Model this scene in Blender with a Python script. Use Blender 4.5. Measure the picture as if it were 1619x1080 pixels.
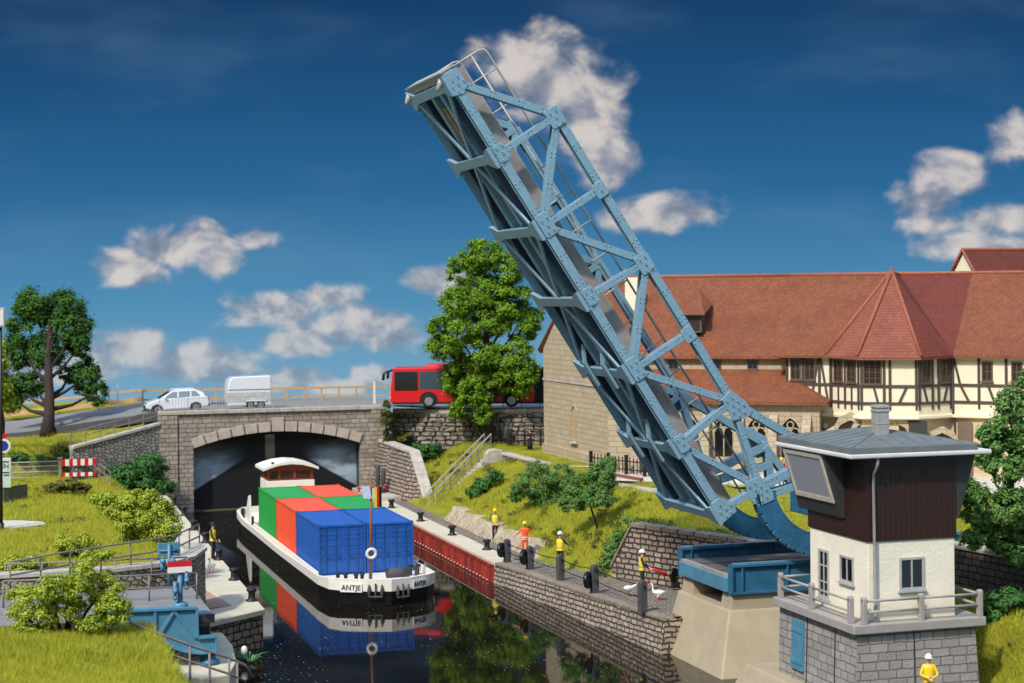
import bpy, bmesh, math, random
import numpy as np
from mathutils import Vector, Matrix
S = bpy.context.scene
for o in list(bpy.data.objects): bpy.data.objects.remove(o)
C = S.collection
random.seed(7); RNG = np.random.default_rng(7)
R = math.radians

# ------------------------------------------------------------------ camera
FPX, HOR, YAW, ROLL, ZC = 2800.0, 465.0, 0.30, 0.0095, 14.5
cam = bpy.data.cameras.new('camera'); camo = bpy.data.objects.new('camera', cam); C.objects.link(camo)
cam.sensor_width = 36; cam.lens = FPX / 1619 * 36
cam.shift_y = -(540 - HOR) / 1619
cam.clip_start = 0.5; cam.clip_end = 5000
camo.matrix_world = Matrix.Translation((0, 0, ZC)) @ Matrix.Rotation(-YAW, 4, 'Z') @ Matrix.Rotation(R(90), 4, 'X') @ Matrix.Rotation(-ROLL, 4, 'Z')
cam.dof.use_dof = True; cam.dof.focus_distance = 74; cam.dof.aperture_fstop = 0.62
S.camera = camo
# ------------------------------------------------------------------ sun and sky
SUN_DIR = Vector((-0.57, -0.48, 0.78)).normalized()
sl = bpy.data.lights.new('sun', 'SUN'); sl.energy = 3.1; sl.angle = R(3.5); sl.color = (1, 0.95, 0.87)
so = bpy.data.objects.new('sun', sl); C.objects.link(so)
so.rotation_euler = SUN_DIR.to_track_quat('Z', 'Y').to_euler()
S.view_settings.view_transform = 'Standard'; S.view_settings.look = 'None'
S.view_settings.exposure = 0.24; S.view_settings.gamma = 1.0; S.view_settings.use_curve_mapping = False

def lin(r, g, b):
    f = lambda c: c / 12.92 if c <= 0.04045 else ((c + 0.055) / 1.055) ** 2.4
    return (f(r / 255), f(g / 255), f(b / 255), 1)

class NT:
    """small helper to write node trees"""
    def __init__(s, tree): s.t = tree; s.n = tree.nodes; s.l = tree.links
    def add(s, typ, **kw):
        n = s.n.new(typ)
        for k, v in kw.items(): setattr(n, k, v)
        return n
    def put(s, sock, v):
        if hasattr(v, 'is_output'): s.l.new(v, sock)
        else: sock.default_value = v
    def m(s, op, a, b=None, c=None, clamp=False):
        n = s.add('ShaderNodeMath', operation=op, use_clamp=clamp); s.put(n.inputs[0], a)
        if b is not None: s.put(n.inputs[1], b)
        if c is not None: s.put(n.inputs[2], c)
        return n.outputs[0]
    def vm(s, op, a, b=None, sc=None):
        n = s.add('ShaderNodeVectorMath', operation=op); s.put(n.inputs[0], a)
        if b is not None: s.put(n.inputs[1], b)
        if sc is not None: s.put(n.inputs['Scale'], sc)
        return n.outputs['Value'] if op in ('LENGTH', 'DOT_PRODUCT', 'DISTANCE') else n.outputs[0]
    def mix(s, f, a, b, blend='MIX'):
        n = s.add('ShaderNodeMix', data_type='RGBA', blend_type=blend); s.put(n.inputs[0], f); s.put(n.inputs[6], a); s.put(n.inputs[7], b)
        return n.outputs[2]
    def noise(s, vec, scale, detail=3, rough=0.55, dist=0.0):
        n = s.add('ShaderNodeTexNoise'); s.l.new(vec, n.inputs['Vector']); n.inputs['Scale'].default_value = scale
        n.inputs['Detail'].default_value = detail; n.inputs['Roughness'].default_value = rough; n.inputs['Distortion'].default_value = dist
        return n.outputs['Fac']
    def mr(s, v, a, b, c=0.0, d=1.0, smooth=True):
        n = s.add('ShaderNodeMapRange', interpolation_type='SMOOTHSTEP' if smooth else 'LINEAR'); s.put(n.inputs[0], v)
        for i, x in enumerate((a, b, c, d)): s.put(n.inputs[1 + i], x)
        return n.outputs[0]
    def ramp(s, v, stops):
        n = s.add('ShaderNodeValToRGB'); s.put(n.inputs[0], v); e = n.color_ramp.elements
        while len(e) < len(stops): e.new(0.5)
        for el, (p, c) in zip(e, stops): el.position = p; el.color = c
        return n.outputs[0]

W = bpy.data.worlds.new('World'); S.world = W; W.use_nodes = True
def make_world():
    t = NT(W.node_tree); t.n.clear()
    out = t.add('ShaderNodeOutputWorld'); bg = t.add('ShaderNodeBackground'); bg.inputs['Strength'].default_value = 0.1
    t.l.new(bg.outputs[0], out.inputs[0])
    sky = t.add('ShaderNodeTexSky', sky_type='NISHITA', sun_disc=False)
    sky.sun_elevation = math.asin(SUN_DIR.z); sky.sun_rotation = math.atan2(SUN_DIR.x, SUN_DIR.y)
    sky.air_density = 1.0; sky.dust_density = 0.6; sky.ozone_density = 2.0
    d = t.add('ShaderNodeTexCoord').outputs['Generated']
    Fv = (math.sin(YAW), math.cos(YAW), 0); Rv = (math.cos(YAW), -math.sin(YAW), 0)
    fd = t.m('MAXIMUM', t.vm('DOT_PRODUCT', d, Fv), 0.08)
    sx = t.add('ShaderNodeSeparateXYZ'); t.l.new(d, sx.inputs[0])
    X = t.m('DIVIDE', t.vm('DOT_PRODUCT', d, Rv), fd)      # tangent of azimuth
    Y = t.m('DIVIDE', sx.outputs[2], fd)                    # tangent of elevation
    # deep blue northern sky, paling to the horizon
    k = t.m('MULTIPLY_ADD', Y, 2.0, 0.2)
    grad = t.ramp(k, [(0.0, lin(150, 182, 200)), (0.09, lin(118, 166, 194)), (0.2, lin(78, 140, 180)), (0.318, lin(44, 104, 152)), (0.42, lin(31, 84, 130)),
                      (0.53, lin(24, 64, 106)), (0.60, lin(18, 34, 54)), (1.0, lin(16, 27, 38))])
    cmb = t.add('ShaderNodeCombineXYZ'); t.l.new(X, cmb.inputs[0]); t.l.new(Y, cmb.inputs[1]); p = cmb.outputs[0]
    # faint veil in the sky
    veil = t.noise(t.vm('MULTIPLY', p, (3, 9, 1)), 2.0, 3)
    grad = t.mix(t.m('MULTIPLY', t.mr(veil, 0.45, 0.8), 0.22), grad, lin(120, 150, 180))
    blobs = [(835,95,75,50),(885,130,85,62),(935,195,62,72),(965,255,38,38),(800,75,45,32),
             (1050,337,78,28),(985,347,42,22),(1100,338,32,20),
             (1510,275,50,34),(1470,322,48,30),(1570,352,70,26),(1480,350,55,22),(1600,225,36,40),(1540,385,80,22),
             (205,422,58,30),(265,392,55,30),(320,375,40,22),(345,405,30,28),(402,378,34,15),
             (440,490,84,26),(505,473,56,20),(560,520,112,34),(480,542,66,20),(630,530,50,24),
             (690,445,40,20),(205,550,68,34),(300,577,105,30),(150,575,70,26),(365,590,40,20),
             (470,600,66,20),(590,592,40,16),(540,610,60,12),(60,590,60,20)]
    fld = None
    for cx, cy, rx, ry in blobs:
        q = t.vm('MULTIPLY', t.vm('SUBTRACT', p, ((cx - 809.5) / FPX, (HOR - cy + 0.0095 * (cx - 809.5) * -1) / FPX, 0)), (FPX / rx, FPX / ry, 0))
        v = t.m('MULTIPLY_ADD', t.vm('LENGTH', q), -1.0, 1.15)
        fld = v if fld is None else t.m('SMOOTH_MAX', fld, v, 0.25)
    pc = t.vm('MULTIPLY', p, (28, 38, 1))
    n1 = t.noise(pc, 1.0, 7, 0.56, 0.35); n2 = t.noise(t.vm('ADD', pc, (-0.22, 0.30, 0)), 1.0, 7, 0.56, 0.35)
    den = t.m('ADD', fld, t.m('MULTIPLY', t.m('SUBTRACT', n1, 0.5), 2.6))
    den2 = t.m('ADD', fld, t.m('MULTIPLY', t.m('SUBTRACT', n2, 0.5), 2.6))
    mask = t.mr(den, -0.22, 0.58)
    shade = t.mr(t.m('SUBTRACT', den, den2), -0.62, 0.40)
    ccol = t.ramp(shade, [(0.0, lin(118, 128, 148)), (0.45, lin(158, 160, 170)), (1.0, lin(224, 214, 206))])
    low = t.mr(Y, -0.055, 0.02)
    mask = t.m('MULTIPLY', mask, t.m('MULTIPLY_ADD', low, 0.22, 0.62))
    pic = t.mix(mask, grad, ccol)
    pic = t.mix(1.0, pic, (8.5, 8.5, 8.5, 1), 'MULTIPLY')       # background strength is 0.1
    # towards the zenith a brightened sky texture takes over, added as fill light
    zen = t.mr(sx.outputs[2], 0.30, 0.55)
    skyc = t.mix(1.0, sky.outputs[0], (3.7, 3.35, 3.0, 1), 'MULTIPLY')
    t.l.new(t.mix(zen, pic, skyc), bg.inputs[0])
make_world()

# ------------------------------------------------------------------ geometry helpers
_c, _s = math.cos(ROLL), math.sin(ROLL)
_F = np.array([math.sin(YAW), math.cos(YAW), 0]); _R = np.array([math.cos(YAW), -math.sin(YAW), 0]); _D = np.array([0, 0, -1.0])
_X = _R * _c + _D * _s; _Y = -_R * _s + _D * _c
def ray(px, py): return _F + _X * (px - 809.5) / FPX + _Y * (py - HOR) / FPX
def P(px, py, z=None, v=None, u=None, d=None):
    """point of the place seen at a photograph position, on the plane z / y / x = const or at distance d"""
    r = ray(px, py)
    t = (z - ZC) / r[2] if z is not None else v / r[1] if v is not None else u / r[0] if u is not None else d
    return Vector(np.array([0, 0, ZC]) + r * t)
def PL(px, py, A, B):
    """on the vertical plane through the plan points A and B"""
    r = ray(px, py); nx, ny = B[1] - A[1], A[0] - B[0]
    t = (A[0] * nx + A[1] * ny) / (r[0] * nx + r[1] * ny)
    return Vector(np.array([0, 0, ZC]) + r * t)
def px_at(p): return FPX / float((np.array(p) - np.array([0, 0, ZC])) @ _F)   # pixels per metre there

class MB:
    def __init__(s): s.v = []; s.f = []
    def add(s, vs, fs):
        k = len(s.v); s.v += [tuple(v) for v in vs]; s.f += [tuple(i + k for i in f) for f in fs]; return s
    def box(s, c, d, rz=0.0, top=None):
        x, y, z = [a / 2 for a in d]; tx, ty = (top if top else (1, 1))
        ca, sa = math.cos(rz), math.sin(rz); vs = []
        for k, (a, b) in ((-1, (1, 1)), (1, (tx, ty))):
            for i, j in ((-1, -1), (1, -1), (1, 1), (-1, 1)):
                X, Y = i * x * a, j * y * b
                vs.append((c[0] + X * ca - Y * sa, c[1] + X * sa + Y * ca, c[2] + k * z))
        return s.add(vs, [(3, 2, 1, 0), (4, 5, 6, 7), (0, 1, 5, 4), (1, 2, 6, 5), (2, 3, 7, 6), (3, 0, 4, 7)])
    def bx(s, x0, x1, y0, y1, z0, z1): return s.box(((x0 + x1) / 2, (y0 + y1) / 2, (z0 + z1) / 2), (abs(x1 - x0), abs(y1 - y0), abs(z1 - z0)))
    def hexa(s, b, t): return s.add(list(b) + list(t), [(3, 2, 1, 0), (4, 5, 6, 7), (0, 1, 5, 4), (1, 2, 6, 5), (2, 3, 7, 6), (3, 0, 4, 7)])
    def beam(s, p, q, w, h, up=(0, 0, 1)):
        """w across, h along the direction nearest to up"""
        p, q = Vector(p), Vector(q); d = (q - p).normalized(); up = Vector(up)
        a = d.cross(up)
        if a.length < 1e-4: a = d.cross(Vector((1, 0, 0)))
        a.normalize(); b = a.cross(d).normalized(); a = a * w / 2; b = b * h / 2
        return s.hexa([p - a - b, p + a - b, p + a + b, p - a + b], [q - a - b, q + a - b, q + a + b, q - a + b])
    def tube(s, pts, r, n=8, cap=True):
        pts = [Vector(p) for p in pts]; rs = r if isinstance(r, (list, tuple)) else [r] * len(pts); rings = []; prev = None
        for i, p in enumerate(pts):
            d = (pts[min(i + 1, len(pts) - 1)] - pts[max(i - 1, 0)]).normalized()
            if prev is None:
                a = d.cross(Vector((0, 0, 1)))
                if a.length < 1e-3: a = d.cross(Vector((0, 1, 0)))
            else: a = prev - d * prev.dot(d)
            a.normalize(); prev = a; b = d.cross(a)
            rings.append([p + (a * math.cos(2 * math.pi * k / n) + b * math.sin(2 * math.pi * k / n)) * rs[i] for k in range(n)])
        vs = [v for g in rings for v in g]; fs = []
        for i in range(len(pts) - 1):
            for k in range(n): fs.append((i * n + k, i * n + (k + 1) % n, (i + 1) * n + (k + 1) % n, (i + 1) * n + k))
        if cap: fs += [tuple(range(n))[::-1], tuple(range((len(pts) - 1) * n, len(pts) * n))]
        return s.add(vs, fs)
    def prism(s, poly, vec):
        """polygon of 3-D points extruded by vec"""
        n = len(poly); vec = Vector(vec); a = [Vector(p) for p in poly]; b = [p + vec for p in a]
        return s.add(a + b, [tuple(range(n))[::-1], tuple(range(n, 2 * n))] + [(i, (i + 1) % n, n + (i + 1) % n, n + i) for i in range(n)])
    def lathe(s, prof, c=(0, 0, 0), n=16, sx=1, sy=1):
        vs = []; fs = []; m = len(prof)
        for r, z in prof:
            for k in range(n):
                a = 2 * math.pi * k / n; vs.append((c[0] + r * sx * math.cos(a), c[1] + r * sy * math.sin(a), c[2] + z))
        for i in range(m - 1):
            for k in range(n): fs.append((i * n + k, i * n + (k + 1) % n, (i + 1) * n + (k + 1) % n, (i + 1) * n + k))
        fs += [tuple(range(n))[::-1], tuple(range((m - 1) * n, m * n))]
        return s.add(vs, fs)
    def ball(s, c, r, n=10, m=6):
        rr = r if isinstance(r, (tuple, list)) else (r, r, r)
        prof = [(math.sin(math.pi * (i + .02) / (m + .04)), -math.cos(math.pi * (i + .02) / (m + .04))) for i in range(m + 1)]
        vs = []; fs = []
        for q, z in prof:
            for k in range(n):
                a = 2 * math.pi * k / n; vs.append((c[0] + q * rr[0] * math.cos(a), c[1] + q * rr[1] * math.sin(a), c[2] + z * rr[2]))
        for i in range(m):
            for k in range(n): fs.append((i * n + k, i * n + (k + 1) % n, (i + 1) * n + (k + 1) % n, (i + 1) * n + k))
        fs += [tuple(range(n))[::-1], tuple(range(m * n, m * n + n))]
        return s.add(vs, fs)
    def quad(s, a, b, c, d): return s.add([a, b, c, d], [(0, 1, 2, 3)])
    def build(s, name, mat, parent=None, smooth=False, bevel=0.0, local=False, seg=2):
        off = Vector((0, 0, 0)) if (parent is None or local) else base_of(parent)
        me = bpy.data.meshes.new(name)
        me.from_pydata([(v[0] - off.x, v[1] - off.y, v[2] - off.z) for v in s.v], [], s.f)
        me.update(); me.materials.append(mat)
        o = bpy.data.objects.new(name, me); C.objects.link(o)
        if parent is not None: o.parent = parent
        if smooth: me.polygons.foreach_set('use_smooth', [True] * len(me.polygons))
        if bevel:
            b = o.modifiers.new('bevel', 'BEVEL'); b.width = bevel; b.segments = seg; b.limit_method = 'ANGLE'; b.angle_limit = R(40)
        return o
def base_of(o):
    v = Vector((0, 0, 0))
    while o is not None: v = v + o.location; o = o.parent
    return v
def tag(o, label=None, cat=None, group=None, kind=None):
    if label: o['label'] = label
    if cat: o['category'] = cat
    if group: o['group'] = group
    if kind: o['kind'] = kind
    return o
def thing(name, label, cat, loc=(0, 0, 0), rz=0.0, group=None):
    o = bpy.data.objects.new(name, None); C.objects.link(o); o.location = loc; o.rotation_euler = (0, 0, rz); o.empty_display_size = 0.2
    return tag(o, label, cat, group)
def copy_tree(o, parent=None):
    c = o.copy(); C.objects.link(c); c.parent = parent
    for ch in list(o.children): copy_tree(ch, c)
    return c
def structure(o): o['kind'] = 'structure'; return o
def text_mesh(name, txt, size, mat, parent, M, depth=0.01, align='CENTER'):
    cu = bpy.data.curves.new(name, 'FONT'); cu.body = txt; cu.size = size; cu.extrude = depth; cu.align_x = align; cu.align_y = 'CENTER'; cu.offset = 0.012 * size
    t = bpy.data.objects.new('tmp', cu); C.objects.link(t)
    me = bpy.data.meshes.new_from_object(t.evaluated_get(bpy.context.evaluated_depsgraph_get())); bpy.data.objects.remove(t)
    me.transform(M); me.materials.clear(); me.materials.append(mat)
    o = bpy.data.objects.new(name, me); C.objects.link(o); o.parent = parent; return o
# ------------------------------------------------------------------ materials
def wall_coords(t):
    """metres along the wall and up the wall, for any face that is not level"""
    g = t.add('ShaderNodeNewGeometry'); N = g.outputs['True Normal']; Pp = g.outputs['Position']
    T = t.vm('NORMALIZE', t.vm('CROSS_PRODUCT', (0.0, 0.0005, 1.0), N)); B = t.vm('CROSS_PRODUCT', N, T)
    c = t.add('ShaderNodeCombineXYZ'); t.l.new(t.vm('DOT_PRODUCT', Pp, T), c.inputs[0]); t.l.new(t.vm('DOT_PRODUCT', Pp, B), c.inputs[1])
    return c.outputs[0], Pp
def new_mat(name):
    m = bpy.data.materials.new(name); m.use_nodes = True; t = NT(m.node_tree); b = t.n['Principled BSDF']; return m, t, b
def bump(t, b, h, strength=0.5, dist=0.05):
    n = t.add('ShaderNodeBump'); n.inputs['Strength'].default_value = strength; n.inputs['Distance'].default_value = dist
    t.l.new(h, n.inputs['Height']); t.l.new(n.outputs[0], b.inputs['Normal'])
def plain(name, col, rough=0.5, metal=0.0, var=0.12, scale=3.0, bmp=0.0, bscale=40, spec=0.5, coat=0.0, wear=0.0, wearcol=(60, 52, 44)):
    m, t, b = new_mat(name); pos = t.add('ShaderNodeNewGeometry').outputs['Position']
    n = t.noise(pos, scale, 4, 0.6); c = lin(*col)
    d = tuple(x * (1 - var) for x in c[:3]) + (1,); l = tuple(min(1, x * (1 + var)) for x in c[:3]) + (1,)
    cc = t.mix(t.mr(n, 0.3, 0.7), d, l)
    if wear:
        w = t.noise(t.vm('MULTIPLY', pos, (1, 1, 0.35)), scale * 3.1, 5, 0.7)
        cc = t.mix(t.m('MULTIPLY', t.mr(w, 0.55, 0.75), wear), cc, lin(*wearcol))
    t.l.new(cc, b.inputs['Base Color']); b.inputs['Metallic'].default_value = metal
    t.l.new(t.m('MULTIPLY_ADD', n, 0.12, rough - 0.06), b.inputs['Roughness'])
    b.inputs['Specular IOR Level'].default_value = spec; b.inputs['Coat Weight'].default_value = coat
    if bmp: bump(t, b, t.noise(pos, bscale, 4, 0.6), bmp, 0.02)
    return m
def ashlar(name, c1, c2, mortar, bw=0.6, bh=0.28, ms=0.018, bmp=0.6, distort=0.03, rough=0.85, weather=0.35, wcol=(70, 64, 55)):
    m, t, b = new_mat(name); w, pos = wall_coords(t)
    w2 = t.vm('ADD', w, t.vm('SCALE', t.vm('SUBTRACT', t.add('ShaderNodeTexNoise').outputs['Color'], (0.5, 0.5, 0.5)), sc=distort))
    nz = [n for n in t.n if n.type == 'TEX_NOISE'][-1]; t.l.new(w, nz.inputs['Vector']); nz.inputs['Scale'].default_value = 3.0
    br = t.add('ShaderNodeTexBrick'); t.l.new(w2, br.inputs['Vector']); br.offset = 0.43; br.squash = 0.72; br.squash_frequency = 3; br.offset_frequency = 2
    for k, v in (('Scale', 1.0), ('Mortar Size', ms), ('Mortar Smooth', 0.35), ('Bias', 0.0), ('Brick Width', bw), ('Row Height', bh)): br.inputs[k].default_value = v
    br.inputs['Color1'].default_value = lin(*c1); br.inputs['Color2'].default_value = lin(*c2); br.inputs['Mortar'].default_value = lin(*mortar)
    n = t.noise(pos, 1.3, 5, 0.65); nf = t.noise(pos, 14, 5, 0.65)
    cc = t.mix(t.m('MULTIPLY', t.mr(n, 0.42, 0.72), weather), br.outputs['Color'], lin(*wcol))
    cc = t.mix(t.m('MULTIPLY', t.mr(nf, 0.35, 0.75), 0.18), cc, tuple(x * 0.55 for x in lin(*c1)[:3]) + (1,))
    t.l.new(cc, b.inputs['Base Color']); b.inputs['Roughness'].default_value = rough; b.inputs['Specular IOR Level'].default_value = 0.25
    bump(t, b, t.m('ADD', t.m('MULTIPLY', br.outputs['Fac'], -1.0), t.m('MULTIPLY', nf, 0.7)), bmp, 0.06)
    return m
def rubble(name, c1, c2, gap, sx=2.0, sy=3.6, bmp=0.8, edge=0.10, rnd=0.75):
    m, t, b = new_mat(name); w, pos = wall_coords(t)
    nz = t.add('ShaderNodeTexNoise'); t.l.new(w, nz.inputs['Vector']); nz.inputs['Scale'].default_value = 2.5
    w2 = t.vm('ADD', t.vm('MULTIPLY', w, (sx, sy, 1)), t.vm('SCALE', t.vm('SUBTRACT', nz.outputs['Color'], (0.5, 0.5, 0.5)), sc=0.35))
    ve = t.add('ShaderNodeTexVoronoi', feature='DISTANCE_TO_EDGE', voronoi_dimensions='2D'); vc = t.add('ShaderNodeTexVoronoi', voronoi_dimensions='2D')
    for q in (ve, vc): t.l.new(w2, q.inputs['Vector']); q.inputs['Scale'].default_value = 1.0; q.inputs['Randomness'].default_value = rnd
    sep = t.add('ShaderNodeSeparateColor'); t.l.new(vc.outputs['Color'], sep.inputs[0])
    nf = t.noise(pos, 12, 5, 0.65)
    st = t.mix(sep.outputs[0], lin(*c1), lin(*c2)); st = t.mix(t.m('MULTIPLY', t.mr(nf, 0.35, 0.7), 0.4), st, tuple(x * 0.5 for x in lin(*c1)[:3]) + (1,))
    e = t.mr(ve.outputs['Distance'], 0.0, edge)
    t.l.new(t.mix(e, lin(*gap), st), b.inputs['Base Color']); b.inputs['Roughness'].default_value = 0.88; b.inputs['Specular IOR Level'].default_value = 0.25
    bump(t, b, t.m('ADD', t.mr(ve.outputs['Distance'], 0.0, edge * 2.2), t.m('MULTIPLY', nf, 0.35)), bmp, 0.09)
    return m
def tiles(name, c1, c2, dark, bw=0.17, bh=0.185, weather=0.4):
    m, t, b = new_mat(name); w, pos = wall_coords(t)
    br = t.add('ShaderNodeTexBrick'); t.l.new(w, br.inputs['Vector']); br.offset = 0.5
    for k, v in (('Scale', 1.0), ('Mortar Size', 0.012), ('Mortar Smooth', 0.6), ('Brick Width', bw), ('Row Height', bh)): br.inputs[k].default_value = v
    br.inputs['Color1'].default_value = lin(*c1); br.inputs['Color2'].default_value = lin(*c2); br.inputs['Mortar'].default_value = lin(*dark)
    n = t.noise(pos, 0.6, 5, 0.65)
    cc = t.mix(t.m('MULTIPLY', t.mr(n, 0.4, 0.7), weather), br.outputs['Color'], lin(*dark))
    sy = t.add('ShaderNodeSeparateXYZ'); t.l.new(w, sy.inputs[0])
    saw = t.m('FRACT', t.m('DIVIDE', sy.outputs[1], bh))
    t.l.new(cc, b.inputs['Base Color']); b.inputs['Roughness'].default_value = 0.7; b.inputs['Specular IOR Level'].default_value = 0.3
    bump(t, b, t.m('ADD', t.m('MULTIPLY', saw, -0.8), t.m('MULTIPLY', br.outputs['Fac'], -0.5)), 0.7, 0.04)
    return m
def leafmat(name, cols, rough=0.55, trans=0.25):
    m, t, b = new_mat(name); g = t.add('ShaderNodeNewGeometry'); r = g.outputs['Random Per Island']
    n = t.noise(g.outputs['Position'], 0.9 if 'grass' not in name else 0.4, 4)
    k = t.m('ADD', t.m('MULTIPLY', r, 0.55), t.m('MULTIPLY', t.mr(n, 0.3, 0.7), 0.45))
    st = [(i / (len(cols) - 1), lin(*c)) for i, c in enumerate(cols)]
    cc = t.ramp(k, st); t.l.new(cc, b.inputs['Base Color']); b.inputs['Roughness'].default_value = .75; b.inputs['Specular IOR Level'].default_value = 0.15
    tr = t.add('ShaderNodeBsdfTranslucent'); t.l.new(cc, tr.inputs[0]); mx = t.add('ShaderNodeMixShader'); mx.inputs[0].default_value = trans
    t.l.new(b.outputs[0], mx.inputs[1]); t.l.new(tr.outputs[0], mx.inputs[2]); t.l.new(mx.outputs[0], t.n['Material Output'].inputs[0])
    return m
M = {}
M['blue'] = plain('blue bridge paint', (124, 158, 172), 0.42, var=0.10, scale=9, bmp=0.22, bscale=22, wear=0.25, wearcol=(60, 100, 125))
M['blue_dark'] = plain('dark blue girder paint', (46, 100, 130), 0.45, var=0.14, scale=2.0, wear=0.3, wearcol=(30, 60, 80))
M['blue_mid'] = plain('mid blue paint and lit girder end', (80, 132, 156), 0.45, var=0.10, scale=2.0, wear=0.25, wearcol=(50, 90, 110))
M['deckplate'] = plain('grey brown deck plate', (150, 142, 135), 0.6, var=0.18, scale=1.2, wear=0.3, wearcol=(80, 70, 64))
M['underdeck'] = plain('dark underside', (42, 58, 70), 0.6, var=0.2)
M['rail'] = plain('silver railing', (172, 168, 156), 0.45, metal=0.1)
M['rail_grey'] = plain('grey brown railing', (128, 118, 112), 0.6)
M['asphalt'] = plain('asphalt', (88, 84, 82), 0.85, var=0.15, scale=4, bmp=0.3, bscale=60, wear=0.3, wearcol=(70, 62, 56))
M['roadgrey'] = plain('grey road', (126, 124, 120), 0.8, var=0.1, scale=2, bmp=0.15, wear=0.25, wearcol=(120, 118, 114))
M['concrete'] = plain('pale quay concrete', (196, 186, 160), 0.85, var=0.08, scale=1.6, bmp=0.15, bscale=25, wear=0.25, wearcol=(150, 140, 116))
M['pier'] = plain('beige pier plaster', (166, 152, 124), 0.85, var=0.07, scale=1.0, bmp=0.5, bscale=3.0, wear=0.12, wearcol=(150, 132, 100))
M['coping'] = plain('pale coping stone', (178, 170, 156), 0.85, var=0.16, scale=1.8, bmp=0.4, bscale=12, wear=0.4, wearcol=(120, 112, 100))
M['coping_dark'] = plain('brown coping stone', (136, 122, 106), 0.9, var=0.2, scale=2.2, bmp=0.5, bscale=12, wear=0.4, wearcol=(80, 70, 60))
M['bridge_stone'] = ashlar('bridge ashlar', (176, 164, 148), (148, 138, 124), (78, 70, 62), 0.62, 0.30, 0.020, 0.8, 0.09)
M['vouss'] = plain('arch stone', (180, 166, 150), 0.85, var=0.14, scale=1.5, bmp=0.5, bscale=9, wear=0.35, wearcol=(116, 106, 94))
M['fieldstone'] = rubble('fieldstone wall', (150, 138, 124), (112, 102, 92), (62, 56, 50), 3.2, 4.6, 1.0, 0.08, 0.9)
M['wing_stone'] = rubble('mottled stone wall', (182, 174, 162), (134, 126, 116), (66, 60, 54), 3.3, 4.8, 1.0, 0.08, 0.9)
M['quay_stone'] = ashlar('quay block wall', (196, 180, 158), (162, 148, 130), (80, 70, 60), 0.56, 0.22, 0.040, 1.5, 0.15, weather=0.3)
M['quay_brown'] = ashlar('brown quay stone', (178, 146, 116), (142, 126, 110), (58, 48, 40), 0.50, 0.30, 0.040, 1.4, 0.22, weather=0.4)
M['brick_wall'] = ashlar('retaining block wall', (188, 168, 148), (152, 136, 120), (64, 54, 47), 0.52, 0.25, 0.045, 1.6, 0.16)
M['rock_wall'] = rubble('weathered boulder wall', (168, 158, 142), (132, 124, 110), (46, 42, 36), 1.3, 3.0, 1.0, 0.14)
M['cloister_stone'] = ashlar('sandstone ashlar', (188, 172, 144), (176, 160, 132), (142, 126, 102), 0.9, 0.32, 0.022, 0.4, 0.02, weather=0.2, wcol=(150, 128, 98))
M['dark_wall'] = ashlar('dark low wall', (110, 98, 84), (84, 76, 66), (36, 32, 28), 0.5, 0.25, 0.03, 0.9, 0.1)
M['tower_stone'] = ashlar('grey tower masonry', (172, 166, 158), (154, 148, 140), (120, 114, 108), 0.66, 0.29, 0.018, 1.2, 0.07, weather=0.2, wcol=(100, 94, 90))
M['cobble'] = ashlar('cobbled path', (172, 158, 138), (142, 130, 114), (82, 72, 62), 0.22, 0.22, 0.03, 0.9, 0.05)
M['plaster'] = plain('cream rough plaster', (234, 225, 200), 0.9, var=0.05, scale=1.0, bmp=1.0, bscale=9, wear=0.06, wearcol=(180, 168, 130))
M['tile'] = tiles('red clay tiles', (146, 87, 55), (129, 74, 47), (88, 52, 37))
M['tile_dark'] = tiles('brown red clay and shaded oriel tiles', (122, 60, 44), (110, 53, 40), (78, 40, 32))
M['tile_pink'] = tiles('faded clay tiles', (150, 88, 68), (138, 78, 60), (102, 58, 46), 0.20, 0.21)
M['ridge_tile'] = plain('ridge tile', (152, 86, 58), 0.7, var=0.15, scale=6)
M['cream'] = plain('cream infill plaster', (234, 222, 190), 0.85, var=0.04, scale=0.8, bmp=0.1)
M['timber'] = plain('dark timber', (74, 62, 54), 0.7, var=0.2, scale=5)
M['timber_win'] = plain('brown window bars', (96, 78, 62), 0.6, var=0.1)
M['white'] = plain('white paint', (232, 230, 222), 0.4, var=0.03)
M['offwhite'] = plain('cream white hull paint', (232, 226, 210), 0.4, var=0.04, wear=0.08, wearcol=(180, 166, 140))
M['hull_black'] = plain('black hull paint', (20, 19, 19), 0.35, var=0.2)
M['black'] = plain('black iron', (24, 24, 25), 0.5, var=0.2)
M['post_grey'] = plain('dark grey post', (72, 72, 74), 0.8, var=0.15, bmp=0.3)
M['rubber'] = plain('black rubber', (16, 17, 19), 0.35, var=0.2)
M['c_blue'] = plain('blue container paint', (28, 84, 158), 0.42, var=0.10, scale=1.5, wear=0.15, wearcol=(70, 120, 175))
M['c_green'] = plain('green container paint', (36, 146, 62), 0.45, var=0.08, scale=1.5, wear=0.06, wearcol=(24, 104, 44))
M['c_red'] = plain('orange red container paint', (224, 82, 48), 0.45, var=0.08, scale=1.5, wear=0.06, wearcol=(170, 54, 32))
M['sheet_red'] = plain('rust red sheet piling', (150, 48, 36), 0.5, var=0.15, scale=1.2, wear=0.3, wearcol=(96, 34, 26))
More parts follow.
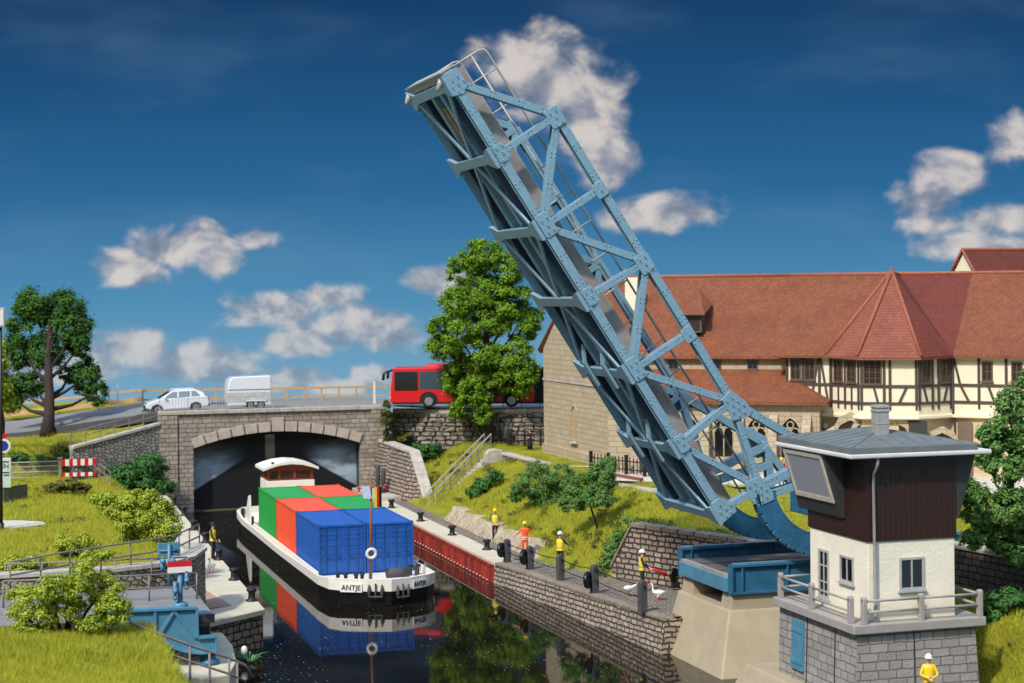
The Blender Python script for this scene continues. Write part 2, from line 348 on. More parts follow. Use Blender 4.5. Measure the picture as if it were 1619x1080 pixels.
def streaked(name, col, dark):
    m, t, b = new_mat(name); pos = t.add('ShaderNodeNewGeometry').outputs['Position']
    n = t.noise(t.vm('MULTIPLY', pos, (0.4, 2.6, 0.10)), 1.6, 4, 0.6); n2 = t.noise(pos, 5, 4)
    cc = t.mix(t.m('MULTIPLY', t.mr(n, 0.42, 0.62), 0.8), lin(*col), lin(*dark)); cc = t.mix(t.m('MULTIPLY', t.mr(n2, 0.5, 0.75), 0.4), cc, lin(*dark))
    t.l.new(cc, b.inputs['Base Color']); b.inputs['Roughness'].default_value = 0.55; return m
M['sheet_red'] = streaked('red sheet piling with painted rib shade', (158, 50, 38), (84, 28, 22))  # dark vertical streaks: shade of the rib flanks put into the colour
M['brown_wood'] = plain('varnished wood', (128, 66, 38), 0.4, var=0.15, scale=5)
M['mast'] = plain('mast brown', (134, 82, 62), 0.5, var=0.1)
M['clad'] = None
M['roof_grey'] = plain('slate grey roof sheet', (104, 110, 108), 0.6, var=0.12, scale=2, wear=0.2, wearcol=(80, 84, 82))
M['gutter'] = plain('pale gutter', (206, 202, 196), 0.45, var=0.05)
M['pipe_grey'] = plain('grey pipe', (156, 152, 146), 0.5)
M['dark_grey'] = plain('charcoal panel', (54, 54, 52), 0.55, var=0.1)
M['frame_cream'] = plain('cream window frame', (196, 186, 168), 0.5)
M['winframe'] = plain('grey window frame', (172, 170, 166), 0.5)
M['terrace'] = plain('grey terrace slab', (156, 150, 142), 0.75, var=0.08, bmp=0.1)
M['ochre'] = plain('ochre railing', (196, 158, 108), 0.6, var=0.08)
M['red'] = plain('red paint', (206, 28, 34), 0.3, var=0.04, coat=0.3)
M['yellow'] = plain('yellow', (242, 200, 30), 0.5, var=0.03)
M['orange'] = plain('orange cloth', (240, 92, 30), 0.75, var=0.06)
M['vest'] = plain('yellow vest', (236, 204, 40), 0.75, var=0.06)
M['navy'] = plain('dark cloth', (34, 38, 48), 0.8, var=0.15)
M['greycloth'] = plain('grey cloth', (86, 90, 96), 0.8, var=0.12)
M['skin'] = plain('skin', (214, 158, 124), 0.6, var=0.05)
M['wood'] = plain('ochre board', (172, 118, 50), 0.7, var=0.1)
M['car_white'] = plain('car white', (226, 228, 230), 0.25, var=0.02, coat=0.6)
M['chrome'] = plain('bright rim metal', (190, 190, 192), 0.3, metal=0.7)
M['tyre'] = plain('tyre', (26, 26, 27), 0.8)
M['gravel'] = plain('reddish gravel', (172, 140, 120), 0.95, var=0.25, scale=14, bmp=0.8, bscale=20)
M['palegravel'] = plain('pale gravel', (196, 190, 176), 0.95, var=0.25, scale=12, bmp=0.8, bscale=18)
M['rock'] = plain('pale rock', (172, 158, 134), 0.9, var=0.15, scale=1.5, bmp=1.0, bscale=4, wear=0.4, wearcol=(140, 124, 100))
M['bark'] = plain('bark', (54, 40, 32), 0.9, var=0.25, scale=4, bmp=0.8, bscale=12)
M['statue'] = plain('dark grey stone figure', (70, 72, 74), 0.7, var=0.2, scale=6)
M['goose'] = plain('white feathers', (238, 236, 230), 0.7, var=0.03)
M['lettering'] = plain('black lettering', (16, 16, 18), 0.5)
def clad():
    m, t, b = new_mat('dark brown boards'); w, pos = wall_coords(t); s = t.add('ShaderNodeSeparateXYZ'); t.l.new(w, s.inputs[0])
    fr = t.m('FRACT', t.m('MULTIPLY', s.outputs[0], 5.2)); g = t.mr(t.m('ABSOLUTE', t.m('SUBTRACT', fr, 0.5)), 0.40, 0.49)
    n = t.noise(t.vm('MULTIPLY', pos, (6, 6, 0.8)), 2.5, 4)
    cc = t.mix(t.mr(n, 0.3, 0.7), lin(42, 19, 13), lin(54, 25, 17)); cc = t.mix(g, cc, lin(26, 12, 10))
    t.l.new(cc, b.inputs['Base Color']); b.inputs['Roughness'].default_value = 0.5; bump(t, b, t.m('MULTIPLY', g, -1.0), 0.6, 0.02); return m
M['clad'] = clad()
def glass(name, col, rough=0.08):
    m, t, b = new_mat(name); b.inputs['Base Color'].default_value = lin(*col); b.inputs['Roughness'].default_value = rough; b.inputs['Specular IOR Level'].default_value = 0.7
    return m
M['glass_dark'] = glass('dark window glass', (26, 28, 30)); M['glass_brown'] = glass('brown old glass and arch shade', (58, 46, 38), 0.25)
M['glass_car'] = glass('car glass with sky tone', (120, 134, 142), 0.1); M['glass_bus'] = glass('tinted bus glass', (58, 74, 84), 0.1); M['glass_frost'] = glass('matt grey pane', (150, 150, 156), 0.35)  # car glass: sky reflection put into the pale base colour
def water_mat():
    m, t, b = new_mat('dark canal water'); pos = t.add('ShaderNodeNewGeometry').outputs['Position']
    v = t.add('ShaderNodeTexVoronoi', voronoi_dimensions='2D'); t.l.new(pos, v.inputs['Vector']); v.inputs['Scale'].default_value = 4.4
    sep = t.add('ShaderNodeSeparateColor'); t.l.new(v.outputs['Color'], sep.inputs[0])
    thr = t.m('MULTIPLY', t.m('POWER', sep.outputs[0], 3.0), 0.13)
    patch = t.mr(t.noise(pos, 0.22, 4), 0.42, 0.62)
    dust = t.m('MULTIPLY', t.m('LESS_THAN', v.outputs['Distance'], thr), t.m('GREATER_THAN', t.m('MULTIPLY', patch, sep.outputs[1]), 0.25))
    n = t.noise(pos, 0.35, 4)
    base = t.mix(t.mr(n, 0.35, 0.7), lin(16, 14, 11), lin(30, 26, 17))
    t.l.new(t.mix(dust, base, lin(176, 168, 146)), b.inputs['Base Color'])
    t.l.new(t.m('ADD', 0.035, t.m('MULTIPLY', dust, 0.6)), b.inputs['Roughness']); b.inputs['IOR'].default_value = 1.45; b.inputs['Specular IOR Level'].default_value = 0.52
    bump(t, b, t.noise(t.vm('MULTIPLY', pos, (1.0, 0.6, 1)), 1.6, 3), 0.02, 0.05)
    return m
M['water'] = water_mat()
def grass_ground():
    m, t, b = new_mat('grassy ground'); pos = t.add('ShaderNodeNewGeometry').outputs['Position']
    n = t.noise(pos, 0.35, 5, 0.6); n2 = t.noise(pos, 7, 5, 0.7)
    cc = t.ramp(n, [(0.3, lin(136, 138, 40)), (0.5, lin(164, 162, 50)), (0.66, lin(122, 130, 44)), (0.78, lin(150, 128, 72))])
    cc = t.mix(t.m('MULTIPLY', t.mr(n2, 0.35, 0.7), 0.5), cc, lin(78, 74, 26))
    t.l.new(cc, b.inputs['Base Color']); b.inputs['Roughness'].default_value = 0.95; b.inputs['Specular IOR Level'].default_value = 0.1
    bump(t, b, n2, 1.0, 0.15); return m
M['ground'] = grass_ground()
M['grass'] = leafmat('grass blades', [(132, 136, 38), (170, 174, 50), (206, 206, 80), (180, 180, 56), (200, 190, 70), (164, 138, 74)], 0.7, 0.42)
M['cover'] = leafmat('ground cover leaves', [(66, 84, 36), (98, 112, 46), (120, 110, 62), (82, 102, 40)], 0.7)
M['leaf_dark'] = leafmat('dark green leaves', [(40, 72, 32), (62, 102, 42), (92, 134, 60), (52, 88, 38)])
M['leaf_mid'] = leafmat('fresh green leaves', [(60, 92, 22), (98, 138, 32), (142, 176, 54), (78, 116, 26)])
M['leaf_lime'] = leafmat('yellow green leaves', [(84, 114, 28), (146, 168, 48), (200, 206, 84), (108, 134, 36)])
M['leaf_bush'] = leafmat('deep green bush leaves', [(36, 74, 40), (62, 108, 56), (98, 146, 76), (50, 90, 46)], 0.4)
M['leaf_grey'] = leafmat('grey green leaves', [(52, 92, 40), (88, 130, 58), (128, 164, 92), (68, 108, 48)], 0.45)
M['weed'] = plain('dark weed', (74, 74, 40), 0.95, var=0.3, scale=6, bmp=0.6)
# ------------------------------------------------------------------ terrain
def sm(x, a, b):
    t = np.clip((x - a) / (b - a), 0, 1); return t * t * (3 - 2 * t)
def bumpy(x, y, k=1.0):
    return 0.10 * np.sin(x * 1.7 * k + 1.3 * np.sin(y * 0.9)) + 0.08 * np.sin(y * 1.3 * k + x * 0.6) + 0.05 * np.sin(x * 3.9 + y * 2.7)
EDGE = lambda y: np.interp(y, [60, 66, 85.4, 125], [27.1, 26.7, 25.4, 25.4])        # right quay edge
ZQ = lambda y: np.interp(y, [60, 66, 85.4, 125], [1.55, 1.45, 1.0, 1.0])
TOE = lambda y: np.interp(y, [60, 70, 77, 84.5, 92, 112, 125], [31.6, 31.0, 28.7, 27.75, 27.5, 27.5, 27.6])
WA, WB = (28.75, 77.6), (32.6, 69.2)                                                # retaining block wall by the pier
def HR(x, y):
    x = np.asarray(x, float); y = np.asarray(y, float)
    toe = TOE(y); q = ZQ(y)
    run = np.interp(y, [70, 80, 90, 100, 125], [4.6, 5.0, 5.2, 6.0, 6.4])
    t = np.clip((x - toe) / run, 0, 1)
    ledge = 0.9 * sm(x, toe, toe + 0.35) * np.interp(y, [84, 88, 100, 104], [0, 1, 1, 0])
    slope = q + np.maximum(ledge, (4.0 - q) * t ** 0.9) + bumpy(x, y) * sm(x, toe, toe + 2)
    slope = np.minimum(slope, 4.25 + 0.3 * bumpy(x, y))
    slope = np.where(x > 33.6, np.minimum(slope, 3.95), slope); slope = np.where(x < toe - .02, q - .18, slope)
    # behind the block wall the plateau starts at once
    nx, ny = (WB[1] - WA[1]), -(WB[0] - WA[0]); L = math.hypot(nx, ny); side = -((x - WA[0]) * nx + (y - WA[1]) * ny) / L
    behind = (y < 77.6) & (y > 68.6)
    slope = np.where(behind, np.where(side > 0.55, np.minimum(3.55 + 0.15 * (y - 70) * 0.2 + 0.5 * bumpy(x, y), 4.0), q - .18), slope)
    # south of the deck: tower mound
    mound = 3.25 + 0.4 * bumpy(x, y) - 2.4 * (1 - sm(x, 32.9, 34.6 + 0.12 * np.maximum(0, 54 - y)))
    south = np.where(y < 61.5, np.where(x > 32.6, mound, 0.6), np.where(x > 36, 3.4, np.minimum(q, 1.4)))
    return np.where(y <= 68.6, np.where((y > 61.5) & (x > 37.5), 3.6, south), slope)
ZL = 1.6
def HL(x, y):
    x = np.asarray(x, float); y = np.asarray(y, float)
    fg = 3.72 + 0.7 * bumpy(x, y, 0.6) + 0.35 * np.clip((50 - y) / 8, 0, 1) - 4.8 * sm(x, 5.5, 7.4) - 1.9 * sm(y, 58.4, 61.0)
    road = np.where(x < 8.0, np.where(y < 63.2, 1.3, 3.1), -0.8)
    lawn = np.interp(y, [70, 74, 84, 96, 112, 118, 122, 130, 142], [3.75, 3.75, 3.2, 2.6, 2.7, 2.8, 3.1, 4.85, 6.0]) + 0.45 * bumpy(x, y)
    edge = np.interp(y, [74, 80, 95, 116, 119], [9.45, 9.9, 9.9, 10.6, 11.4])
    lawn = np.where(x > edge, ZL - 0.04, ZL + (lawn - ZL) * sm(edge - x, 0.0, 2.6 if False else 2.2))
    lawn = np.where((y < 75.5) & (x > 9.3), ZL - 0.05, lawn)
    near = np.where(y < 61.4, fg, np.where(y < 70.35, road, np.where((y < 76.0) & (y < 70.4 + np.maximum(0, x - 5.5) * 1.15), np.where(x > 8.0, -0.8, 3.1), lawn)))
    # embankment carrying the upper road behind the wing wall
    emb = 4.6 + (x - 3.0) * 0.16 + 0.3 * bumpy(x, y); emb = np.where(y > 120.0 + 0.05 * x, np.minimum(emb + np.clip(y - 121.5, 0, 3) * 0.18, 6.6), lawn)
    return np.where(y < 119.2 + 0.02 * x, near, np.where(x > 7.1, np.maximum(emb, 4.2), np.where(y > 121, emb, near + (emb - near) * sm(y, 118.5, 121))))
def sheet(name, H, x0, x1, y0, y1, st, mat, cut=None):
    xs = np.arange(x0, x1 + st / 2, st); ys = np.arange(y0, y1 + st / 2, st); XX, YY = np.meshgrid(xs, ys)
    ZZ = H(XX, YY); nx, ny = len(xs), len(ys)
    co = np.stack([XX, YY, ZZ], -1).reshape(-1, 3)
    idx = np.arange(nx * ny).reshape(ny, nx)
    q = np.stack([idx[:-1, :-1], idx[:-1, 1:], idx[1:, 1:], idx[1:, :-1]], -1).reshape(-1, 4)
    if cut is not None: q = q[~cut(XX[:-1, :-1] + st / 2, YY[:-1, :-1] + st / 2).reshape(-1)]
    me = bpy.data.meshes.new(name); me.from_pydata(co.tolist(), [], q.tolist()); me.update(); me.materials.append(mat)
    me.polygons.foreach_set('use_smooth', [True] * len(me.polygons))
    o = bpy.data.objects.new(name, me); C.objects.link(o); return structure(o)
sheet('right_bank', HR, 26.0, 78, 44, 124, 0.3, M['ground'], lambda x, y: (x < EDGE(y) + 0.35) | ((y < 68.4) & (x < 33.0) & (y > 61.2)) | ((y < 61.5) & (x < 32.5)))
sheet('left_bank', HL, -24, 12.6, 36, 141, 0.3, M['ground'], lambda x, y: ((x > 11.5) & (y > 72)) | ((x > 11.4) & (y < 72)))
def GR(px, py, H, d0=45, d1=150):
    """where the sight line meets the terrain"""
    r = ray(px, py)
    for d in np.arange(d0, d1, 0.1):
        p = np.array([0, 0, ZC]) + r * d
        if p[2] < float(H(p[0], p[1])): return Vector((p[0], p[1], float(H(p[0], p[1]))))
    return Vector(np.array([0, 0, ZC]) + r * d1)
# water and canal bed
w = MB().quad((8.0, 40, 0), (34.0, 40, 0), (34.0, 140, 0), (8.0, 140, 0)).build('canal_water', M['water']); structure(w)
MB().bx(6, 34, 36, 141, -1.2, -1.0).build('canal_bed', M['dark_grey'])['kind'] = 'structure'

# ------------------------------------------------------------------ right quay
q = MB(); ys = np.arange(85.4, 121, 2.0)
q.bx(25.38, 26.62, 85.45, 113.6, 0.70, 1.0)
structure(q.build('quay_apron', M['concrete'], bevel=0.03))
q = MB()
pts = [(26.62, 113.4), (26.62, 85.45), (25.75, 85.2), (26.0, 80), (26.35, 74), (26.65, 69), (26.8, 66.2)]
out = [(28.2, 113.4), (28.2, 85.45), (28.3, 83), (28.6, 80), (29.6, 75), (31.2, 69), (31.2, 66.2)]
vs = []; fs = []
for i, (a, b) in enumerate(zip(pts, out)):
    z = float(ZQ(a[1])) - 0.004
    vs += [(a[0], a[1], z), (b[0], b[1], z + 0.03)]
for i in range(len(pts) - 1): fs.append((2 * i, 2 * i + 2, 2 * i + 3, 2 * i + 1))
structure(q.add(vs, fs).build('cobbled_path', M['cobble']))
# sheet pile wall
sp = thing('sheet_pile_wall', 'rust red sheet piling along the right side of the canal', 'quay wall', (25.3, 99, 0))
b = MB(); y = 85.5; step = 0.62
prof = []
while y < 113.4:
    prof += [(25.42, y), (25.42, y + 0.18)] + [(25.36 - .26 * math.sin(a), y + .40 - .20 * math.cos(a)) for a in np.linspace(0, math.pi, 9)] + [(25.42, y + .61)]; y += step
vs = [(x, yy, z) for x, yy in prof for z in (-0.9, 0.72)]
b.add(vs, [(2 * i, 2 * i + 1, 2 * i + 3, 2 * i + 2) for i in range(len(prof) - 1)])
b.bx(25.2, 25.5, 85.38, 85.5, -0.9, 0.7)
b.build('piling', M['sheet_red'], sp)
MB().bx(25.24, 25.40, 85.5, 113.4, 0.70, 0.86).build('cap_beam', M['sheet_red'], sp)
b = MB(); y = 85.85
while y < 113.2: b.ball((25.09, y + .02, 0.10), (0.04, 0.07, 0.03), 6, 4); y += step
b.build('wale_bolts', M['white'], sp)
# stone quay wall
wl = thing('stone_quay_wall', 'grey block wall below the cobbled path and the chain posts', 'quay wall', (26, 76, 0))
b = MB(); ysq = np.linspace(85.38, 66.0, 24)
for i in range(23):
    y0, y1 = ysq[i], ysq[i + 1]; x0, x1 = float(EDGE(y0)), float(EDGE(y1)); z0, z1 = float(ZQ(y0)), float(ZQ(y1))
    b.add([(x0 - .22, y0, -.9), (x0, y0, z0), (x1 - .22, y1, -.9), (x1, y1, z1)], [(0, 1, 3, 2)])
b.quad((26.42, 66.0, -.9), (29.5, 66.0, -.9), (29.5, 66.0, 1.42), (26.70, 66.0, 1.42))
b.build('wall_face', M['quay_stone'], wl)
b = MB()
for i in range(23):
    y0, y1 = ysq[i], ysq[i + 1]; x0, x1 = float(EDGE(y0)), float(EDGE(y1)); z0, z1 = float(ZQ(y0)), float(ZQ(y1)); g = 0.012
    b.hexa([(x0 - .05, y0 - g, z0 - .13), (x0 + .42, y0 - g, z0 - .13), (x1 + .42, y1 + g, z1 - .13), (x1 - .05, y1 + g, z1 - .13)],
           [(x0 - .05, y0 - g, z0 + .02), (x0 + .42, y0 - g, z0 + .02), (x1 + .42, y1 + g, z1 + .02), (x1 - .05, y1 + g, z1 + .02)])
b.build('edge_stones', M['coping_dark'], wl, bevel=0.03)
# posts with chains and tyres
post_at = [P(802, 888, z=1.0), P(838, 900, z=1.07), P(886, 918, z=1.17), P(940, 938, z=1.28), P(1016, 968, z=1.41)]
ph = [1.15, 1.15, 1.22, 1.28, 1.32]
plab = ['dark round topped chain post at the end of the red sheet piling', 'chain post with a tyre in front of the orange suited worker', 'chain post standing right in front of the worker raising his arms to his head',
        'chain post with a tyre hanging on its left at the slope with ivy', 'tallest chain post, nearest the beige pier and the geese']
for i, p in enumerate(post_at):
    t = thing('mooring_post', plab[i], 'post', p, 0.15, 'chain posts along the stone quay')
    b = MB(); w2 = 0.16
    poly = [(-w2, 0, 0), (w2, 0, 0), (w2, 0, ph[i] - .2)] + [(w2 * math.cos(a), 0, ph[i] - .2 + .2 * math.sin(a)) for a in np.linspace(0, math.pi, 9)[1:]]
    b.prism([(x, y - .14, z) for x, y, z in poly], (0, .28, 0)); b.build('post_body', M['post_grey'], t, bevel=0.015, local=True)
    MB().lathe([(.04, 0), (.05, .05), (.05, .08), (0.0, .1)], (0, -.16, ph[i] - .3), 8).build('ring', M['black'], t, local=True)
def rope(a, b, sag, r=0.022, n=12):
    a, b = Vector(a), Vector(b); return MB().tube([a.lerp(b, k / n) - Vector((0, 0, sag * 4 * (k / n) * (1 - k / n))) for k in range(n + 1)], r, 6)
clab = ['black chains between the two posts by the sheet piling', 'black chains sagging past the orange suited worker', 'black chains below the worker with raised arms', 'black chains running to the post nearest the beige pier']
for i in range(4):
    a, c = post_at[i], post_at[i + 1]
    t = thing('quay_chain', clab[i], 'chain', a, 0, 'chains between the quay posts')
    rope(a + Vector((0, 0, ph[i] - .18)), c + Vector((0, 0, ph[i + 1] - .18)), .12).build('chain_line', M['black'], t)
    rope(a + Vector((0, 0, ph[i] * .45)), c + Vector((0, 0, ph[i + 1] * .45)), .08).build('chain_line', M['black'], t)
def torus(b, c, R0, r, ax, n=20, m=8):
    ax = Vector(ax).normalized(); a = ax.orthogonal().normalized(); d = ax.cross(a); vs = []; fs = []
    for i in range(n):
        th = 2 * math.pi * i / n; e = a * math.cos(th) + d * math.sin(th)
        for k in range(m):
            ph2 = 2 * math.pi * k / m; vs.append(Vector(c) + e * (R0 + r * math.cos(ph2)) + ax * (r * math.sin(ph2)))
    for i in range(n):
        for k in range(m): fs.append((i * m + k, ((i + 1) % n) * m + k, ((i + 1) % n) * m + (k + 1) % m, i * m + (k + 1) % m))
    return b.add(vs, fs)
for i, (px, py, z, lab) in enumerate(((793, 868, 1.6, 'black tyre hung on the first chain post at the sheet piling'), (830, 883, 1.55, 'black tyre hung in front of the legs of the orange suited worker'), (934, 918, 1.95, 'black tyre hung on the chain post at the foot of the ivy slope'))):
    src = post_at[(0, 1, 3)[i]]; c = src + Vector((-0.34, -0.1, 0.62))
    t = thing('fender_tyre', lab, 'tyre', c, 0, 'tyres used as fenders on the chain posts')
    ax = (0.75, -0.65, 0.05); rr = 0.27
    torus(MB(), (0, 0, 0), rr, 0.12, ax).build('tyre_casing', M['rubber'], t, True, local=True)
    torus(MB(), (0, 0, 0), rr - 0.10, 0.05, ax, 20, 6).build('inner_rim', M['dark_grey'], t, True, local=True)
# bollards: black double-flanged
def bollard(p, lab, grp):
    t = thing('bollard', lab, 'bollard', p, 0.2, grp)
    MB().lathe([(.26, 0), (.26, .05), (.17, .08), (.15, .15), (.14, .34), (.16, .40)], (0, 0, 0), 14).build('bollard_base', M['black'], t, True, local=True)
    MB().lathe([(.17, .40), (.22, .43), (.22, .50), (.19, .54)], (0, 0, 0), 14).build('bollard_head', M['black'], t, True, local=True)
for i, ((px, py), lab) in enumerate(zip([(619, 803), (665, 824), (715, 846), (770, 869)], ['farthest black bollard on the right quay, near the bridge abutment', 'second black bollard from the stone bridge on the right quay',
        'black bollard on the right quay below the worker in the dark trousers', 'black bollard on the right quay next to the first chain post'])):
    bollard(P(px, py, z=1.004), lab, 'bollards along the right quay')
llab = ['nearest black bollard at the corner of the left quay', 'black bollard on the left quay one along from the corner', 'black bollard on the left quay beside the swan', 'black bollard at the feet of the worker on the left quay',
        'black bollard on the left quay behind the railing end', 'black bollard on the left quay below the yellow green bush', 'farthest black bollard of the left quay against the bridge pier']
for (px, py), lab in zip([(398, 950), (370, 917), (346, 885), (325, 858), (306, 838), (291, 815), (275, 799)], llab):
    bollard(P(px, py, z=1.604), lab, 'bollards along the left quay')

# ------------------------------------------------------------------ left quay
q = MB(); q.prism([(11.75, 72.9, 1.35), (12.15, 96, 1.35), (12.5, 116, 1.35), (12.5, 118.6, 1.35), (11.3, 118.6, 1.35), (10.2, 96, 1.35), (9.95, 80, 1.35), (10.55, 74.2, 1.35), (9.1, 73.3, 1.35), (8.7, 70.4, 1.35)], (0, 0, 0.25))
structure(q.build('left_quay_slab', M['concrete'], bevel=0.04))
structure(MB().prism([(9.3, 73.9, 1.40), (10.5, 74.25, 1.40), (9.9, 80.2, 1.40), (9.9, 86, 1.40), (9.2, 86, 1.40)], (0, 0, 0.19)).build('gravel_bed', M['gravel']))
wl = thing('quay_end_wall', 'brown stone wall under the pale corner of the left quay', 'quay wall', (11.2, 72.5, 0))
b = MB(); b.prism([(11.68, 73.0, -0.9), (8.6, 70.5, -0.9), (8.6, 72.6, -0.9), (11.0, 74.6, -0.9)], (0, 0, 2.24)); b.build('end_face', M['quay_brown'], wl)
b = MB(); b.add([(11.66, 73.02, -.9), (12.1, 96, -.9), (12.45, 118.6, -.9), (11.66, 73.02, 1.34), (12.1, 96, 1.34), (12.45, 118.6, 1.34)], [(0, 1, 4, 3), (1, 2, 5, 4)]); b.build('side_face', M['quay_brown'], wl)

# ------------------------------------------------------------------ arch bridge
BY = 120.0
def arch_bridge():
    t = thing('arch_bridge', 'grey stone bridge with one wide flat arch over the canal', 'bridge', (20.4, BY, 0))
    xl, xr = 12.45, 27.75; ol, orr = 14.62, 26.05; zs, zc, ztop = 4.35, 5.32, 6.62
    n = 24; xm = (ol + orr) / 2; hw = (orr - ol) / 2; rise = zc - zs; Rr = (hw * hw + rise * rise) / (2 * rise); cz = zc - Rr
    A = math.asin(hw / Rr); ang = np.linspace(-A, A, n + 1)
    arc = [(xm + Rr * math.sin(a), cz + Rr * math.cos(a)) for a in ang]
    for y0, y1, nm in ((BY, BY + 0.5, 'front_wall'), (BY + 11.0, BY + 11.5, 'rear_wall')):
        b = MB()
        b.bx(xl, ol, y0, y1, -1, ztop); b.bx(orr, xr, y0, y1, -1, ztop)
        for i in range(n):
            (x0, z0), (x1, z1) = arc[i], arc[i + 1]
            b.hexa([(x0, y0, z0), (x1, y0, z1), (x1, y1, z1), (x0, y1, z0)], [(x0, y0, ztop), (x1, y0, ztop), (x1, y1, ztop), (x0, y1, ztop)])
        b.build(nm, M['bridge_stone'], t)
    # buttress piers either side stand proud
    [MB().bx(x0, x1, BY - 0.12, BY - 0.003, -1, 6.6).build('pilaster', M['bridge_stone'], t) for x0, x1 in ((12.3, 13.55), (26.75, 27.9))]
    # voussoirs
    b = MB(); nv = 13; aa = np.linspace(-A * 1.0, A * 1.0, nv + 1)
    for i in range(nv):
        a0, a1 = aa[i] + 0.003, aa[i + 1] - 0.003; r1 = Rr + (0.62 if i != nv // 2 else 0.95)
        q = [(xm + r * math.sin(a), cz + r * math.cos(a)) for r, a in ((Rr - .02, a0), (Rr - .02, a1), (r1, a1), (r1, a0))]
        b.prism([(x, BY - 0.10, z) for x, z in q], (0, 0.55, 0))
    b.build('arch_stones', M['vouss'], t, bevel=0.02)
    # vault inside
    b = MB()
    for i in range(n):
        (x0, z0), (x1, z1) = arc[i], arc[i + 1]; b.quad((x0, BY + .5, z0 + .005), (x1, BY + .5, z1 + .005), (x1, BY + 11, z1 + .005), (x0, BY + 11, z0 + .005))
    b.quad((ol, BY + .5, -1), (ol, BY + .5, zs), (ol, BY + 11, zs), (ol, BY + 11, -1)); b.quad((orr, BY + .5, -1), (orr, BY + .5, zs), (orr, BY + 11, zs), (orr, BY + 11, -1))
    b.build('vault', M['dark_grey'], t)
    b = MB(); x = 12.3
    while x < 27.9:
        L = random.uniform(0.8, 1.15); x1 = min(x + L, 28.0); b.bx(x + .008, x1 - .008, BY - 0.16, BY + 0.55, ztop, ztop + 0.26); x = x1
    b.build('coping', M['coping'], t, bevel=0.03)
    return t
arch_bridge()
# printed panel inside the tunnel (the photo shows a flat painted tunnel view)
def tunnel_panel():
    m, t, b = new_mat('printed tunnel view'); pos = t.add('ShaderNodeNewGeometry').outputs['Position']; s = t.add('ShaderNodeSeparateXYZ'); t.l.new(pos, s.inputs[0])
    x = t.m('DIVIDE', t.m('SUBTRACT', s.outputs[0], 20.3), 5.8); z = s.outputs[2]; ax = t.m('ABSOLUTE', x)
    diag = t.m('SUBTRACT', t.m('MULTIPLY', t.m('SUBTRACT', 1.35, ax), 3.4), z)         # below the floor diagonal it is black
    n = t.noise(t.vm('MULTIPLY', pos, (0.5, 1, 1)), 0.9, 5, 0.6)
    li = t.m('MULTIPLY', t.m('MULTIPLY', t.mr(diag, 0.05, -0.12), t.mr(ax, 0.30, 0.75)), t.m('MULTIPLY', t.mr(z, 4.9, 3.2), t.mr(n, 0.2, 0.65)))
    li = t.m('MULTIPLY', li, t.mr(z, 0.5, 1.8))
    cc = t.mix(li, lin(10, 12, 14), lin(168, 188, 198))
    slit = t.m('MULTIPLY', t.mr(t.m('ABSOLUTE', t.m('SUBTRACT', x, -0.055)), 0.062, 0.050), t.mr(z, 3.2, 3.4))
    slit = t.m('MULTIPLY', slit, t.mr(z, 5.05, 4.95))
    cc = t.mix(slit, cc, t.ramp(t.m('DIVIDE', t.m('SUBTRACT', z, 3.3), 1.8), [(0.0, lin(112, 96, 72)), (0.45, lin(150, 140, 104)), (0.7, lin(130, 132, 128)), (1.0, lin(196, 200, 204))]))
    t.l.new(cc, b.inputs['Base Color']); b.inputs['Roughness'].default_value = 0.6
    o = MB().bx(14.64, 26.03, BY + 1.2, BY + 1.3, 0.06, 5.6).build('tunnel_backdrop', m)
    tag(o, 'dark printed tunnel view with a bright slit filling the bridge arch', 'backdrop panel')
tunnel_panel()
structure(MB().bx(14.6, 26.1, BY + 0.6, BY + 1.2, -0.3, 0.05).build('weed_strip', M['weed']))
# upper road: deck over the bridge, right continuation, left ramp
RA, RB = (29.0, 122.6), (46.0, 115.4)             # retaining wall line on the right
b = MB()
rl = [(-14, 138.5, 4.9, 151), (0, 126.5, 5.05, 139.5), (4, 124.2, 5.45, 137.2), (8, 122.6, 6.1, 135.0), (12.3, 121.0, 6.72, 133.2), (27.9, 120.6, 6.72, 132.5), (33, 121.4, 6.38, 131), (46, 116.2, 6.38, 126)]
vs = []; fs = []
for x, y0, z, y1 in rl: vs += [(x, y0, z), (x, y1, z)]
for i in range(len(rl) - 1): fs.append((2 * i, 2 * i + 2, 2 * i + 3, 2 * i + 1))
structure(b.add(vs, fs).build('upper_road', M['roadgrey']))
b = MB(); 
for i in range(4):
    (x0, y0, z0, _), (x1, y1, z1, _) = rl[i], rl[i + 1]
    b.hexa([(x0, y0 - .25, z0 - .5), (x1, y1 - .25, z1 - .5), (x1, y1, z1 - .5), (x0, y0, z0 - .5)], [(x0, y0 - .25, z0 + .05), (x1, y1 - .25, z1 + .05), (x1, y1, z1 + .05), (x0, y0, z0 + .05)])
structure(b.build('road_kerb', M['post_grey']))
# strip of meadow behind the road on the left
vs = [(-14, 151, 4.85), (-14, 156, 5.6), (0, 139.5, 5.0), (0, 144, 5.9), (8, 135, 6.05), (8, 139.5, 6.6), (12.3, 133.2, 6.66), (12.3, 137, 6.8)]
structure(MB().add(vs, [(0, 2, 3, 1), (2, 4, 5, 3), (4, 6, 7, 5)]).build('meadow', M['ground']))
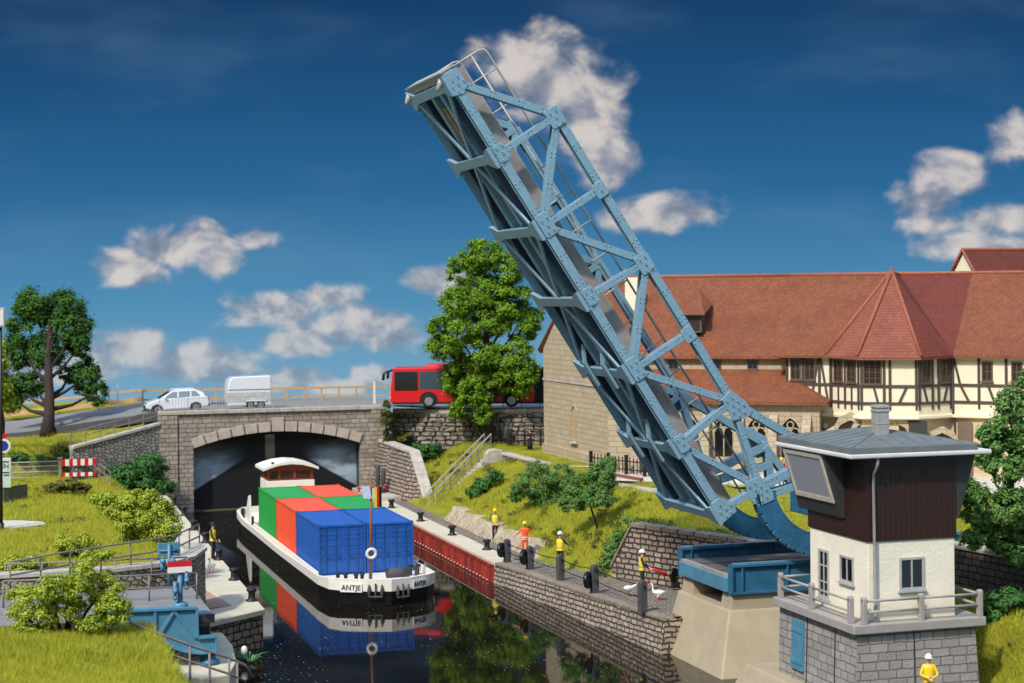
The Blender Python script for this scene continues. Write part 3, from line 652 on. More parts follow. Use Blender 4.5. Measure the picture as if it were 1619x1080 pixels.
# thin steel railing in front, over arch
def bar_railing(name, lab, p0, p1, h, n_posts, bars, mat, grp=None, rails=2, pr=0.03, br=0.014, cat='railing'):
    p0, p1 = Vector(p0), Vector(p1); t = thing(name, lab, cat, p0, 0, grp)
    for k in range(n_posts):
        p = p0.lerp(p1, k / (n_posts - 1)); MB().tube([p, p + Vector((0, 0, h))], pr, 6).build('post', mat, t)
    for k in range(rails):
        z = h * (1 - k * (0.9 / max(1, rails - 1)) if bars else 1 - k / rails)
        MB().tube([p0 + Vector((0, 0, z)), p1 + Vector((0, 0, z))], pr * .8, 6).build('rail', mat, t)
    if bars:
        b = MB()
        for k in range(bars):
            p = p0.lerp(p1, (k + .5) / bars); b.beam(p + Vector((0, 0, h * .1)), p + Vector((0, 0, h)), br * 2, br * 2, (1, 0, 0))
        b.build('bars', mat, t)
    return t
bar_railing('bridge_railing', 'fine grey barred railing along the front edge of the stone bridge', (12.4, BY + .15, 6.88), (27.7, BY + .15, 6.88), 0.85, 9, 78, M['rail'], None, 2, 0.022, 0.010)
bar_railing('road_railing', 'thin grey railing on the boulder wall in front of the red bus', (29.0, 122.4, 6.45), (38.6, 118.4, 6.45), 0.8, 9, 0, M['rail_grey'], None, 2)
# ochre railing behind the road
def ochre(lab, pts, n, h):
    t = thing('ochre_railing', lab, 'railing', pts[0], 0)
    for i in range(len(pts) - 1):
        a, c = Vector(pts[i]), Vector(pts[i + 1])
        for z, hh in ((h, 0.17), (h * .30, 0.34 if lab.startswith('long') else 0.12)): MB().beam(a + Vector((0, 0, z)), c + Vector((0, 0, z)), .06, hh).build('rail', M['ochre'], t)
        for k in range(n):
            p = a.lerp(c, k / n); MB().beam(p, p + Vector((0, 0, h + .05)), .16, .12, (1, 0, 0)).build('post', M['ochre'], t)
ochre('long ochre railing behind the road left of the white car', [(-9, 147.2, 5.0), (0, 139.2, 5.2), (12.4, 132.4, 6.74)], 4, 1.0)
ochre('ochre railing on the far side of the bridge between trailer and bus', [(12.4, 131.6, 6.74), (33.5, 131.2, 6.6)], 16, 0.95)
for p, lab in (((10.6, 131.6, 6.5), 'white roadside marker post behind the tall tree on the left'), ((28.09, 124.5, 6.70), 'white roadside marker post between the trailer and the red bus')):
    t = thing('marker_post', lab, 'post', p); MB().box((0, 0, .75), (.14, .12, 1.5), 0, (.8, .8)).build('post_shaft', M['white'], t, local=True); MB().box((0, 0, 1.56), (.13, .11, .12), 0, (.7, .7)).build('cap', M['white'], t, local=True)
# retaining boulder wall under the bus
def boulder_wall():
    t = thing('boulder_wall', 'long weathered boulder wall with pale coping carrying the road to the right of the bridge', 'wall', (RA[0], RA[1], 3.8))
    a, c = Vector((RA[0], RA[1], 0)), Vector((RB[0], RB[1], 0)); L = (c - a).length; d = (c - a) / L; n = Vector((d.y, -d.x, 0)); b = MB(); z = 3.5; row = 0
    while z < 6.05:
        h = random.uniform(.30, .46); s = -random.uniform(0, .5)
        while s < L:
            l = random.uniform(.6, 1.25); p = a + d * (s + l / 2) + n * random.uniform(-.02, .1)
            b.box((p.x, p.y, z + h / 2), (l * .97, .5, h * .94), math.atan2(d.y, d.x) + random.uniform(-.04, .04), (random.uniform(.9, 1), random.uniform(.86, 1))); s += l
        z += h * .93
    b.build('boulders', M['rock_wall'], t, True, bevel=.11, seg=3)
    MB().prism([a + n * -.12 + Vector((0, 0, 3)), c + n * -.12 + Vector((0, 0, 3)), c - n * .6 + Vector((0, 0, 3)), a - n * .6 + Vector((0, 0, 3))], (0, 0, 3.05)).build('core', M['dark_grey'], t)
    b = MB(); s = 0
    while s < L:
        l = 1.6; q0, q1 = a + d * (s + .01), a + d * min(s + l - .01, L)
        b.prism([q0 + n * .22 + Vector((0, 0, 6.05)), q1 + n * .22 + Vector((0, 0, 6.05)), q1 - n * .7 + Vector((0, 0, 6.05)), q0 - n * .7 + Vector((0, 0, 6.05))], (0, 0, .38)); s += l
    b.build('coping', M['coping'], t, bevel=0.04)
boulder_wall()
# curved abutment wing wall on the right with coping
def abutment():
    t = thing('abutment_wing_wall', 'brown layered wing wall with pale coping right of the bridge arch', 'wall', (27, 116, 0))
    top = [(27.35, 119.85, 4.35), (27.6, 117.2, 4.25), (28.05, 113.6, 4.05), (28.2, 112.2, 2.6), (28.25, 110.6, 1.15)]
    b = MB()
    base = [(26.7, 119.85, .9), (26.9, 117.2, .9), (27.3, 113.6, .9), (27.7, 112.0, .9), (28.15, 110.6, .9)]
    for i in range(4):
        b.hexa([base[i], base[i + 1], (base[i + 1][0] + 1.2, base[i + 1][1], .9), (base[i][0] + 1.2, base[i][1], .9)],
               [top[i], top[i + 1], (top[i + 1][0] + .5, top[i + 1][1], top[i + 1][2]), (top[i][0] + .5, top[i][1], top[i][2])])
    b.build('wall_face', M['brick_wall'], t)
    b = MB()
    for i in range(4):
        a, c = Vector(top[i]), Vector(top[i + 1]); m = max(1, int((c - a).length / .75))
        for k in range(m):
            p0, p1 = a.lerp(c, k / m + .01), a.lerp(c, (k + 1) / m - .01)
            b.hexa([p0 + Vector((-.12, 0, 0)), p1 + Vector((-.12, 0, 0)), p1 + Vector((.62, 0, 0)), p0 + Vector((.62, 0, 0))], [p0 + Vector((-.12, 0, .2)), p1 + Vector((-.12, 0, .2)), p1 + Vector((.62, 0, .2)), p0 + Vector((.62, 0, .2))])
    b.build('coping', M['coping'], t, bevel=0.03)
abutment()
t = thing('dolphin_pile', 'pair of dark round topped timbers leaning at the foot of the bridge on the right', 'mooring pile', (26.35, 116.0, .9))
for dx, h in ((0, 2.3), (.38, 2.0)):
    MB().lathe([(.16, 0), (.16, h - .2), (.12, h - .05), (.04, h)], (dx, 0, 0), 10).build('pile', M['post_grey'], t, True, local=True)
structure(MB().bx(25.42, 27.4, 113.6, 119.9, .3, 1.25).build('abutment_footing', M['coping']))
# left wing wall
def wing_left():
    A0, B0 = Vector((12.4, 119.9, 0)), Vector((6.6, 117.6, 0)); t = thing('left_wing_wall', 'mottled stone wing wall sloping down to the left of the bridge', 'wall', (9.5, 119, 0))
    n = Vector((.37, -.93, 0)); bk = n * -.5
    za, zb = 5.95, 4.75
    MB().hexa([A0 + Vector((0, 0, -.5)), B0 + Vector((0, 0, 1.5)), B0 + bk + Vector((0, 0, 1.5)), A0 + bk + Vector((0, 0, -.5))], [A0 + Vector((0, 0, za)), B0 + Vector((0, 0, zb)), B0 + bk + Vector((0, 0, zb)), A0 + bk + Vector((0, 0, za))]).build('wall_face', M['wing_stone'], t)
    MB().hexa([A0 + n * .1 + Vector((0, 0, za)), B0 + n * .1 + Vector((0, 0, zb)), B0 + bk * 1.2 + Vector((0, 0, zb)), A0 + bk * 1.2 + Vector((0, 0, za))], [A0 + n * .1 + Vector((0, 0, za + .2)), B0 + n * .1 + Vector((0, 0, zb + .2)), B0 + bk * 1.2 + Vector((0, 0, zb + .2)), A0 + bk * 1.2 + Vector((0, 0, za + .2))]).build('coping', M['coping'], t, bevel=0.03)
    r = thing('wing_wall_railing', 'grey railing on the sloping wing wall left of the bridge', 'railing', (6.6, 118, 4.9))
    a, c = B0 + bk * .6 + Vector((0, 0, zb + .2)), A0 + bk * .6 + Vector((0, 0, za + .2))
    for k in range(7):
        p = a.lerp(c, k / 6); MB().tube([p, p + Vector((0, 0, .85))], .035, 6).build('post', M['rail_grey'], r)
    for z in (.45, .85): MB().tube([a + Vector((0, 0, z)), c + Vector((0, 0, z))], .035, 6).build('rail', M['rail_grey'], r)
wing_left()
# stairs on the right slope
def stairs():
    a, c = Vector((28.55, 107.4, 1.2)), Vector((33.7, 112.5, 4.2)); t = thing('slope_stairs', 'grey stone steps climbing the grassy slope right of the bridge', 'stairs', a)
    d = (c - a); h = Vector((d.x, d.y, 0)).normalized(); s = Vector((h.y, -h.x, 0)); n = 17; b = MB()
    for k in range(n):
        p = a + d * (k / n); q = a + d * ((k + 1) / n); q.z = p.z
        z0 = p.z - .7; z1 = p.z + d.z / n
        b.hexa([p - s * .55 + Vector((0, 0, -.7)), q - s * .55 + Vector((0, 0, -.7)), q + s * .55 + Vector((0, 0, -.7)), p + s * .55 + Vector((0, 0, -.7))],
               [p - s * .55 + Vector((0, 0, d.z / n)), q - s * .55 + Vector((0, 0, d.z / n)), q + s * .55 + Vector((0, 0, d.z / n)), p + s * .55 + Vector((0, 0, d.z / n))])
    b.build('steps', M['coping'], t)
    for sd, lab in ((-1.0, 'grey stair railing on the side towards the bridge'), (-.5, 'grey stair railing on the side towards the bushes')):
        r = thing('stair_railing', lab, 'railing', a + s * sd, 0, 'railings of the slope stairs')
        p0, p1 = a + s * sd, c + s * sd
        for k in range(5):
            p = p0.lerp(p1, k / 4); MB().tube([p - Vector((0, 0, .3)), p + Vector((0, 0, 1.0))], .04, 6).build('post', M['rail'], r)
        for z in (.6, 1.0): MB().tube([p0 + Vector((0, 0, z)), p1 + Vector((0, 0, z))], .045, 6).build('rail', M['rail'], r)
stairs()
# block wall at the pier
def block_wall():
    t = thing('block_retaining_wall', 'brown block retaining wall with pale coping behind the geese', 'wall', (WA[0], WA[1], 1.2))
    A0, B0 = Vector((WA[0], WA[1], 0)), Vector((WB[0], WB[1], 0)); d = (B0 - A0).normalized(); n = Vector((d.y, -d.x, 0))
    if n.x > 0: n = -n
    L = (B0 - A0).length; up = 1.35; zt = 3.72
    prof = [(0, .9), (L, .9), (L, zt - .12), (up, zt), (0, 1.7)]
    MB().prism([A0 + d * s + Vector((0, 0, z)) for s, z in prof], n * -1.1).build('wall_face', M['brick_wall'], t)
    b = MB()
    segs = [(Vector((0, 0, 0)) + A0 + Vector((0, 0, 1.7)), A0 + d * up + Vector((0, 0, zt))), (A0 + d * up + Vector((0, 0, zt)), A0 + d * L + Vector((0, 0, zt - .12)))]
    for a, c in segs:
        m = max(1, round((c - a).length / .95))
        for k in range(m):
            p0, p1 = a.lerp(c, k / m + .01 / m), a.lerp(c, (k + 1) / m - .012)
            b.hexa([p0 + n * .1, p1 + n * .1, p1 - n * .6, p0 - n * .6], [p0 + n * .1 + Vector((0, 0, .2)), p1 + n * .1 + Vector((0, 0, .2)), p1 - n * .6 + Vector((0, 0, .2)), p0 - n * .6 + Vector((0, 0, .2))])
    b.build('coping', M['coping_dark'], t, bevel=0.03)
block_wall()
# rock ledge at the slope foot
def rock_ledge():
    ys = np.arange(85.6, 103.2, .14); n = 9; co = []; fs = []
    for i, y in enumerate(ys):
        e = min(1, (y - 85.6) / 1.5, (103.2 - y) / 1.5); x0 = float(TOE(y)) - .14; h = (.86 + .06 * math.sin(y * 1.7) + .04 * math.sin(y * 4.1)) * max(.05, e)
        for k in range(n):
            f = k / (n - 1); z = .82 + (h + .2) * f
            x = x0 - .02 + .30 * f ** 1.5 + + .05 * math.sin(y * 3.1 + f * 5) * math.sin(y * .9 + 1) + .03 * math.sin(y * 9 + f * 13) + .03 * random.uniform(-1, 1)
            co.append((x, y, z + .03 * random.uniform(-1, 1)))
        co.append((x0 + 1.1, y, .82 + h + .12))
    m = n + 1
    for i in range(len(ys) - 1):
        for k in range(m - 1): fs.append((i * m + k, i * m + k + 1, (i + 1) * m + k + 1, (i + 1) * m + k))
    tag(MB().add(co, fs).build('rock_ledge', M['rock'], None, False), 'pale rough rock face at the foot of the slope behind the two left workers', 'rock ledge')
rock_ledge()
# ------------------------------------------------------------------ bascule leaf
VN, VF = 62.0, 67.1
bpx = [(717, 130), (784, 246), (857, 359), (927, 471), (1001, 584), (1073, 703), (1138, 808)]
tpx = [(875, 186), (944, 302), (1016.5, 416.5), (1086.6, 528), (1157, 634), (1290, 713)]
B0, B6 = P(*bpx[0], v=VN), P(*bpx[6], v=VN); CD = (B0 - B6).normalized(); LEN = (B0 - B6).length      # up along the chord
CN = Vector((CD.z, 0, -CD.x));  CN = CN if CN.x > 0 else -CN                                            # away from the road underside
Bn = [B6 + CD * (P(*q, v=VN) - B6).dot(CD) for q in bpx]
Tn = [P(*q, v=VN) for q in tpx]; Nn = P(1200, 770, v=VN); Cc = P(1300, 757, v=VN); RO, RI = 2.88, 2.12
for k in range(5): Tn[k] = B6 + CD * (Tn[k] - B6).dot(CD) + CN * 2.68
def leaf():
    t = thing('bascule_leaf', 'raised light blue steel bascule bridge leaf with lattice trusses and rocker segments', 'bridge', (Cc.x, 64.5, 4.2))
    cnt = [0]
    def pl(q, y): return Vector((q.x, y, q.z))
    def member(a, c, w, name, y, s, trim0=0.0, trim1=0.0):
        """riveted I section: outer plate, web, inner plate; s = -1 near side faces the camera"""
        cnt[0] += 1; y = y + .0045 * (cnt[0] % 9)
        a, c = pl(a, y), pl(c, y); d = (c - a).normalized(); a = a + d * trim0; c = c - d * trim1; side = d.cross(Vector((0, 1, 0))).normalized(); b = MB()
        for off, th, ww in ((-.15, .05, w), (0, .25, w * .62), (.15, .05, w)):
            b.beam(a + Vector((0, off, 0)), c + Vector((0, off, 0)), th, ww, side)
        n = max(2, int((c - a).length / .16)); yy = y + s * .178
        for k in range(n):
            if 2 < k < n - 3 and (k % 7) > 1: continue
            for e in (-.30, .30):
                p = a.lerp(c, (k + .5) / n) + side * w * e; p.y = yy; rivet(b, p, s)
        return b.build(name, M['blue'], t, bevel=0.008, seg=1)
    def rivet(b, p, s, r=0.030):
        vs = [p + Vector((r * math.cos(a), 0, r * math.sin(a))) for a in np.linspace(0, 2 * math.pi, 7)[:-1]]; tp = [q + (p - q) * .4 + Vector((0, s * .036, 0)) for q in vs]
        b.add(vs + tp, [(i, (i + 1) % 6, 6 + (i + 1) % 6, 6 + i) for i in range(6)] + [tuple(range(6, 12))])
    def inside(p, poly):
        r = False; j = len(poly) - 1
        for i in range(len(poly)):
            if (poly[i][1] > p[1]) != (poly[j][1] > p[1]) and p[0] < (poly[j][0] - poly[i][0]) * (p[1] - poly[i][1]) / (poly[j][1] - poly[i][1]) + poly[i][0]: r = not r
            j = i
        return r
    def gusset(poly, y, s, mat='blue', sp=.25):
        yy = y + (s * .2 if s < 0 else .24); b = MB().prism([(p.x, yy, p.z) for p in poly], (0, -s * .05, 0)); g = b.build('gusset_plate', M[mat], t, bevel=0.01, seg=1)
        cx = sum(p.x for p in poly) / len(poly); cz = sum(p.z for p in poly) / len(poly); sh = [(cx + (p.x - cx) * .82, cz + (p.z - cz) * .82) for p in poly]
        rv = MB(); ext = 2
        for i in np.arange(-ext, ext, sp):
            for j in np.arange(-ext, ext, sp):
                q = Vector((cx, 0, cz)) + CD * i + CN * (j + (.5 * sp if int(round(i / sp)) % 2 else 0))
                if inside((q.x, q.z), sh): rivet(rv, Vector((q.x, yy + s * .05, q.z)), s, .036)
        if rv.v: rv.build('rivets', M['blue'], g, smooth=True)
        return g
    for y, s, near in ((VN, -1, True), (VF, 1, False)):
        for k in range(6): member(Bn[k], Bn[k + 1], .34, 'bottom_chord', y, s, .02 if k else -.1, .02)
        for k in range(4): member(Tn[k], Tn[k + 1], .31, 'top_chord', y, s, .02, .02)
        member(Tn[4], Tn[5], .31, 'top_chord', y, s, .02, 0)
        for a, c in ((Bn[0], Tn[0]), (Tn[0], Bn[2]), (Bn[2], Tn[2]), (Tn[2], Bn[4]), (Bn[4], Tn[4]), (Bn[5], Nn)): member(a, c, .265, 'diagonal', y, s, .18, .22)
        for a, c in ((Bn[1], Tn[0]), (Bn[2], Tn[1]), (Bn[3], Tn[2]), (Bn[4], Tn[3]), (Bn[5], Tn[4]), (Bn[6], Nn), (Tn[4], Nn)): member(a, c, .255, 'vertical', y, s, .1, .1)
        member(Nn, Nn + (Tn[5] - Nn) * 1.15 + Vector((0, 0, -.35)), .34, 'strut', y, s, .3, 0)
        member(Nn + Vector((.1, 0, -.35)), Cc + Vector((.2, 0, .1)), .3, 'strut', y, s, .3, 0)
        member(Cc + CD * -RI + CN * .7, Tn[5], .3, 'strut', y, s, .0, .3)
        member(Cc + Vector((.3, 0, -RI)), Tn[5] + Vector((.3, 0, 0)), .3, 'strut', y, s, .0, .3)
        def oct_(c, a, b_, cut=.78):
            return [c + CD * a * i + CN * b_ * j for i, j in ((1, cut), (cut, 1), (-cut, 1), (-1, cut), (-1, -cut), (-cut, -1), (cut, -1), (1, -cut))]
        for k in range(1, 6):
            big = k in (2, 4); gusset(oct_(Bn[k] + CN * .1, (.46 if big else .36), (.27 if big else .23)), y, s)
        gusset([Bn[0] + CD * .42 - CN * .30, Bn[0] + CD * .42 + CN * .36, Bn[0] - CD * .35 + CN * .36, Bn[0] - CD * .55 + CN * .05, Bn[0] - CD * .45 - CN * .30], y, s)
        gusset([Bn[6] + CD * .5 - CN * .22, Bn[6] + CD * .5 + CN * .2, Bn[6] + CN * .62 - CD * .05, Bn[6] - CD * .35 + CN * .5, Bn[6] - CD * .40 - CN * .25], y, s)
        for k in range(4): gusset(oct_(Tn[k] - CN * .10, .30, .24), y, s) if k % 2 else gusset(oct_(Tn[k] - CN * .12, .38, .30), y, s)
        gusset([P(*q, v=VN) for q in ((1138, 632), (1152, 616), (1176, 634), (1186, 648), (1183, 657), (1168, 662), (1156, 665), (1144, 642))], y, s)
        gusset([P(*q, v=VN) for q in ((1175, 764), (1198, 751), (1219, 778), (1221, 789), (1197, 800), (1182, 790))], y, s)
        # hexagonal plate with the bearing hole
        hp = [Tn[5] + Vector((dx, 0, dz)) for dx, dz in ((-.88, .48), (-.40, .58), (.40, .15), (.62, -.45), (.05, -.74), (-.30, -.64), (-.95, .32))]
        g = gusset(hp, y, s); MB().tube([(Tn[5].x + .28, y + s * .205, Tn[5].z + .02), (Tn[5].x + .28, y + s * .26, Tn[5].z + .02)], .10, 12).build('bearing_hole', M['black'], g)
        # rocker segment
        a0, a1 = R(189), R(292); n = 34; b = MB()
        for i in range(n):
            p, q = a0 + (a1 - a0) * i / n, a0 + (a1 - a0) * (i + 1) / n
            pts = [Cc + Vector((r * math.cos(a), 0, r * math.sin(a))) for r, a in ((RI, p), (RO, p), (RO, q), (RI, q))]
            b.hexa([pl(v, y - .16) for v in pts], [pl(v, y + .16) for v in pts])
        for i in range(n):                                                             # wide rim flanges
            p, q = a0 + (a1 - a0) * i / n, a0 + (a1 - a0) * (i + 1) / n
            for r0, r1, w in ((RO - .07, RO + .004, .20), (RI - .004, RI + .05, .18)):
                pts = [Cc + Vector((r * math.cos(a), 0, r * math.sin(a))) for r, a in ((r0, p), (r1, p), (r1, q), (r0, q))]
                b.hexa([pl(v, y - w) for v in pts], [pl(v, y + w) for v in pts])
        seg = b.build('rocker_segment', M['blue_dark'], t)
        b = MB()
        for i in range(13):
            a = a0 + (a1 - a0) * (i + .5) / 13; c = Cc + Vector(((RO + .05) * math.cos(a), 0, (RO + .05) * math.sin(a))); d = Vector((-math.sin(a), 0, math.cos(a)))
            b.beam(pl(c - d * .17, y), pl(c + d * .17, y), .44, .12, (math.cos(a), 0, math.sin(a)))
        b.build('teeth', M['blue_dark'], seg, bevel=0.01, seg=1)
        b = MB()
        for a in np.arange(196, 290, 14):
            for r in (RI + .18, RO - .2): rivet(b, pl(Cc + Vector((r * math.cos(R(a)), 0, r * math.sin(R(a)))), y + s * .165), s, .028)
        b.build('rivets', M['blue_dark'], seg)
    # floor beams lying flush under the chords, widening into brackets at both ends
    for k in range(7):
        c = Bn[k] - CN * .27; b = MB(); y0, y1 = VN - .22, VF + .22; w0, w1, q = .42, .18, .85
        def sl(o0, o1, ya, wa, yb, wb):
            lo = [pl(c + CD * s_ * w_ + CN * o0, y_) for y_, w_, s_ in ((ya, wa, -1), (ya, wa, 1), (yb, wb, 1), (yb, wb, -1))]; b.hexa(lo, [v + CN * (o1 - o0) for v in lo])
        sl(-.09, .06, y0, w0, y0 + .30, w0 * .9); sl(-.09, .06, y0 + .30, w0 * .9, y0 + q, w1); sl(-.09, .06, y0 + q, w1, y1 - q, w1); sl(-.09, .06, y1 - q, w1, y1 - .30, w0 * .9); sl(-.09, .06, y1 - .30, w0 * .9, y1, w0)
        b.beam(pl(c + CN * .22, y0 + .4), pl(c + CN * .22, y1 - .4), .16, .30, CN)
        b.build('floor_beam', M['blue'], t)
    E0, E1 = Bn[0] + CD * .3, Bn[6] - CD * .2
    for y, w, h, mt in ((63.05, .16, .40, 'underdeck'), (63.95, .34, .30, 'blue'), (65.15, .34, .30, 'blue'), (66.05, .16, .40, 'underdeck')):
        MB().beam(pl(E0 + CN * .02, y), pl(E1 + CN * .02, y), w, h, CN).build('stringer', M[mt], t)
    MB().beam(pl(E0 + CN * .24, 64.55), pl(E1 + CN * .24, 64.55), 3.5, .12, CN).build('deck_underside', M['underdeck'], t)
    MB().beam(pl(E0 + CN * .345, 64.55), pl(E1 + CN * .345, 64.55), 3.42, .07, CN).build('road_surface', M['asphalt'], t)
    for y in (62.78, 66.32):
        MB().beam(pl(E0 + CN * .50, y), pl(E1 + CN * .50, y), .07, .66, CN).build('kerb_plate', M['deckplate'], t)
        MB().tube([pl(E0 + CN * .85, y), pl(E1 + CN * .85, y)], .035, 6).build('kerb_rail', M['rail'], t)
        r = MB(); top, mid = 1.95, 1.35; r0 = E0 + CD * .15
        r.tube([pl(r0 + CN * .5, y), pl(r0 + CN * (top - .25), y), pl(r0 - CD * .07 + CN * (top - .06), y), pl(r0 - CD * .25 + CN * top, y), pl(E1 + CN * top, y)], .042, 7)
        r.tube([pl(r0 + CN * mid, y), pl(E1 + CN * mid, y)], .036, 6)
        hr = r.build('handrail', M['rail'], t, True); p = MB(); s = .9
        while s < LEN: p.tube([pl(r0 - CD * s + CN * .5, y), pl(r0 - CD * s + CN * top, y)], .032, 6); s += 1.34
        p.build('rail_posts', M['rail'], hr, True)
    for k in range(6):                                                                  # lateral bracing under the deck
        up = Bn[k] - CN * .25; dn = Bn[k + 1] - CN * .25; ym = (VN + VF) / 2; md = (up + dn) / 2
        for a, c, ya, yc in ((up, dn, VN + .3, ym), (up, dn, VF - .3, ym)) if k % 2 == 0 else ((up, dn, ym, VN + .3), (up, dn, ym, VF - .3)):
            MB().beam(pl(a, ya), pl(c, yc), .20, .08, CN).build('lateral_brace', M['blue'], t)
    for y in (63.5, 65.6):                                                              # lower longitudinal pieces near the hinge
        for k in (4, 5):
            a, c = Bn[k] - CN * .44, Bn[k + 1] - CN * .44
            MB().beam(pl(a - CD * .6, y), pl(a + CD * .45, y), .26, .10, CN).build('knee_plate', M['blue'], t)
            MB().beam(pl(a + CD * .45, y), pl(a + CD * 1.1 + CN * .36, y), .24, .10, CN).build('knee_brace', M['blue'], t)
    MB().beam(pl(Bn[0] + CD * .36 - CN * .02, VN - .1), pl(Bn[0] + CD * .36 - CN * .02, VF + .1), .40, .26, CD).build('end_beam', M['deckplate'], t)
    MB().beam(pl(Bn[0] + CD * .53 + CN * .02, VN - .12), pl(Bn[0] + CD * .53 + CN * .02, VF + .12), .62, .06, CD).build('end_lip', M['rail'], t)
    for y in (VN + .25, VF - .05):
        q = Bn[0] + CD * .30 - CN * .26; MB().tube([pl(q, y), pl(q - CN * .12 - CD * .1, y), pl(q - CN * .30 - CD * .22, y), pl(q - CN * .36 - CD * .26, y)], [.12, .12, .08, .03], 10).build('bumper', M['rail'], t, True)
    MB().beam(pl(Bn[0] - CD * .75 - CN * .02, 64.7), pl(Bn[0] - CD * 2.2 - CN * .02, 64.7), .34, .10, CN).build('timber_block', M['wood'], t)
    MB().bx(Cc.x + .9, Cc.x + 3.6, VN + .4, VF - .4, 5.4, 8.6).build('counterweight', M['blue_dark'], t, bevel=.05)
leaf()

# ------------------------------------------------------------------ fixed deck on the pier
def fixed_deck():
    u0, u1, y0, y1, zt, zb = 27.95, 41.0, 62.45, 67.45, 4.02, 2.90
    t = thing('fixed_bridge_deck', 'fixed blue girder deck with asphalt roadway below the raised leaf', 'bridge deck', (34, 65, 2.9))
    for y in (y0, y1):
        b = MB(); b.bx(u0 + .05, u1, y - .03, y + .03, zb + .08, zt - .08); b.bx(u0, u1, y - .16, y + .16, zt - .08, zt); b.bx(u0, u1, y - .16, y + .16, zb, zb + .08)
        x = u0 + .45
        while x < u1: b.bx(x, x + .06, y - .14, y + .14, zb + .08, zt - .08); x += 1.9
        b.bx(u0, u0 + .08, y - .17, y + .17, zb + .08, zt - .08)
        b.build('girder', M['blue_dark'], t)
        MB().bx(u0 + .15, u1, y - .13, y + .13, zt, zt + .06).build('track_rail', M['blue_mid'], t)
    MB().bx(u0 - .10, u0 + .14, y0 + .17, y1 - .17, zb + .06, 3.50).build('end_beam', M['blue_mid'], t, bevel=.02)  # same steel as the girders, its lit tone put into the colour
    MB().bx(u0 - .02, u0 + .2, y0 + .17, y1 - .17, 3.50, 3.60).build('edge_strip', M['deckplate'], t)
    MB().bx(u0 + .14, u1, y0 + .17, y1 - .17, 3.30, 3.58).build('roadway', M['asphalt'], t)
    b = MB()
    for y in (y0 + 1.5, y0 + 3.3): b.bx(u0 + .2, u1, y, y + .07, 3.582, 3.60)
    b.build('slot_rails', M['dark_grey'], t)
    p = thing('bridge_pier', 'beige plastered pier with sloping sides standing in the water below the blue deck', 'pier', (29.5, 64, 0))
    lo = [(26.7, 60.7, -.6), (32, 60.7, -.6), (32, 66.9, -.6), (26.7, 66.9, -.6)]; hi = [(27.85, 62.3, 2.3), (32, 62.3, 2.3), (32, 67.4, 2.3), (27.85, 67.4, 2.3)]
    MB().hexa(lo, hi).build('pier_body', M['pier'], p, bevel=.07, seg=3)
    b = MB()
    for a, c in ((62.4, 63.4), (66.2, 67.3)): b.hexa([(27.95, a, 2.22), (30, a, 2.22), (30, c, 2.22), (27.95, c, 2.22)], [(28.05, a + .05, 2.95), (30, a + .05, 2.95), (30, c - .05, 2.95), (28.05, c - .05, 2.95)])
    b.bx(29.4, 31.8, 62.5, 67.2, 2.22, 2.9)
    b.build('bearing_blocks', M['pier'], p, bevel=.04)
fixed_deck()

# ------------------------------------------------------------------ control tower
def window(parent, c, w, h, n, mat_f, mat_g, bars=(2, 1), fr=.07, depth=.05, name='window', sill=True):
    """framed window; c centre on the wall plane, n outward normal (level)"""
    n = Vector(n).normalized(); s = Vector((-n.y, n.x, 0)); c = Vector(c); up = Vector((0, 0, 1)); b = MB()
    def slab(b, u0, u1, z0, z1, d0, d1):
        b.hexa([c + s * u + n * d + up * z for u, d, z in ((u0, d0, z0), (u1, d0, z0), (u1, d1, z0), (u0, d1, z0))], [c + s * u + n * d + up * z for u, d, z in ((u0, d0, z1), (u1, d0, z1), (u1, d1, z1), (u0, d1, z1))])
    W2, H2 = w / 2, h / 2
    slab(b, -W2, -W2 + fr, -H2, H2, -.06, depth); slab(b, W2 - fr, W2, -H2, H2, -.06, depth); slab(b, -W2 + fr, W2 - fr, H2 - fr, H2, -.06, depth); slab(b, -W2 + fr, W2 - fr, -H2, -H2 + fr, -.06, depth)
    for k in range(1, bars[0]): u = -W2 + w * k / bars[0]; slab(b, u - fr * .35, u + fr * .35, -H2 + fr, H2 - fr, -.03, depth * .7)
    for k in range(1, bars[1]): z = -H2 + h * k / bars[1]; slab(b, -W2 + fr, W2 - fr, z - fr * .25, z + fr * .25, -.03, depth * .6)
    f = b.build(name, mat_f, parent)
    g = MB(); slab(g, -W2 + fr * .8, W2 - fr * .8, -H2 + fr * .8, H2 - fr * .8, -.03, .012); g.build('pane', mat_g, f)
    if sill: q = MB(); slab(q, -W2 - .05, W2 + .05, -H2 - .07, -H2 - .003, -.03, depth + .05); q.build('sill', mat_f, f)
    return f
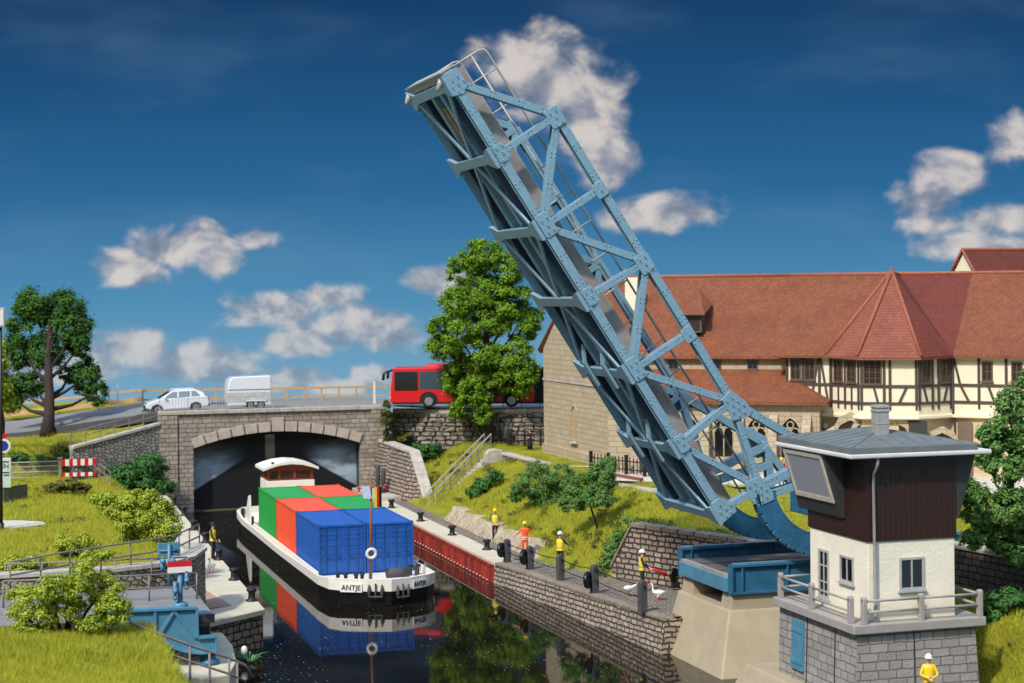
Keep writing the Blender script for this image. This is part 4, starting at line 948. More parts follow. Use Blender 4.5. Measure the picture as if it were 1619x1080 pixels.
def tower():
    U0, Y0 = 28.2, 52.0; U1 = P(1509.5, 900, v=Y0).x; Y1 = P(1281, 880, u=U0).y; ZT = 3.65
    zw = P(1369, 857, v=Y0).z; ze = P(1338, 729, u=27.2).z
    t = thing('control_tower', 'bridge keeper tower with cream ground floor, dark brown boarded upper floor and grey hipped roof', 'control tower', ((U0 + U1) / 2, (Y0 + Y1) / 2, ZT))
    MB().bx(U0, U1, Y0, Y1, ZT, zw).build('plaster_walls', M['plaster'], t, bevel=.02)
    MB().bx(U0 - .05, U1 + .05, Y0 - .05, Y1 + .05, zw, 8.98).build('boarded_walls', M['clad'], t)
    # gutter round the eaves, flat roof edge and hipped roof
    gx0, gy0 = 27.25, 51.35; gx1 = P(1569, 719, v=gy0).x; gy1 = P(1224, 707, u=gx0).y
    zg = P(1338, 727, v=gy0).z
    b = MB(); g = .16
    b.bx(gx0, gx1, gy0, gy0 + g, zg, zg + .15); b.bx(gx0, gx0 + g, gy0 + g, gy1, zg, zg + .15); b.bx(gx1 - g, gx1, gy0 + g, gy1, zg, zg + .15); b.bx(gx0 + g, gx1 - g, gy1 - g, gy1, zg, zg + .15)
    b.build('gutter', M['gutter'], t, bevel=.05, seg=3)
    MB().bx(gx0 + g, gx1 - g, gy0 + g, gy1 - g, zg + .02, zg + .10).build('soffit', M['dark_grey'], t)
    rx0, rx1, ry0, ry1 = gx0 + .06, gx1 - .5, gy0 + .05, gy1 - .2; zr = zg + .14
    MB().bx(rx0, rx1, ry0, ry1, zr + .01, zr + .22).build('roof_edge', M['roof_grey'], t, bevel=.02)
    cx, cy = (rx0 + rx1) / 2, (ry0 + ry1) / 2; za = P(1388, 676, v=cy).z
    b = MB(); c4 = [(rx0 + .02, ry0 + .02, zr + .223), (rx1 - .02, ry0 + .02, zr + .223), (rx1 - .02, ry1 - .02, zr + .223), (rx0 + .02, ry1 - .02, zr + .223)]; r1, r2 = (cx, cy - .35, za), (cx, cy + .35, za)
    b.add(c4 + [r1, r2], [(0, 1, 4), (1, 2, 5, 4), (2, 3, 5), (3, 0, 4, 5)])
    rf = b.build('roof', M['roof_grey'], t)
    b = MB()                                                                            # standing seams
    for k in range(1, 9):
        x = c4[0][0] + (c4[1][0] - c4[0][0]) * k / 9; s = min(x - c4[0][0], c4[1][0] - x) / ((c4[1][0] - c4[0][0]) / 2); a = Vector((x, c4[0][1], zr + .225)); q = Vector((x, c4[0][1] + (cy - .35 - c4[0][1]) * s, zr + .225 + (za - zr - .22) * s))
        if s > .1: b.beam(a, q, .03, .03)
        y = c4[0][1] + (c4[3][1] - c4[0][1]) * k / 9; s = min(1, min(y - c4[0][1], c4[3][1] - y) / (cy - .35 - c4[0][1]))
        b.beam(Vector((c4[0][0], y, zr + .225)), Vector((c4[0][0] + (cx - c4[0][0]) * s, y, zr + .225 + (za - zr - .22) * s)), .03, .03)
    for q in range(4): b.beam(Vector(c4[q]), Vector(r1 if q < 2 else r2), .06, .04)
    b.build('seams', M['roof_grey'], rf)
    b = MB(); pc = P(1392, 703, v=cy - 1.0); zc2 = P(1392, 640, v=cy - 1.0).z
    b.box((pc.x, pc.y, (pc.z - .3 + zc2) / 2), (.44, .44, zc2 - pc.z + .3)); b.box((pc.x, pc.y, pc.z + .72), (.47, .47, .04)); b.box((pc.x, pc.y, zc2 - .07), (.50, .50, .05)); b.box((pc.x, pc.y, zc2 - .20), (.50, .50, .05))
    b.build('chimney', M['pipe_grey'], rf, bevel=.015)
    # leaning look-out bays left and right
    for sd in (-1, 1):
        xw = U0 - .05 if sd < 0 else U1 + .05
        ya = P(1330, 820, u=U0 - .2).y if sd < 0 else Y0 - .02; yb = P(1262, 800, u=U0 - .2).y if sd < 0 else Y0 + 2.6
        zb = P(1332, 820, u=U0 - .2).z; zt = zg + .03; pt, pb = .80, .12
        q = MB(); q.hexa([(xw, ya, zb), (xw, yb, zb), (xw + sd * pb, yb, zb), (xw + sd * pb, ya, zb)], [(xw, ya, zt), (xw, yb, zt), (xw + sd * pt, yb, zt), (xw + sd * pt, ya, zt)])
        bay = q.build('look_out_bay', M['dark_grey'], t, bevel=.02)
        def on(f, e, o): z = zb + (zt - zb) * e; return Vector((xw + sd * (pb + (pt - pb) * e + o), ya + (yb - ya) * f, z))
        b = MB(); 
        for f0, f1, e0, e1 in ((.06, .94, .90, .96), (.06, .94, .22, .29), (.06, .10, .29, .90), (.90, .94, .29, .90)):
            b.hexa([on(f0, e0, .002), on(f1, e0, .002), on(f1, e1, .002), on(f0, e1, .002)], [on(f0, e0, .06), on(f1, e0, .06), on(f1, e1, .06), on(f0, e1, .06)])
        b.build('bay_frame', M['frame_cream'], bay)
        MB().hexa([on(.10, .29, .002), on(.90, .29, .002), on(.90, .90, .002), on(.10, .90, .002)], [on(.10, .29, .03), on(.90, .29, .03), on(.90, .90, .03), on(.10, .90, .03)]).build('bay_pane', M['glass_frost'], bay)
    # down pipe at the corner
    x, y = U0 + .16, Y0 - .14
    MB().tube([(x - .05, gy0 + .12, zg + .02), (x - .05, gy0 + .14, zg - .22), (x + .0, y, zg - .55), (x + .02, y, ZT + .1), (x + .04, y - .05, ZT + .04)], .052, 8).build('down_pipe', M['pipe_grey'], t, True)
    # openings
    def lf(a, c): p, q = P(*a, u=U0), P(*c, u=U0); return Vector((U0, (p.y + q.y) / 2, (p.z + q.z) / 2)), abs(p.y - q.y), abs(p.z - q.z)
    c, w, h = lf((1295, 866), (1312, 948)); window(t, c, w, h, (-1, 0, 0), M['winframe'], M['glass_dark'], (2, 3), .09, name='door_window')
    c, w, h = lf((1329, 876), (1351, 925)); window(t, c, w, h, (-1, 0, 0), M['winframe'], M['glass_dark'], (2, 1), .08)
    p, q = P(1421, 882, v=Y0), P(1461, 931, v=Y0); window(t, ((p.x + q.x) / 2, Y0, (p.z + q.z) / 2), abs(p.x - q.x), abs(p.z - q.z), (0, -1, 0), M['winframe'], M['glass_dark'], (2, 1), .08)
    # terrace on a masonry base
    sb = thing('tower_terrace', 'grey masonry base with a blue door and a pale slab terrace carrying the tower', 'terrace', (30, 55, 0))
    tx0, ty0, tx1, ty1 = 27.4, 51.5, P(1557, 968, v=51.6).x, 57.5
    MB().bx(tx0, tx1, ty0, ty1, ZT - .30, ZT).build('slab', M['terrace'], sb, bevel=.03)
    MB().hexa([(tx0 + .10, ty0 + .12, -.4), (tx1 - .1, ty0 + .12, -.4), (tx1 - .1, ty1 - .1, -.4), (tx0 + .10, ty1 - .1, -.4)], [(tx0 + .22, ty0 + .22, ZT - .30), (tx1 - .3, ty0 + .22, ZT - .30), (tx1 - .3, ty1 - .1, ZT - .30), (tx0 + .22, ty1 - .1, ZT - .30)]).build('masonry', M['tower_stone'], sb)
    p, q = P(1254, 978, u=tx0 + .18), P(1271, 1062, u=tx0 + .14); d = MB(); d.hexa([(tx0 + .06, q.y, q.z), (tx0 + .3, q.y, q.z), (tx0 + .3, p.y, q.z), (tx0 + .06, p.y, q.z)], [(tx0 + .13, q.y, p.z), (tx0 + .3, q.y, p.z), (tx0 + .3, p.y, p.z), (tx0 + .13, p.y, p.z)])
    dr = d.build('door', M['blue_mid'], sb); b = MB()
    for f in (.2, .4, .6, .8): y = q.y + (p.y - q.y) * f; b.beam((tx0 + .055, y, q.z + .05), (tx0 + .125, y, p.z - .05), .02, .02, (1, 0, 0))
    for f in (.16, .8): z = q.z + (p.z - q.z) * f; b.beam((tx0 + .05 + .07 * f, q.y + .03, z), (tx0 + .05 + .07 * f, p.y - .03, z), .05, .12)
    b.build('door_ledges', M['blue_mid'], dr)
    b = MB()
    for f in (.28, .62): y = ty0 + (ty1 - ty0) * f; b.beam((tx0 + .095, y, -.3), (tx0 + .213, y, ZT - .3), .05, .03, (1, 0, 0))
    x = P(1450, 1000, v=ty0).x; b.beam((x, ty0 + .115, -.3), (x, ty0 + .213, ZT - .3), .05, .03, (1, 0, 0)); b.build('joints', M['dark_grey'], sb)
    f = thing('tower_footing', 'pale concrete footing below the masonry base of the tower', 'footing', (28, 54, 0))
    MB().hexa([(26.3, 50.6, -.6), (33, 50.6, -.6), (33, 59.6, -.6), (26.3, 59.6, -.6)], [(27.0, 51.2, 1.0), (33, 51.2, 1.0), (33, 59.0, 1.0), (27.0, 59.0, 1.0)]).build('footing_body', M['pier'], f, bevel=.05)
    # terrace railing
    rl = thing('terrace_railing', 'stout grey two rail railing round the tower terrace', 'railing', (tx0, ty0, ZT)); h = .80
    xa, ya = tx0 + .16, ty0 + .16; xb, yb = tx1 - .16, ty1 - .3
    posts = [(xa, yb), (xa, (ya + yb) / 2 + .35), (xa, ya + .35), (xa + .30, ya), ((xa + xb) / 2 + .1, ya), (xb, ya), (xb, (ya + yb) / 2), (xb, yb)]
    for x, y in posts:
        b = MB(); b.box((x, y, ZT + h / 2), (.17, .19, h)); b.tube([(x - .085, y, ZT + h), (x + .085, y, ZT + h)], .095, 10); b.build('post', M['terrace'], rl, bevel=.02)
    for i in range(len(posts) - 1):
        a, c = posts[i], posts[i + 1]
        if i == 2: continue
        for z in (.38, .74): MB().tube([(a[0], a[1], ZT + z), (c[0], c[1], ZT + z)], .045, 8).build('rail', M['terrace'], rl, True)
    for z in (.38, .74): MB().tube([(xa, yb, ZT + z), (xa + 1.2, yb, ZT + z)], .045, 8).build('rail', M['terrace'], rl, True)
tower()

# ------------------------------------------------------------------ left abutment of the bascule bridge
def left_abutment():
    road = MB(); road.bx(-10, 8.28, 63.0, 69.0, 3.05, 3.32); structure(road.build('bridge_approach', M['roadgrey']))
    structure(MB().bx(-10, 8.35, 62.86, 63.0, 3.0, 3.30).build('approach_edge', M['dark_grey']))
    t = thing('landing_girder', 'blue plate girder with raised ribs at the edge of the left approach road', 'girder', (6, 62, 1.9))
    y = 61.9; z0, z1 = 2.25, 3.74
    pf = [P(*q, v=y) for q in ((150, 968), (311, 961), (312, 1008), (342, 1006), (342, 1030), (315, 1032), (290, 1029), (266, 1020), (245, 1008), (150, 1012))]
    MB().prism([(p.x, y, p.z) for p in pf], (0, .5, 0)).build('plate', M['blue_mid'], t)
    b = MB(); n = len(pf)
    for i in range(n): b.beam((pf[i].x, y - .03, pf[i].z), (pf[(i + 1) % n].x, y - .03, pf[(i + 1) % n].z), .16, .10, (pf[(i + 1) % n] - pf[i]).cross(Vector((0, 1, 0))))
    for q0, q1 in (((245, 966), (245, 1008)), ((275, 966), (250, 1007)), ((275, 966), (310, 1008)), ((200, 966), (200, 1008)), ((172, 968), (200, 1006))):
        a, c = P(*q0, v=y), P(*q1, v=y); b.beam((a.x, y - .03, a.z), (c.x, y - .03, c.z), .10, .10, (c - a).cross(Vector((0, 1, 0))))
    b.build('ribs', M['blue_mid'], t, bevel=.01, seg=1)
    MB().lathe([(.34, 0), (.34, .10), (.24, .14), (.20, .34)], (P(333, 1040, v=y).x, y + .25, 1.72), 16).build('bearing_foot', M['blue_dark'], t, True)
    m = thing('lock_machine', 'round blue locking machine with a black motor beside the landing girder', 'machine', (8.5, 63.3, 2.2))
    p = P(316, 985, v=63.3); b = MB(); b.lathe([(.30, -.6), (.30, .35), (.24, .42), (.05, .44)], p, 18); b.build('housing', M['blue_mid'], m, True)
    p2 = P(323, 996, v=62.6); MB().box(p2, (.34, .3, .34)).build('motor', M['black'], m, bevel=.03)
    pr = thing('abutment_pier', 'pale rounded concrete pier under the end of the blue landing girder', 'pier', (8, 62, 0))
    poly = [P(*q, z=1.7) for q in ((318, 1042), (330, 1000), (352, 1000), (368, 1020), (374, 1046), (362, 1066), (320, 1072), (240, 1060), (250, 1010))]
    MB().prism([(p.x, p.y, -.6) for p in poly], (0, 0, 2.3)).build('pier_body', M['concrete'], pr, bevel=.05)
    # rough stone under the approach
    w = thing('approach_wall', 'rough stone facing below the left approach road', 'wall', (5, 62.9, 1)); MB().bx(-6, 8.2, 62.9, 68.9, -.6, 3.0).build('facing', M['wing_stone'], w)
    # wing wall
    ww = thing('approach_wing_wall', 'mottled stone wall beside the left approach road, ending at the pale quay', 'wall', (9, 72, 1.6))
    line = [(-9, 69.6), (5.5, 69.9), (7.6, 70.6), (8.7, 71.8), (9.45, 73.9), (9.35, 75.4)]; zt = [3.92, 3.92, 3.94, 3.96, 4.0, 4.0]
    b = MB(); c = MB()
    for i in range(5):
        (x0, y0), (x1, y1) = line[i], line[i + 1]; d = Vector((x1 - x0, y1 - y0, 0)).normalized(); nn = Vector((-d.y, d.x, 0)) * .45; oo = Vector((d.y, -d.x, 0)) * .08
        A0, A1 = Vector((x0, y0, 0)), Vector((x1, y1, 0)); U = lambda z: Vector((0, 0, z))
        b.hexa([A0 + U(.6), A1 + U(.6), A1 + nn + U(.6), A0 + nn + U(.6)], [A0 + U(zt[i]), A1 + U(zt[i + 1]), A1 + nn + U(zt[i + 1]), A0 + nn + U(zt[i])])
        c.hexa([A0 + oo + U(zt[i]), A1 + oo + U(zt[i + 1]), A1 + nn * 1.6 + U(zt[i + 1]), A0 + nn * 1.6 + U(zt[i])], [A0 + oo + U(zt[i] + .14), A1 + oo + U(zt[i + 1] + .14), A1 + nn * 1.6 + U(zt[i + 1] + .14), A0 + nn * 1.6 + U(zt[i] + .14)])
    b.build('wall_face', M['wing_stone'], ww); c.build('coping', M['coping'], ww)
    def rail(lab, pts, h, posts, name='approach_railing', mid=.5, r=.035, grp=None):
        t = thing(name, lab, 'railing', pts[0], 0, grp); pts = [Vector(p) for p in pts]
        for z in (h, h * mid): MB().tube([p + Vector((0, 0, z)) for p in pts], r, 7).build('rail', M['rail_grey'], t, True)
        seg = [(pts[i + 1] - pts[i]).length for i in range(len(pts) - 1)]; tot = sum(seg)
        for k in range(posts):
            s = tot * k / (posts - 1); i = 0
            while i < len(seg) - 1 and s > seg[i]: s -= seg[i]; i += 1
            p = pts[i].lerp(pts[i + 1], min(1, s / seg[i])); MB().tube([p, p + Vector((0, 0, h))], r, 7).build('post', M['rail_grey'], t, True)
    z = 3.9; h = 1.0
    top = [P(16, 888, z=4.95), P(110, 872, z=4.95), P(240, 853, z=4.95), P(278, 846, z=4.95), P(315, 829, z=4.95)]
    rail('long grey railing on the stone wing wall along the far side of the left approach', [(p.x, p.y, 3.95) for p in top], 1.0, 9)
    p, q = P(8, 892, z=4.3), P(296, 881, z=4.3); rail('grey railing on the far side of the approach road, in front of the wing wall', [(p.x, p.y, 3.32), (q.x, q.y, 3.32)], 0.98, 6)
    p, q = P(5, 919, z=4.28), P(311, 906, z=4.28); rail('grey railing on the near side of the approach road behind the red and white board', [(p.x, p.y, 3.32), (q.x, q.y, 3.32)], 0.96, 5)
    # foreground hand rail going down to the water
    a = [P(150, 962, v=57.2), P(222, 991, v=57.2), P(300, 1020, v=57.4), P(362, 1040, v=57.6), P(388, 1052, v=57.8), P(400, 1072, v=58)]
    t = thing('bank_railing', 'blurred brown grey handrail descending the near left bank in front of the landing girder', 'railing', a[0])
    MB().tube(a, .045, 8).build('rail', M['rail_grey'], t, True)
    MB().tube([p - Vector((0, 0, .52)) for p in a[:5]], .04, 8).build('rail', M['rail_grey'], t, True)
    for i in range(1, 4):
        for f in (0, .5):
            p = a[i].lerp(a[i + 1], f); MB().tube([p, p - Vector((0, 0, 1.1 + .25 * i))], .04, 7).build('post', M['rail_grey'], t, True)
    # signal boards
    p = P(285, 958, v=62.3); sg = thing('signal_post', 'blue signal post with a red and white board and lamps at the left approach', 'signal', p)
    zt2 = P(285, 906, v=62.3).z
    b = MB(); b.tube([p - Vector((0, 0, .1)), (p.x, p.y, zt2)], .09, 10); b.lathe([(.26, -.05), (.26, .08), (.14, .14)], p, 12); b.build('post_shaft', M['blue_mid'], sg, True)
    p0, p1 = P(265, 906, v=62.2), P(303, 886, v=62.2); zm = (p0.z + p1.z) / 2
    MB().bx(p0.x, p1.x, 62.15, 62.22, p0.z, zm).build('white_panel', M['white'], sg); MB().bx(p0.x, p1.x, 62.15, 62.22, zm, p1.z).build('red_panel', M['red'], sg)
    for px, py in ((277, 934), (295, 917)):
        q = P(px, py, v=62.15); b = MB(); b.tube([q + Vector((0, -.2, 0)), q + Vector((0, .14, 0))], .085, 12); b.beam(q + Vector((0, .1, .30)), q + Vector((0, .1, -.34)), .2, .1, (1, 0, 0)); b.beam(q + Vector((0, .1, .25)), (p.x, q.y + .1, q.z + .25), .06, .06); b.tube([q + Vector((0, -.1, -.26)), q + Vector((0, .12, -.26))], .06, 10); b.build('signal_lamp', M['blue_mid'], sg, True)
    p0, p1 = P(249, 880, v=69.3), P(285, 857, v=69.3); q = thing('signal_board', 'blank blue signal board seen from behind at the far side of the left approach', 'signal', (p0.x, 69.3, 3.4))
    MB().bx(p0.x, p1.x, 69.25, 69.32, p0.z, p1.z).build('board', M['blue_mid'], q, bevel=.02); xm = (p0.x + p1.x) / 2
    b = MB(); b.tube([(xm, 69.2, 3.3), (xm, 69.2, p1.z - .05)], .07, 8); b.beam((p0.x + .08, 69.22, p0.z + .22), (p1.x - .1, 69.22, p0.z + .22), .05, .06); b.build('post_shaft', M['blue_mid'], q, True)
    b = MB()
    for dx in (-.25, .12): b.tube([(xm + dx, 68.95, p0.z - .16), (xm + dx, 69.25, p0.z - .16)], .11, 10); b.box((xm + dx, 69.2, p0.z - .38), (.2, .2, .3))
    b.build('signal_lamp', M['blue_mid'], q, True)
left_abutment()
# ------------------------------------------------------------------ barge
def barge():
    t = thing('barge', 'long low barge with black hull and white bulwarks carrying containers towards the lower edge', 'barge', (18.9, 96, 0))
    sil = [(18.95, 80.75), (17.85, 81.15), (16.85, 81.72), (16.32, 82.45), (16.12, 84.2), (16.05, 95), (16.05, 108), (16.2, 111), (16.8, 112.6), (18.9, 113.2), (21.0, 112.6), (21.6, 111), (21.75, 108), (21.75, 95), (21.7, 84.2), (21.48, 82.45), (20.98, 81.7), (20.05, 81.12)]
    cx, cy = 18.9, 97
    def sh(p, k): return (cx + (p[0] - cx) * k, cy + (p[1] - cy) * (1 - (1 - k) * .22))
    def band(z0, k0, z1, k1, zf0=None, zf1=None):
        b = MB(); n = len(sil)
        f = lambda p, z, zf: z if zf is None else z + (zf - z) * max(0, min(1, (86 - p[1]) / 4)) + (zf - z) * .7 * max(0, min(1, (p[1] - 107) / 3))
        lo = [(*sh(p, k0), f(p, z0, zf0)) for p in sil]; hi = [(*sh(p, k1), f(p, z1, zf1)) for p in sil]
        b.add(lo + hi, [(i, n + i, n + (i + 1) % n, (i + 1) % n) for i in range(n)]); return b, hi
    b, hi = band(-.8, .93, .60, 1.0, -.8, .66); b.build('hull', M['hull_black'], t, False)
    b, hi = band(.60, 1.004, .92, 1.012, .66, 1.22)
    n = len(sil); inn = [(*sh(p, .965), h[2]) for p, h in zip(sil, hi)]; k = len(b.v); b.v += inn; b.f += [(n + i, k + i, k + (i + 1) % n, n + (i + 1) % n) for i in range(n)]
    low = [(x, y, .5) for x, y, z in inn]; k2 = len(b.v); b.v += low; b.f += [(k + i, k2 + i, k2 + (i + 1) % n, k + (i + 1) % n) for i in range(n)]
    b.build('bulwark', M['offwhite'], t)
    MB().prism([(p[0], p[1], .66) for p in [sh(q, .97) for q in sil]], (0, 0, .06)).build('deck', M['offwhite'], t)
    MB().bx(16.28, 16.44, 85.6, 105.2, .7, 1.0).build('coaming', M['offwhite'], t); MB().bx(21.4, 21.56, 85.6, 105.2, .7, 1.0).build('coaming', M['offwhite'], t)
    # wheelhouse
    c = MB(); c.bx(17.6, 20.55, 108.0, 110.6, .7, 3.18); wh = c.build('deckhouse', M['offwhite'], t, bevel=.03)
    x0, x1, y0, y1, z0, z1 = 17.66, 20.48, 108.1, 110.5, 3.18, 3.86
    c = MB()
    for x in (x0, 18.3, 19.25, x1 - .16): c.bx(x, x + .16, y0, y0 + .1, z0, z1 + .12)
    for y in (y0, y0 + .8, y0 + 1.5, y1 - .15): c.bx(x0, x0 + .1, y + .11, y + .25, z0, z1)
    c.bx(x0 + .01, x1 - .01, y0 + .005, y0 + .095, z0, z0 + .1); c.bx(x0 + .01, x1 - .01, y0 + .005, y0 + .095, z1 - .08, z1 + .2); c.bx(x0 + .01, x0 + .09, y0 + .12, y1, z1 - .08, z1 + .1); c.bx(x0 + .01, x0 + .09, y0 + .12, y1, z0, z0 + .1)
    c.bx(x1 - .1, x1, y0 + .12, y1, z0, z1)
    cab = c.build('wheelhouse_cabin', M['brown_wood'], t)
    MB().bx(x0 + .05, x1 - .05, y0 + .05, y1, z0, z1 + .05).build('wheelhouse_glass', M['glass_brown'], cab)
    pr = [(-1.72, 3.82), (-1.3, 3.98), (-.7, 4.14), (0, 4.20), (.7, 4.14), (1.3, 3.98), (1.72, 3.82)]
    poly = [(19.05 + x, 107.75, z + .16) for x, z in pr] + [(19.05 + x, 107.75, z) for x, z in pr[::-1]]
    MB().prism(poly, (0, 3.1, 0)).build('wheelhouse_roof', M['offwhite'], cab)
    c = MB()
    for x in (18.0, 19.4): c.tube([(x, 108.2, 4.1), (x, 108.2, 4.32)], .09, 8)
    c.build('roof_lamp', M['black'], cab)
    for x in (16.22, 21.4):
        c = MB(); c.prism([(x, 105.9, .9), (x, 107.8, .9), (x, 107.5, 1.5), (x, 106.6, 2.5), (x, 106.1, 2.6)], (.10, 0, 0)); c.build('side_screen', M['offwhite'], t, bevel=.02)
    c = MB()
    for x, y in ((16.5, 110.6), (16.4, 106.3), (21.3, 110.6)):
        for dy in (-.16, .16): c.tube([(x, y + dy, .7), (x, y + dy, 1.28)], .10, 8)
    c.build('stern_bollards', M['black'], t)
    # bow fittings
    zb = .72
    for x, y in ((16.95, 83.4), (17.25, 83.0), (17.7, 82.75), (17.98, 82.7)): MB().lathe([(.09, 0), (.09, .46), (.13, .48), (.13, .54)], (x, y, zb), 10).build('bow_bollard', M['black'], t, True)
    MB().tube([(19.25, 83.0, 1.16), (20.35, 83.05, 1.16)], .24, 12).build('anchor_winch', M['post_grey'], t, True)
    c = MB()
    for x, y in ((21.0, 84.2), (21.25, 84.8), (20.85, 84.7)): c.tube([(x, y, zb), (x, y, zb + .52)], .08, 8); c.box((x, y, zb + .45), (.26, .16, .10))
    c.build('bow_winch', M['dark_grey'], t)
    # anchors and name boards on the bulwark
    def face(px, py): # point on the bow plating
        best = None
        for i in list(range(0, 4)) + [15, 16, 17]:
            a, d = sh(sil[i], 1.012), sh(sil[(i + 1) % n], 1.012) ; q = PL(px, py, a, d)
            f = ((q.x - a[0]) * (d[0] - a[0]) + (q.y - a[1]) * (d[1] - a[1])) / ((d[0] - a[0]) ** 2 + (d[1] - a[1]) ** 2)
            if -.02 <= f <= 1.02 and (best is None or q.y < best[0].y):
                nn = Vector((a[1] - d[1], d[0] - a[0], 0)).normalized(); nn = nn if nn.y < 0 else -nn; best = (q, nn)
        return best
    for px in (594, 636.5):
        q, nn = face(px, 934); s = Vector((-nn.y, nn.x, 0)); U = Vector((0, 0, 1)); c = MB(); q = q + nn * .06
        c.tube([q + U * .34, q - U * .36], .04, 6)
        c.tube([q - s * .30 - U * .28, q + s * .30 - U * .28], .05, 6)
        for sg in (-1, 1):
            c.tube([q + s * sg * .30 - U * .28, q + s * sg * .30 + U * .10], .05, 6); c.tube([q + s * sg * .30 - U * .16, q + s * sg * .30 + U * .04, q + s * sg * .30 + U * .30], [.07, .09, .02], 8)
        c.build('anchor', M['post_grey'], t)
    for (px, py), w in (((555.5, 929.5), 1.06), ((662.5, 922.5), .86)):
        q, nn = face(px, py); s = Vector((-nn.y, nn.x, 0)); U = Vector((0, 0, 1)); s = s if s.x > 0 else -s
        c = MB(); A = q + nn * .012
        c.hexa([A - s * w / 2 - U * .20, A + s * w / 2 - U * .20, A + s * w / 2 - U * .20 + nn * .04, A - s * w / 2 - U * .20 + nn * .04], [A - s * w / 2 + U * .20, A + s * w / 2 + U * .20, A + s * w / 2 + U * .20 + nn * .04, A - s * w / 2 + U * .20 + nn * .04])
        bd = c.build('name_board', M['white'], t)
        o = q + nn * .06 - base_of(bd); mt = Matrix(((s.x, 0, nn.x, o.x), (s.y, 0, nn.y, o.y), (0, 1, 0, o.z), (0, 0, 0, 1)))
        text_mesh('name_lettering', 'ANTJE', .335 if w > 1 else .29, M['lettering'], bd, mt, .008)
    # mast with flag, board and life ring
    mx, my = 18.42, 82.5
    m = MB().tube([(mx - .08, my, .7), (mx, my, 5.9)], [.09, .05], 8).build('mast', M['mast'], t, True)
    MB().tube([(17.75, my, 5.34), (19.1, my, 5.38)], .03, 6).build('yard', M['mast'], m)
    for x, z in ((17.75, 5.40), (17.82, 5.25), (19.1, 5.42), (19.05, 5.30)): MB().ball((x, my, z), .07, 8, 5).build('lantern', M['red'], m, True)
    f0, f1 = P(592, 770, v=my - .02), P(603.5, 802, v=my - .02); wd = (f1.x - f0.x) / 3
    for i, mt in enumerate(('yellow', 'red', 'lettering')):
        MB().bx(f0.x + wd * i, f0.x + wd * (i + 1), my - .03 + .02 * (i % 2), my + .0 + .02 * (i % 2), f1.z, f0.z).build('flag_stripe', M[mt], m)
    p = [P(*q, v=my - .12) for q in ((571, 769), (584.5, 769), (588, 788.5), (575, 788.5))]
    MB().prism([(q.x, q.y, q.z) for q in p], (0, .05, 0)).build('white_board', plain('pale blue board', (206, 212, 232), .5), m)
    rg = P(587, 875, v=my - .14)
    torus(MB(), (rg.x, my - .16, rg.z), .215, .07, (.0, 1, .12), 24, 8).build('life_ring', M['white'], m, True)
barge()
